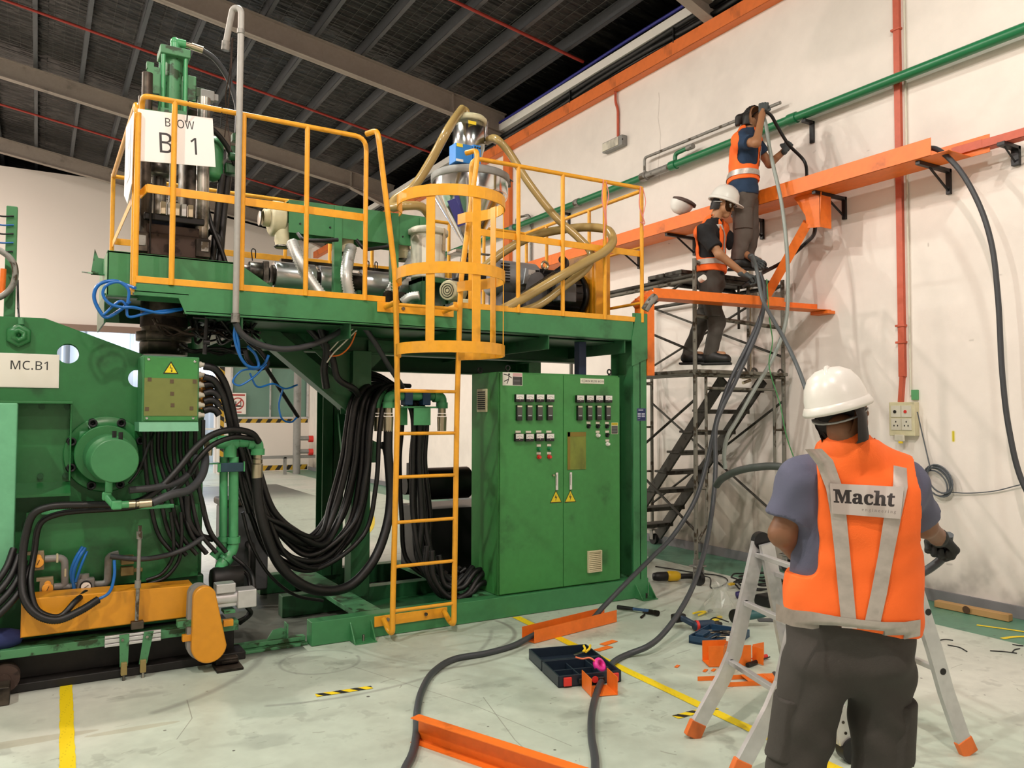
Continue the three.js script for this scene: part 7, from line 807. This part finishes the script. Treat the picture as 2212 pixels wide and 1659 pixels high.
const vestM = new THREE.MeshPhysicalMaterial({ color: '#ff6e22', roughness: 0.75, bumpMap: weave, bumpScale: 0.001, sheen: 0.4, sheenRoughness: 0.6, sheenColor: new THREE.Color('#ff8040') }), tapeTex = dataTex(128, 128, (u, v) => g3(206 + 36 * fbm(u, v, 6, 4, 201) - 14 * (((u * 32) | 0) + ((v * 32) | 0)) % 2), 0.12), tapeM = M('#cfc6be', 0.38, 0.25, { map: tapeTex });
const helmM = M('#dbd9d3', 0.32);
function helmet(t, c, U, F, k = 1, wear) {
  const L = crs(U, F), mt = new THREE.Matrix4().makeBasis(V(L), V(U), V(F)).scale(new THREE.Vector3(k, k, k * 1.16)).setPosition(...c), prof = [[0.118, -0.03], [0.134, -0.032], [0.137, -0.02], [0.13, -0.004], [0.126, 0.004], [0.122, 0.006], [0.12, 0.03], [0.108, 0.075], [0.084, 0.115], [0.048, 0.138], [0, 0.145]];
  const sh = new THREE.LatheGeometry(prof.map((p) => new THREE.Vector2(...p)), 36), ins = new THREE.LatheGeometry([[0.113, -0.026], [0.112, 0.03], [0.08, 0.1], [0, 0.13]].map((p) => new THREE.Vector2(...p)), 24);
  part('shell', [sh.applyMatrix4(mt), ins.applyMatrix4(mt)], helmM, t); const rd = []; for (let i = 0; i <= 14; i++) { const a = 0.5 + (PI - 1.0) * i / 14; rd.push(V([0, 0.142 * Math.sin(a), 0.112 * Math.cos(a)]).applyMatrix4(mt).toArray()); }
  part('ridge', sweep(rd, ringProf(0.012 * k, 8)), helmM, t);
  const pk = [], n = 12; for (let i = 0; i <= n; i++) { const a = PI * (0.16 + 0.68 * i / n); pk.push([0.128 * Math.cos(a), 0.122 * Math.sin(a)]); } for (let i = n; i >= 0; i--) { const a = PI * (0.16 + 0.68 * i / n); pk.push([0.134 * Math.cos(a), 0.122 * Math.sin(a) + 0.052 * Math.sin(PI * i / n)]); }
  part('peak', prismY(pk, -0.03, -0.022).applyMatrix4(mt), helmM, t); return mt;
}
function figure(o) {
  const { J } = o, U = [0, 1, 0], F = nrm(o.F), L = crs(U, F), t = thing('person', o.label, 'person'), T = (p, a, b = 0, c = 0) => [0, 1, 2].map((i) => p[i] + L[i] * a + U[i] * b + F[i] * c);
  const bar2 = (a, b, w0, w1, r0, r1) => [cap(T(a, w0), T(b, w1), r0, r1), cap(T(a, -w0), T(b, -w1), r0, r1), cap(a, b, r0, r1)], w = o.wide || 1;
  const torso = uni([cap(J.sl, J.sr, 0.062), cap(J.neck, J.sl, 0.05, 0.05), cap(J.neck, J.sr, 0.05, 0.05), ...bar2(J.chest, J.waist, 0.085 * w, 0.07 * w, 0.1, 0.095), ...bar2(J.waist, J.hip, 0.07 * w, 0.075 * w, 0.095, 0.105)], 0.05);
  const HU = nrm(o.HU || U), HF = nrm(sub(o.HF || F, HU.map((v) => v * dot(o.HF || F, HU)))), HL = crs(HU, HF), H = (a, b, c) => [0, 1, 2].map((i) => J.head[i] + HL[i] * a + HU[i] * b + HF[i] * c);
  const skull = uni([ell(J.head, [HL, HU, HF], [0.076, 0.1, 0.096]), cap(H(0, -0.05, 0.03), H(0, -0.1, 0.062), 0.052, 0.034), cap(H(0.03, -0.055, 0.04), H(-0.03, -0.055, 0.04), 0.042)], 0.03), face = minus(uni([skull, cap(H(0, 0.0, 0.093), H(0, -0.034, 0.112), 0.01, 0.014), cap(H(0.014, -0.04, 0.1), H(-0.014, -0.04, 0.1), 0.009), cap(H(0.018, -0.066, 0.09), H(-0.018, -0.066, 0.09), 0.011), cap(H(0.03, 0.018, 0.088), H(-0.03, 0.018, 0.088), 0.012)], 0.012), cap(H(0.04, 0, 0.1), H(0.028, 0, 0.102), 0.012), cap(H(-0.04, 0, 0.1), H(-0.028, 0, 0.102), 0.012));
  const ears = [1, -1].flatMap((s) => [cap(H(0.078 * s, 0.012, -0.012), H(0.084 * s, 0.02, -0.02), 0.018), cap(H(0.076 * s, -0.02, -0.004), H(0.078 * s, -0.026, -0.004), 0.011)]);
  const headF = uni([face, ...ears, cap(H(0, -0.05, -0.02), J.neck, 0.05, 0.056), cap(J.neck, T(J.neck, 0, -0.06), 0.06, 0.08)], 0.016);
  const limbs = uni([fat(torso, -0.012), cap(J.neck, H(0, -0.06, -0.02), 0.06, 0.052), cap(J.sl, J.el, 0.052, 0.042), cap(J.sr, J.er, 0.052, 0.042), cap(J.el, J.wl, 0.042, 0.03), cap(J.er, J.wr, 0.042, 0.03), cap(J.hl, J.kl, 0.085, 0.055), cap(J.hr, J.kr, 0.085, 0.055), cap(J.kl, J.al, 0.052, 0.036), cap(J.kr, J.ar, 0.052, 0.036), cap(J.wl, add(J.wl, o.dl, 0.06), 0.028, 0.02), cap(J.wr, add(J.wr, o.dr, 0.06), 0.028, 0.02), cap(J.al, add(J.al, o.ff, 0.12), 0.036, 0.03), cap(J.ar, add(J.ar, o.ff, 0.12), 0.036, 0.03)], 0.025);
  const all = Object.values(J), hb = bounds([H(0.1, 0.12, 0.13), H(-0.1, -0.14, -0.12), T(J.neck, 0.09, -0.04), T(J.neck, -0.09, -0.05)], 0.012);
  part('body', [net(limbs, ...bounds([...all.filter((p) => p !== J.head)], 0.13), 0.014), net(headF, ...hb, 0.0045)], M(o.skin, 0.55), t);
  for (const s of [1, -1]) { part('eye', ball(H(0.033 * s, 0.0, 0.0735), 0.0122, 10), m.white, t); part('pupil', ball(H(0.033 * s, -0.001, 0.0815), 0.0055, 8), m.black, t); }
  // hair: the skull grown a little, cut by the hairline
  part('hair', net(cut(uni([fat(skull, 0.011, 0.0016, 160), cap(H(0.022, -0.03, -0.05), H(0.02, -0.08, -0.056), 0.06, 0.056), cap(H(-0.022, -0.03, -0.05), H(-0.02, -0.08, -0.056), 0.06, 0.056), ...(o.tail ? o.tail(H) : [])], 0.012), (x, y, z) => { const p = sub([x, y, z], J.head), a = dot(p, HU), b = dot(p, HF); return Math.min(0.03 - a + b * 0.9, Math.max(-0.105 - a, b + 0.012)); }), ...bounds([H(0.1, 0.12, 0.12), H(-0.1, -0.1, -0.12), ...(o.tail ? [H(0.06, -0.13, -0.2)] : [])], 0.02), 0.0055), hairM, t);
  // clothes
  const sle = o.sleeve || 0.62, sl = mix(J.sl, J.el, sle), sr = mix(J.sr, J.er, sle), fab = [fat(torso, o.pantTop ? 0.024 : 0.014), cut(cap(J.sl, J.el, 0.078, 0.072), below(sl, nrm(sub(J.el, J.sl)))), cut(cap(J.sr, J.er, 0.078, 0.072), below(sr, nrm(sub(J.er, J.sr))))];
  const shirtF = fat(cut(uni(fab, 0.03), below(T(J.waist, 0, o.tailDrop || -0.12), [0, -1, 0]), below(T(J.neck, 0, 0.025), [0, 1, 0])), 0, 0.0035, 34);
  part('shirt', net(shirtF, ...bounds([J.sl, J.sr, sl, sr, J.waist, J.hip, J.neck], 0.16), 0.01), o.shirt, t);
  part('collar', lathe([[0.068, -0.03], [0.076, -0.005], [0.074, 0.028], [0.066, 0.03], [0.062, 0]], T(J.neck, 0, 0.0, -0.004), nrm(T([0, 0, 0], 0, 1, 0.25)), 24), o.shirt, t);
  const R2 = o.baggy || 1, legs = uni([fat(torso, 0.017), cap(J.hl, J.kl, 0.112 * R2, 0.09 * R2), cap(J.hr, J.kr, 0.112 * R2, 0.09 * R2), cap(J.kl, J.al, 0.088 * R2, 0.072 * R2), cap(J.kr, J.ar, 0.088 * R2, 0.072 * R2)], 0.035);
  const pantF = fat(cut(legs, below(T(J.al, 0, -0.03), [0, -1, 0]), below(T(J.waist, 0, o.pantTop || 0), [0, 1, 0])), 0, 0.006, 26);
  part('trousers', net(pantF, ...bounds([J.waist, J.hip, J.kl, J.kr, J.al, J.ar], 0.16), 0.012), o.pants, t);
  for (const s of [-1, 1]) { const a = s > 0 ? J.hl : J.hr, b = s > 0 ? J.kl : J.kr, c0 = T(mix(a, b, 0.55), s * 0.12 * R2, 0, 0); part('cargo_pocket', net(fat(cut(legs, (x, y, z) => Math.max(Math.abs(y - c0[1]) - 0.09, Math.abs(dot(sub([x, y, z], c0), F)) - 0.075, -s * dot(sub([x, y, z], mix(a, b, 0.5)), L) + 0.03)), 0.012), ...bounds([c0], 0.2), 0.011), o.pants, t); }
  for (const [a, s] of [[J.al, 1], [J.ar, -1]]) { const b = (c, d) => add(add(a, [0, c, 0]), o.ff, d); part('boot', net(cut(uni([cap(b(0.03, 0), b(-0.03, 0), 0.055, 0.052), cap(b(-0.035, -0.03), b(-0.05, 0.15), 0.048, 0.046), cap(b(-0.02, 0.03), b(-0.045, 0.13), 0.05, 0.045)], 0.03), below(b(-0.085, 0), [0, -1, 0])), ...bounds([b(0.1, -0.05), b(-0.1, 0.18)], 0.09), 0.009), m.black, t); part('sole', box(-0.048, -0.1, -0.09, 0.048, -0.078, 0.2, 0.008).applyMatrix4(new THREE.Matrix4().makeBasis(V(crs(U, o.ff)), V(U), V(o.ff))).translate(...a), m.rubber, t); }
  for (const [w0, d, n, sd, cu] of o.hands) { const [f, lo, hi] = handField(w0, d, n, sd, cu, 1.06); part('glove', net(f, lo, hi, 0.0052), o.glove || glove, t); }
  // vest: torso grown again, with arm holes, neck hole and hem
  const smax = (a, b, k) => { const h = clamp(0.5 + 0.5 * (a - b) / k); return b + (a - b) * h + k * h * (1 - h); };
  const hole = (s, p) => { const [lat, hw, y0] = (s > 0 && o.holeL) || o.holeS || [0.04, 0.085, J.waist[1] + 0.07]; return (x, y, z) => { const q = sub([x, y, z], J.chest); return smax(smax(Math.abs(dot(q, F)) - hw, y0 - y, 0.07), lat - s * dot(q, L), 0.05); }; };
  const vestF = fat(minus(cut(fat(torso, 0.034), below(T(J.waist, 0, o.hem || -0.1), nrm(o.hemN || [0, -1, 0]))), hole(1, J.sl), hole(-1, J.sr), cap(T(J.neck, 0, 0.1, 0.02), T(J.neck, 0, -0.02, 0.03), 0.085, 0.08), ...(o.open ? [(x, y, z) => { const p = sub([x, y, z], J.chest); return Math.max(Math.abs(dot(p, L)) - 0.045, -dot(p, F)); }] : [])), 0, 0.003, 30);
  const vest = part('vest', net(vestF, ...bounds([J.sl, J.sr, J.waist, J.hip, J.neck, J.chest], 0.2), 0.009), vestM, t); if (o.trim) o.trim({ vest, vestF, T, L, F, t, tape: (g) => vest.add(mesh('reflective_tape', g, tapeM, false)) });
  if (o.helmet) { const mt = helmet(t, H(...(o.helmet === true ? [0, 0.038, 0.0] : o.helmet)), HU, HF, o.hk || 1); part('nape_strap', sweep(Array.from({ length: 13 }, (_, i) => { const a = PI + PI * (i / 12); return V([0.097 * Math.cos(a), -0.05 - 0.02 * Math.sin(PI * i / 12), 0.09 * Math.sin(a)]).applyMatrix4(mt).toArray(); }), rectProf(0.022, 0.005), HU, true), o.strap || m.grey, t); }
  return t;
}
{ // the near worker, back to the camera
  const F = nrm([0.74, 0, -0.67]), B = nrm([0.81, -0.05, -0.59]);
  figure({
    label: 'man in orange vest lettered Macht and white helmet, back turned, holding a cable', F, HF: [0.85, 0.22, -0.55], HU: [-0.22, 0.96, -0.13], ff: F, skin: '#7a5238', wide: 1.1, baggy: 0.98, sleeve: 0.72, tailDrop: -0.1, holeL: [0.115, 0.3, 1.07], holeS: [0.19, 0.1, 1.15], hem: -0.075, hemN: [-0.14, -1, -0.08],
    J: { head: [2.277,1.615,-1.706], neck: [2.32,1.475,-1.698], chest: [2.349,1.295,-1.713], waist: [2.354,.986,-1.723], hip: [2.352,.8,-1.733], sl: [2.202,1.373,-1.797], sr: [2.491,1.365,-1.625], el: [2.15,1.203,-1.835], er: [2.73,1.208,-1.699], wl: [2.386,1.065,-1.934], wr: [2.911,1.145,-1.757], hl: [2.257,.753,-1.792], hr: [2.438,.753,-1.684], kl: [2.204,.405,-1.839], kr: [2.452,.396,-1.691], al: [2.243,.049,-1.878], ar: [2.495,.048,-1.728] },
    dl: [0.5, -0.2, -0.8], dr: [0.6, -0.35, -0.5], hands: [[[2.933,1.137,-1.767], [0.75, -0.3, -0.5], [-0.25, -0.95, 0.1], -1, [1.3, 1.5, 1.1]], [[2.407,1.056,-1.945], [0.5, -0.2, -0.8], [0.8, -0.3, 0.5], 1, [0.5, 0.6, 0.5]]], glove: gloveDark,
    shirt: cloth('#585b70'), pants: cloth('#3a3733'), helmet: [0.0, 0.03, 0.0], hk: 0.82,
    trim: ({ vest, vestF, tape }) => {
      const D = (a, b) => [a, b]; tape(drape(vestF, [D([2.208,1.485,-1.776], [2.251,1.488,-1.75]), D([2.239,1.436,-1.76], [2.284,1.451,-1.733]), D([2.267,1.359,-1.747], [2.312,1.366,-1.72]), D([2.28,1.281,-1.742], [2.324,1.281,-1.716]), D([2.294,1.158,-1.739], [2.337,1.158,-1.714]), D([2.307,1.034,-1.737], [2.35,1.034,-1.712]), D([2.32,.918,-1.735], [2.362,.918,-1.71])], B, 4));
      tape(drape(vestF, [D([2.451,1.435,-1.633], [2.489,1.426,-1.612]), D([2.45,1.373,-1.637], [2.49,1.366,-1.614]), D([2.428,1.281,-1.655], [2.473,1.273,-1.628]), D([2.414,1.157,-1.668], [2.456,1.157,-1.643]), D([2.397,1.034,-1.684], [2.44,1.034,-1.658]), D([2.378,.918,-1.7], [2.421,.918,-1.675])], B, 4));
      tape(drape(vestF, [[[2.143,1.007,-1.836], [2.144,.955,-1.838]], [[2.183,.979,-1.814], [2.184,.927,-1.815]], [[2.237,.964,-1.783], [2.238,.908,-1.784]], [[2.303,.954,-1.743], [2.304,.895,-1.745]], [[2.37,.948,-1.704], [2.371,.889,-1.706]], [[2.436,.944,-1.665], [2.437,.886,-1.667]], [[2.489,.944,-1.633], [2.49,.889,-1.635]], [[2.534,.947,-1.606], [2.535,.892,-1.608]]].reverse(), B, 4));
      const tx = canvasTex(512, 256, (c, w, h) => { c.fillStyle = '#b9b0aa'; c.fillRect(0, 0, w, h); for (let i = 0; i < 40; i++) { c.fillStyle = i % 2 ? 'rgba(255,255,255,0.05)' : 'rgba(60,50,50,0.05)'; c.fillRect((i * 131) % w, 0, 24, h); } c.fillStyle = '#2a2626'; c.font = 'bold 158px serif'; c.save(); c.translate(20, 158); c.scale(0.88, 0.95); c.lineWidth = 7; c.strokeStyle = '#2a2626'; c.fillText('Macht', 0, 0); c.strokeText('Macht', 0, 0); c.restore(); c.font = '30px serif'; c.fillStyle = '#6a6260'; c.fillText('e n g i n e e r i n g', 226, 214); });
      vest.add(mesh('printed_panel', drape(vestF, [0, 1, 2, 3, 4].map((k) => mix([...[2.277,1.377,-1.74], ...[2.479,1.367,-1.62]], [...[2.284,1.281,-1.74], ...[2.47,1.268,-1.63]], k / 4)).map((r) => [r.slice(0, 3), r.slice(3)]), B, 12, 0.015), new THREE.MeshStandardMaterial({ map: tx, roughness: 0.45, metalness: 0.1 }), true));
    } });
  one('pulled_cable', 'grey cable held in the near worker right glove', 'cable', hose([[2.986,1.148,-1.759], [3.031,1.058,-1.806], [3.005,1.006,-1.847], [2.963,.962,-1.897], [2.925,.861,-2.018], [3.009,.597,-2.212], [3.35, 0.2, -2.6], [3.5, 0.03, -2.9], [3.9, 0.02, -3.4]], 0.0165, 10), M('#3d4146', 0.45));
}
{ // lower worker on the scaffold, in profile
  const F = nrm([0.62, 0, 0.78]);
  figure({
    label: 'man in black polo, orange vest and white helmet on the lower scaffold deck', F, HF: [0.62, -0.34, 0.7], HU: [0.24, 0.94, 0.24], ff: F, skin: '#a87a58', sleeve: 0.72, tailDrop: -0.1, hem: -0.06, holeS: [0.075, 0.1, (3.110)], wide: 0.95, baggy: 0.86,
    J: { head: [5.734,3.678,-5.576], neck: [5.659,3.492,-5.629], chest: [5.638,3.324,-5.649], waist: [5.643,3.051,-5.659], hip: [5.646,2.901,-5.664], sl: [5.824,3.447,-5.719], sr: [5.454,3.351,-5.548], el: [6.018,3.256,-5.636], er: [5.495,3.113,-5.394], wl: [5.962,3.122,-5.407], wr: [5.69,2.938,-5.286], hl: [5.721,2.858,-5.702], hr: [5.559,2.831,-5.602], kl: [5.646,2.522,-5.797], kr: [5.619,2.496,-5.558], al: [5.544,2.2,-5.872], ar: [5.549,2.181,-5.579] },
    dl: [0.6, -0.4, 0.5], dr: [0.8, -0.3, 0.4], hands: [[[5.697,2.929,-5.282], [0.8, -0.3, 0.4], [-0.2, -0.9, -0.1], -1, [0.9, 1.0, 0.8]], [[5.939,3.121,-5.386], [0.5, -0.6, 0.4], [0.0, -0.5, 0.7], 1, [0.9, 1.0, 0.8]]],
    shirt: cloth('#17171a'), pants: cloth('#45413c'), helmet: true,
    trim: ({ vestF, T, L, F: f, tape, t }) => { const W0 = [5.643,3.051,-5.659]; tape(band(vestF, W0, [L, 0, f], 0.0, 0.05)); const J1 = [5.638,3.324,-5.649]; tape(drape(vestF, [0, 1, 2, 3, 4, 5].map((k) => { const c = T(J1, -0.095, 0.12 - k * 0.06); return [T(c, -0.024), T(c, 0.024)]; }), f.map((v) => -v), 3)); part('torch', cyl([5.31,2.869,-5.458], [5.303,2.882,-5.403], 0.03), m.white, t); },
  });
}
{ // upper worker, ponytail, arm raised
  const F = nrm([0.8, 0, 0.6]);
  figure({
    label: 'ponytailed worker in blue shirt and orange vest on the upper scaffold deck, arm raised', F, HF: [0.78, -0.12, 0.55], HU: [0.08, 0.99, 0.06], ff: F, skin: '#9a6c4a', sleeve: 0.6, tailDrop: -0.17, pantTop: -0.14, hem: -0.03, holeS: [0.075, 0.1, (4.062)], wide: 1.0, baggy: 0.98,
    tail: (H) => [cap(H(0, 0.0, -0.1), H(0, -0.03, -0.14), 0.03, 0.04), cap(H(0, -0.03, -0.14), H(0, -0.09, -0.15), 0.04, 0.028)],
    J: { head: [6.088,4.588,-5.499], neck: [6.054,4.433,-5.55], chest: [6.033,4.266,-5.57], waist: [6.022,3.95,-5.59], hip: [6.033,3.802,-5.591], sl: [6.21,4.41,-5.633], sr: [5.875,4.286,-5.465], el: [6.368,4.169,-5.549], er: [5.847,4.204,-5.252], wl: [6.52,4.315,-5.487], wr: [6.004,4.53,-5.319], hl: [6.127,3.767,-5.629], hr: [5.965,3.727,-5.553], kl: [6.157,3.425,-5.627], kr: [5.987,3.391,-5.555], al: [6.137,3.167,-5.65], ar: [5.936,3.138,-5.597] },
    dl: [0.5, 0.4, -0.3], dr: [0.1, 0.8, 0.1], hands: [[[6.031,4.551,-5.337], [0.05, 0.9, 0.1], [0.7, 0.2, -0.6], -1, [1.1, 1.2, 0.9]], [[6.504,4.315,-5.461], [0.5, 0.7, 0.0], [0.4, -0.3, -0.8], 1, [1.1, 1.2, 0.9]]],
    shirt: cloth('#1f3550'), pants: cloth('#5c534d'),
    trim: ({ vestF, T, L, F: f, tape }) => { tape(band(vestF, [6.022,3.95,-5.59], [L, 0, f], 0.01, 0.065)); tape(drape(vestF, [0, 1, 2, 3, 4, 5].map((k) => { const c = T([6.033,4.266,-5.57], -0.095, 0.12 - k * 0.065); return [T(c, -0.024), T(c, 0.024)]; }), f.map((v) => -v), 3)); },
  });
}
// ---------- every thing gets its origin at its base ----------
scene.updateMatrixWorld(true);
for (const o of [...scene.children]) {
  if (o.isLight || o.isCamera || o.userData.placed || o.rotation.y) continue;
  const b = new THREE.Box3().setFromObject(o), c = b.getCenter(new THREE.Vector3()); c.y = b.min.y;
  if (o.isMesh) { const d = c.clone().sub(o.position); o.geometry = o.geometry.clone().translate(-d.x, -d.y, -d.z); o.position.copy(c); }
  else { const d = c.clone().sub(o.position); for (const k of o.children) k.position.sub(d); o.position.copy(c); }
}
renderer.render(scene, camera);
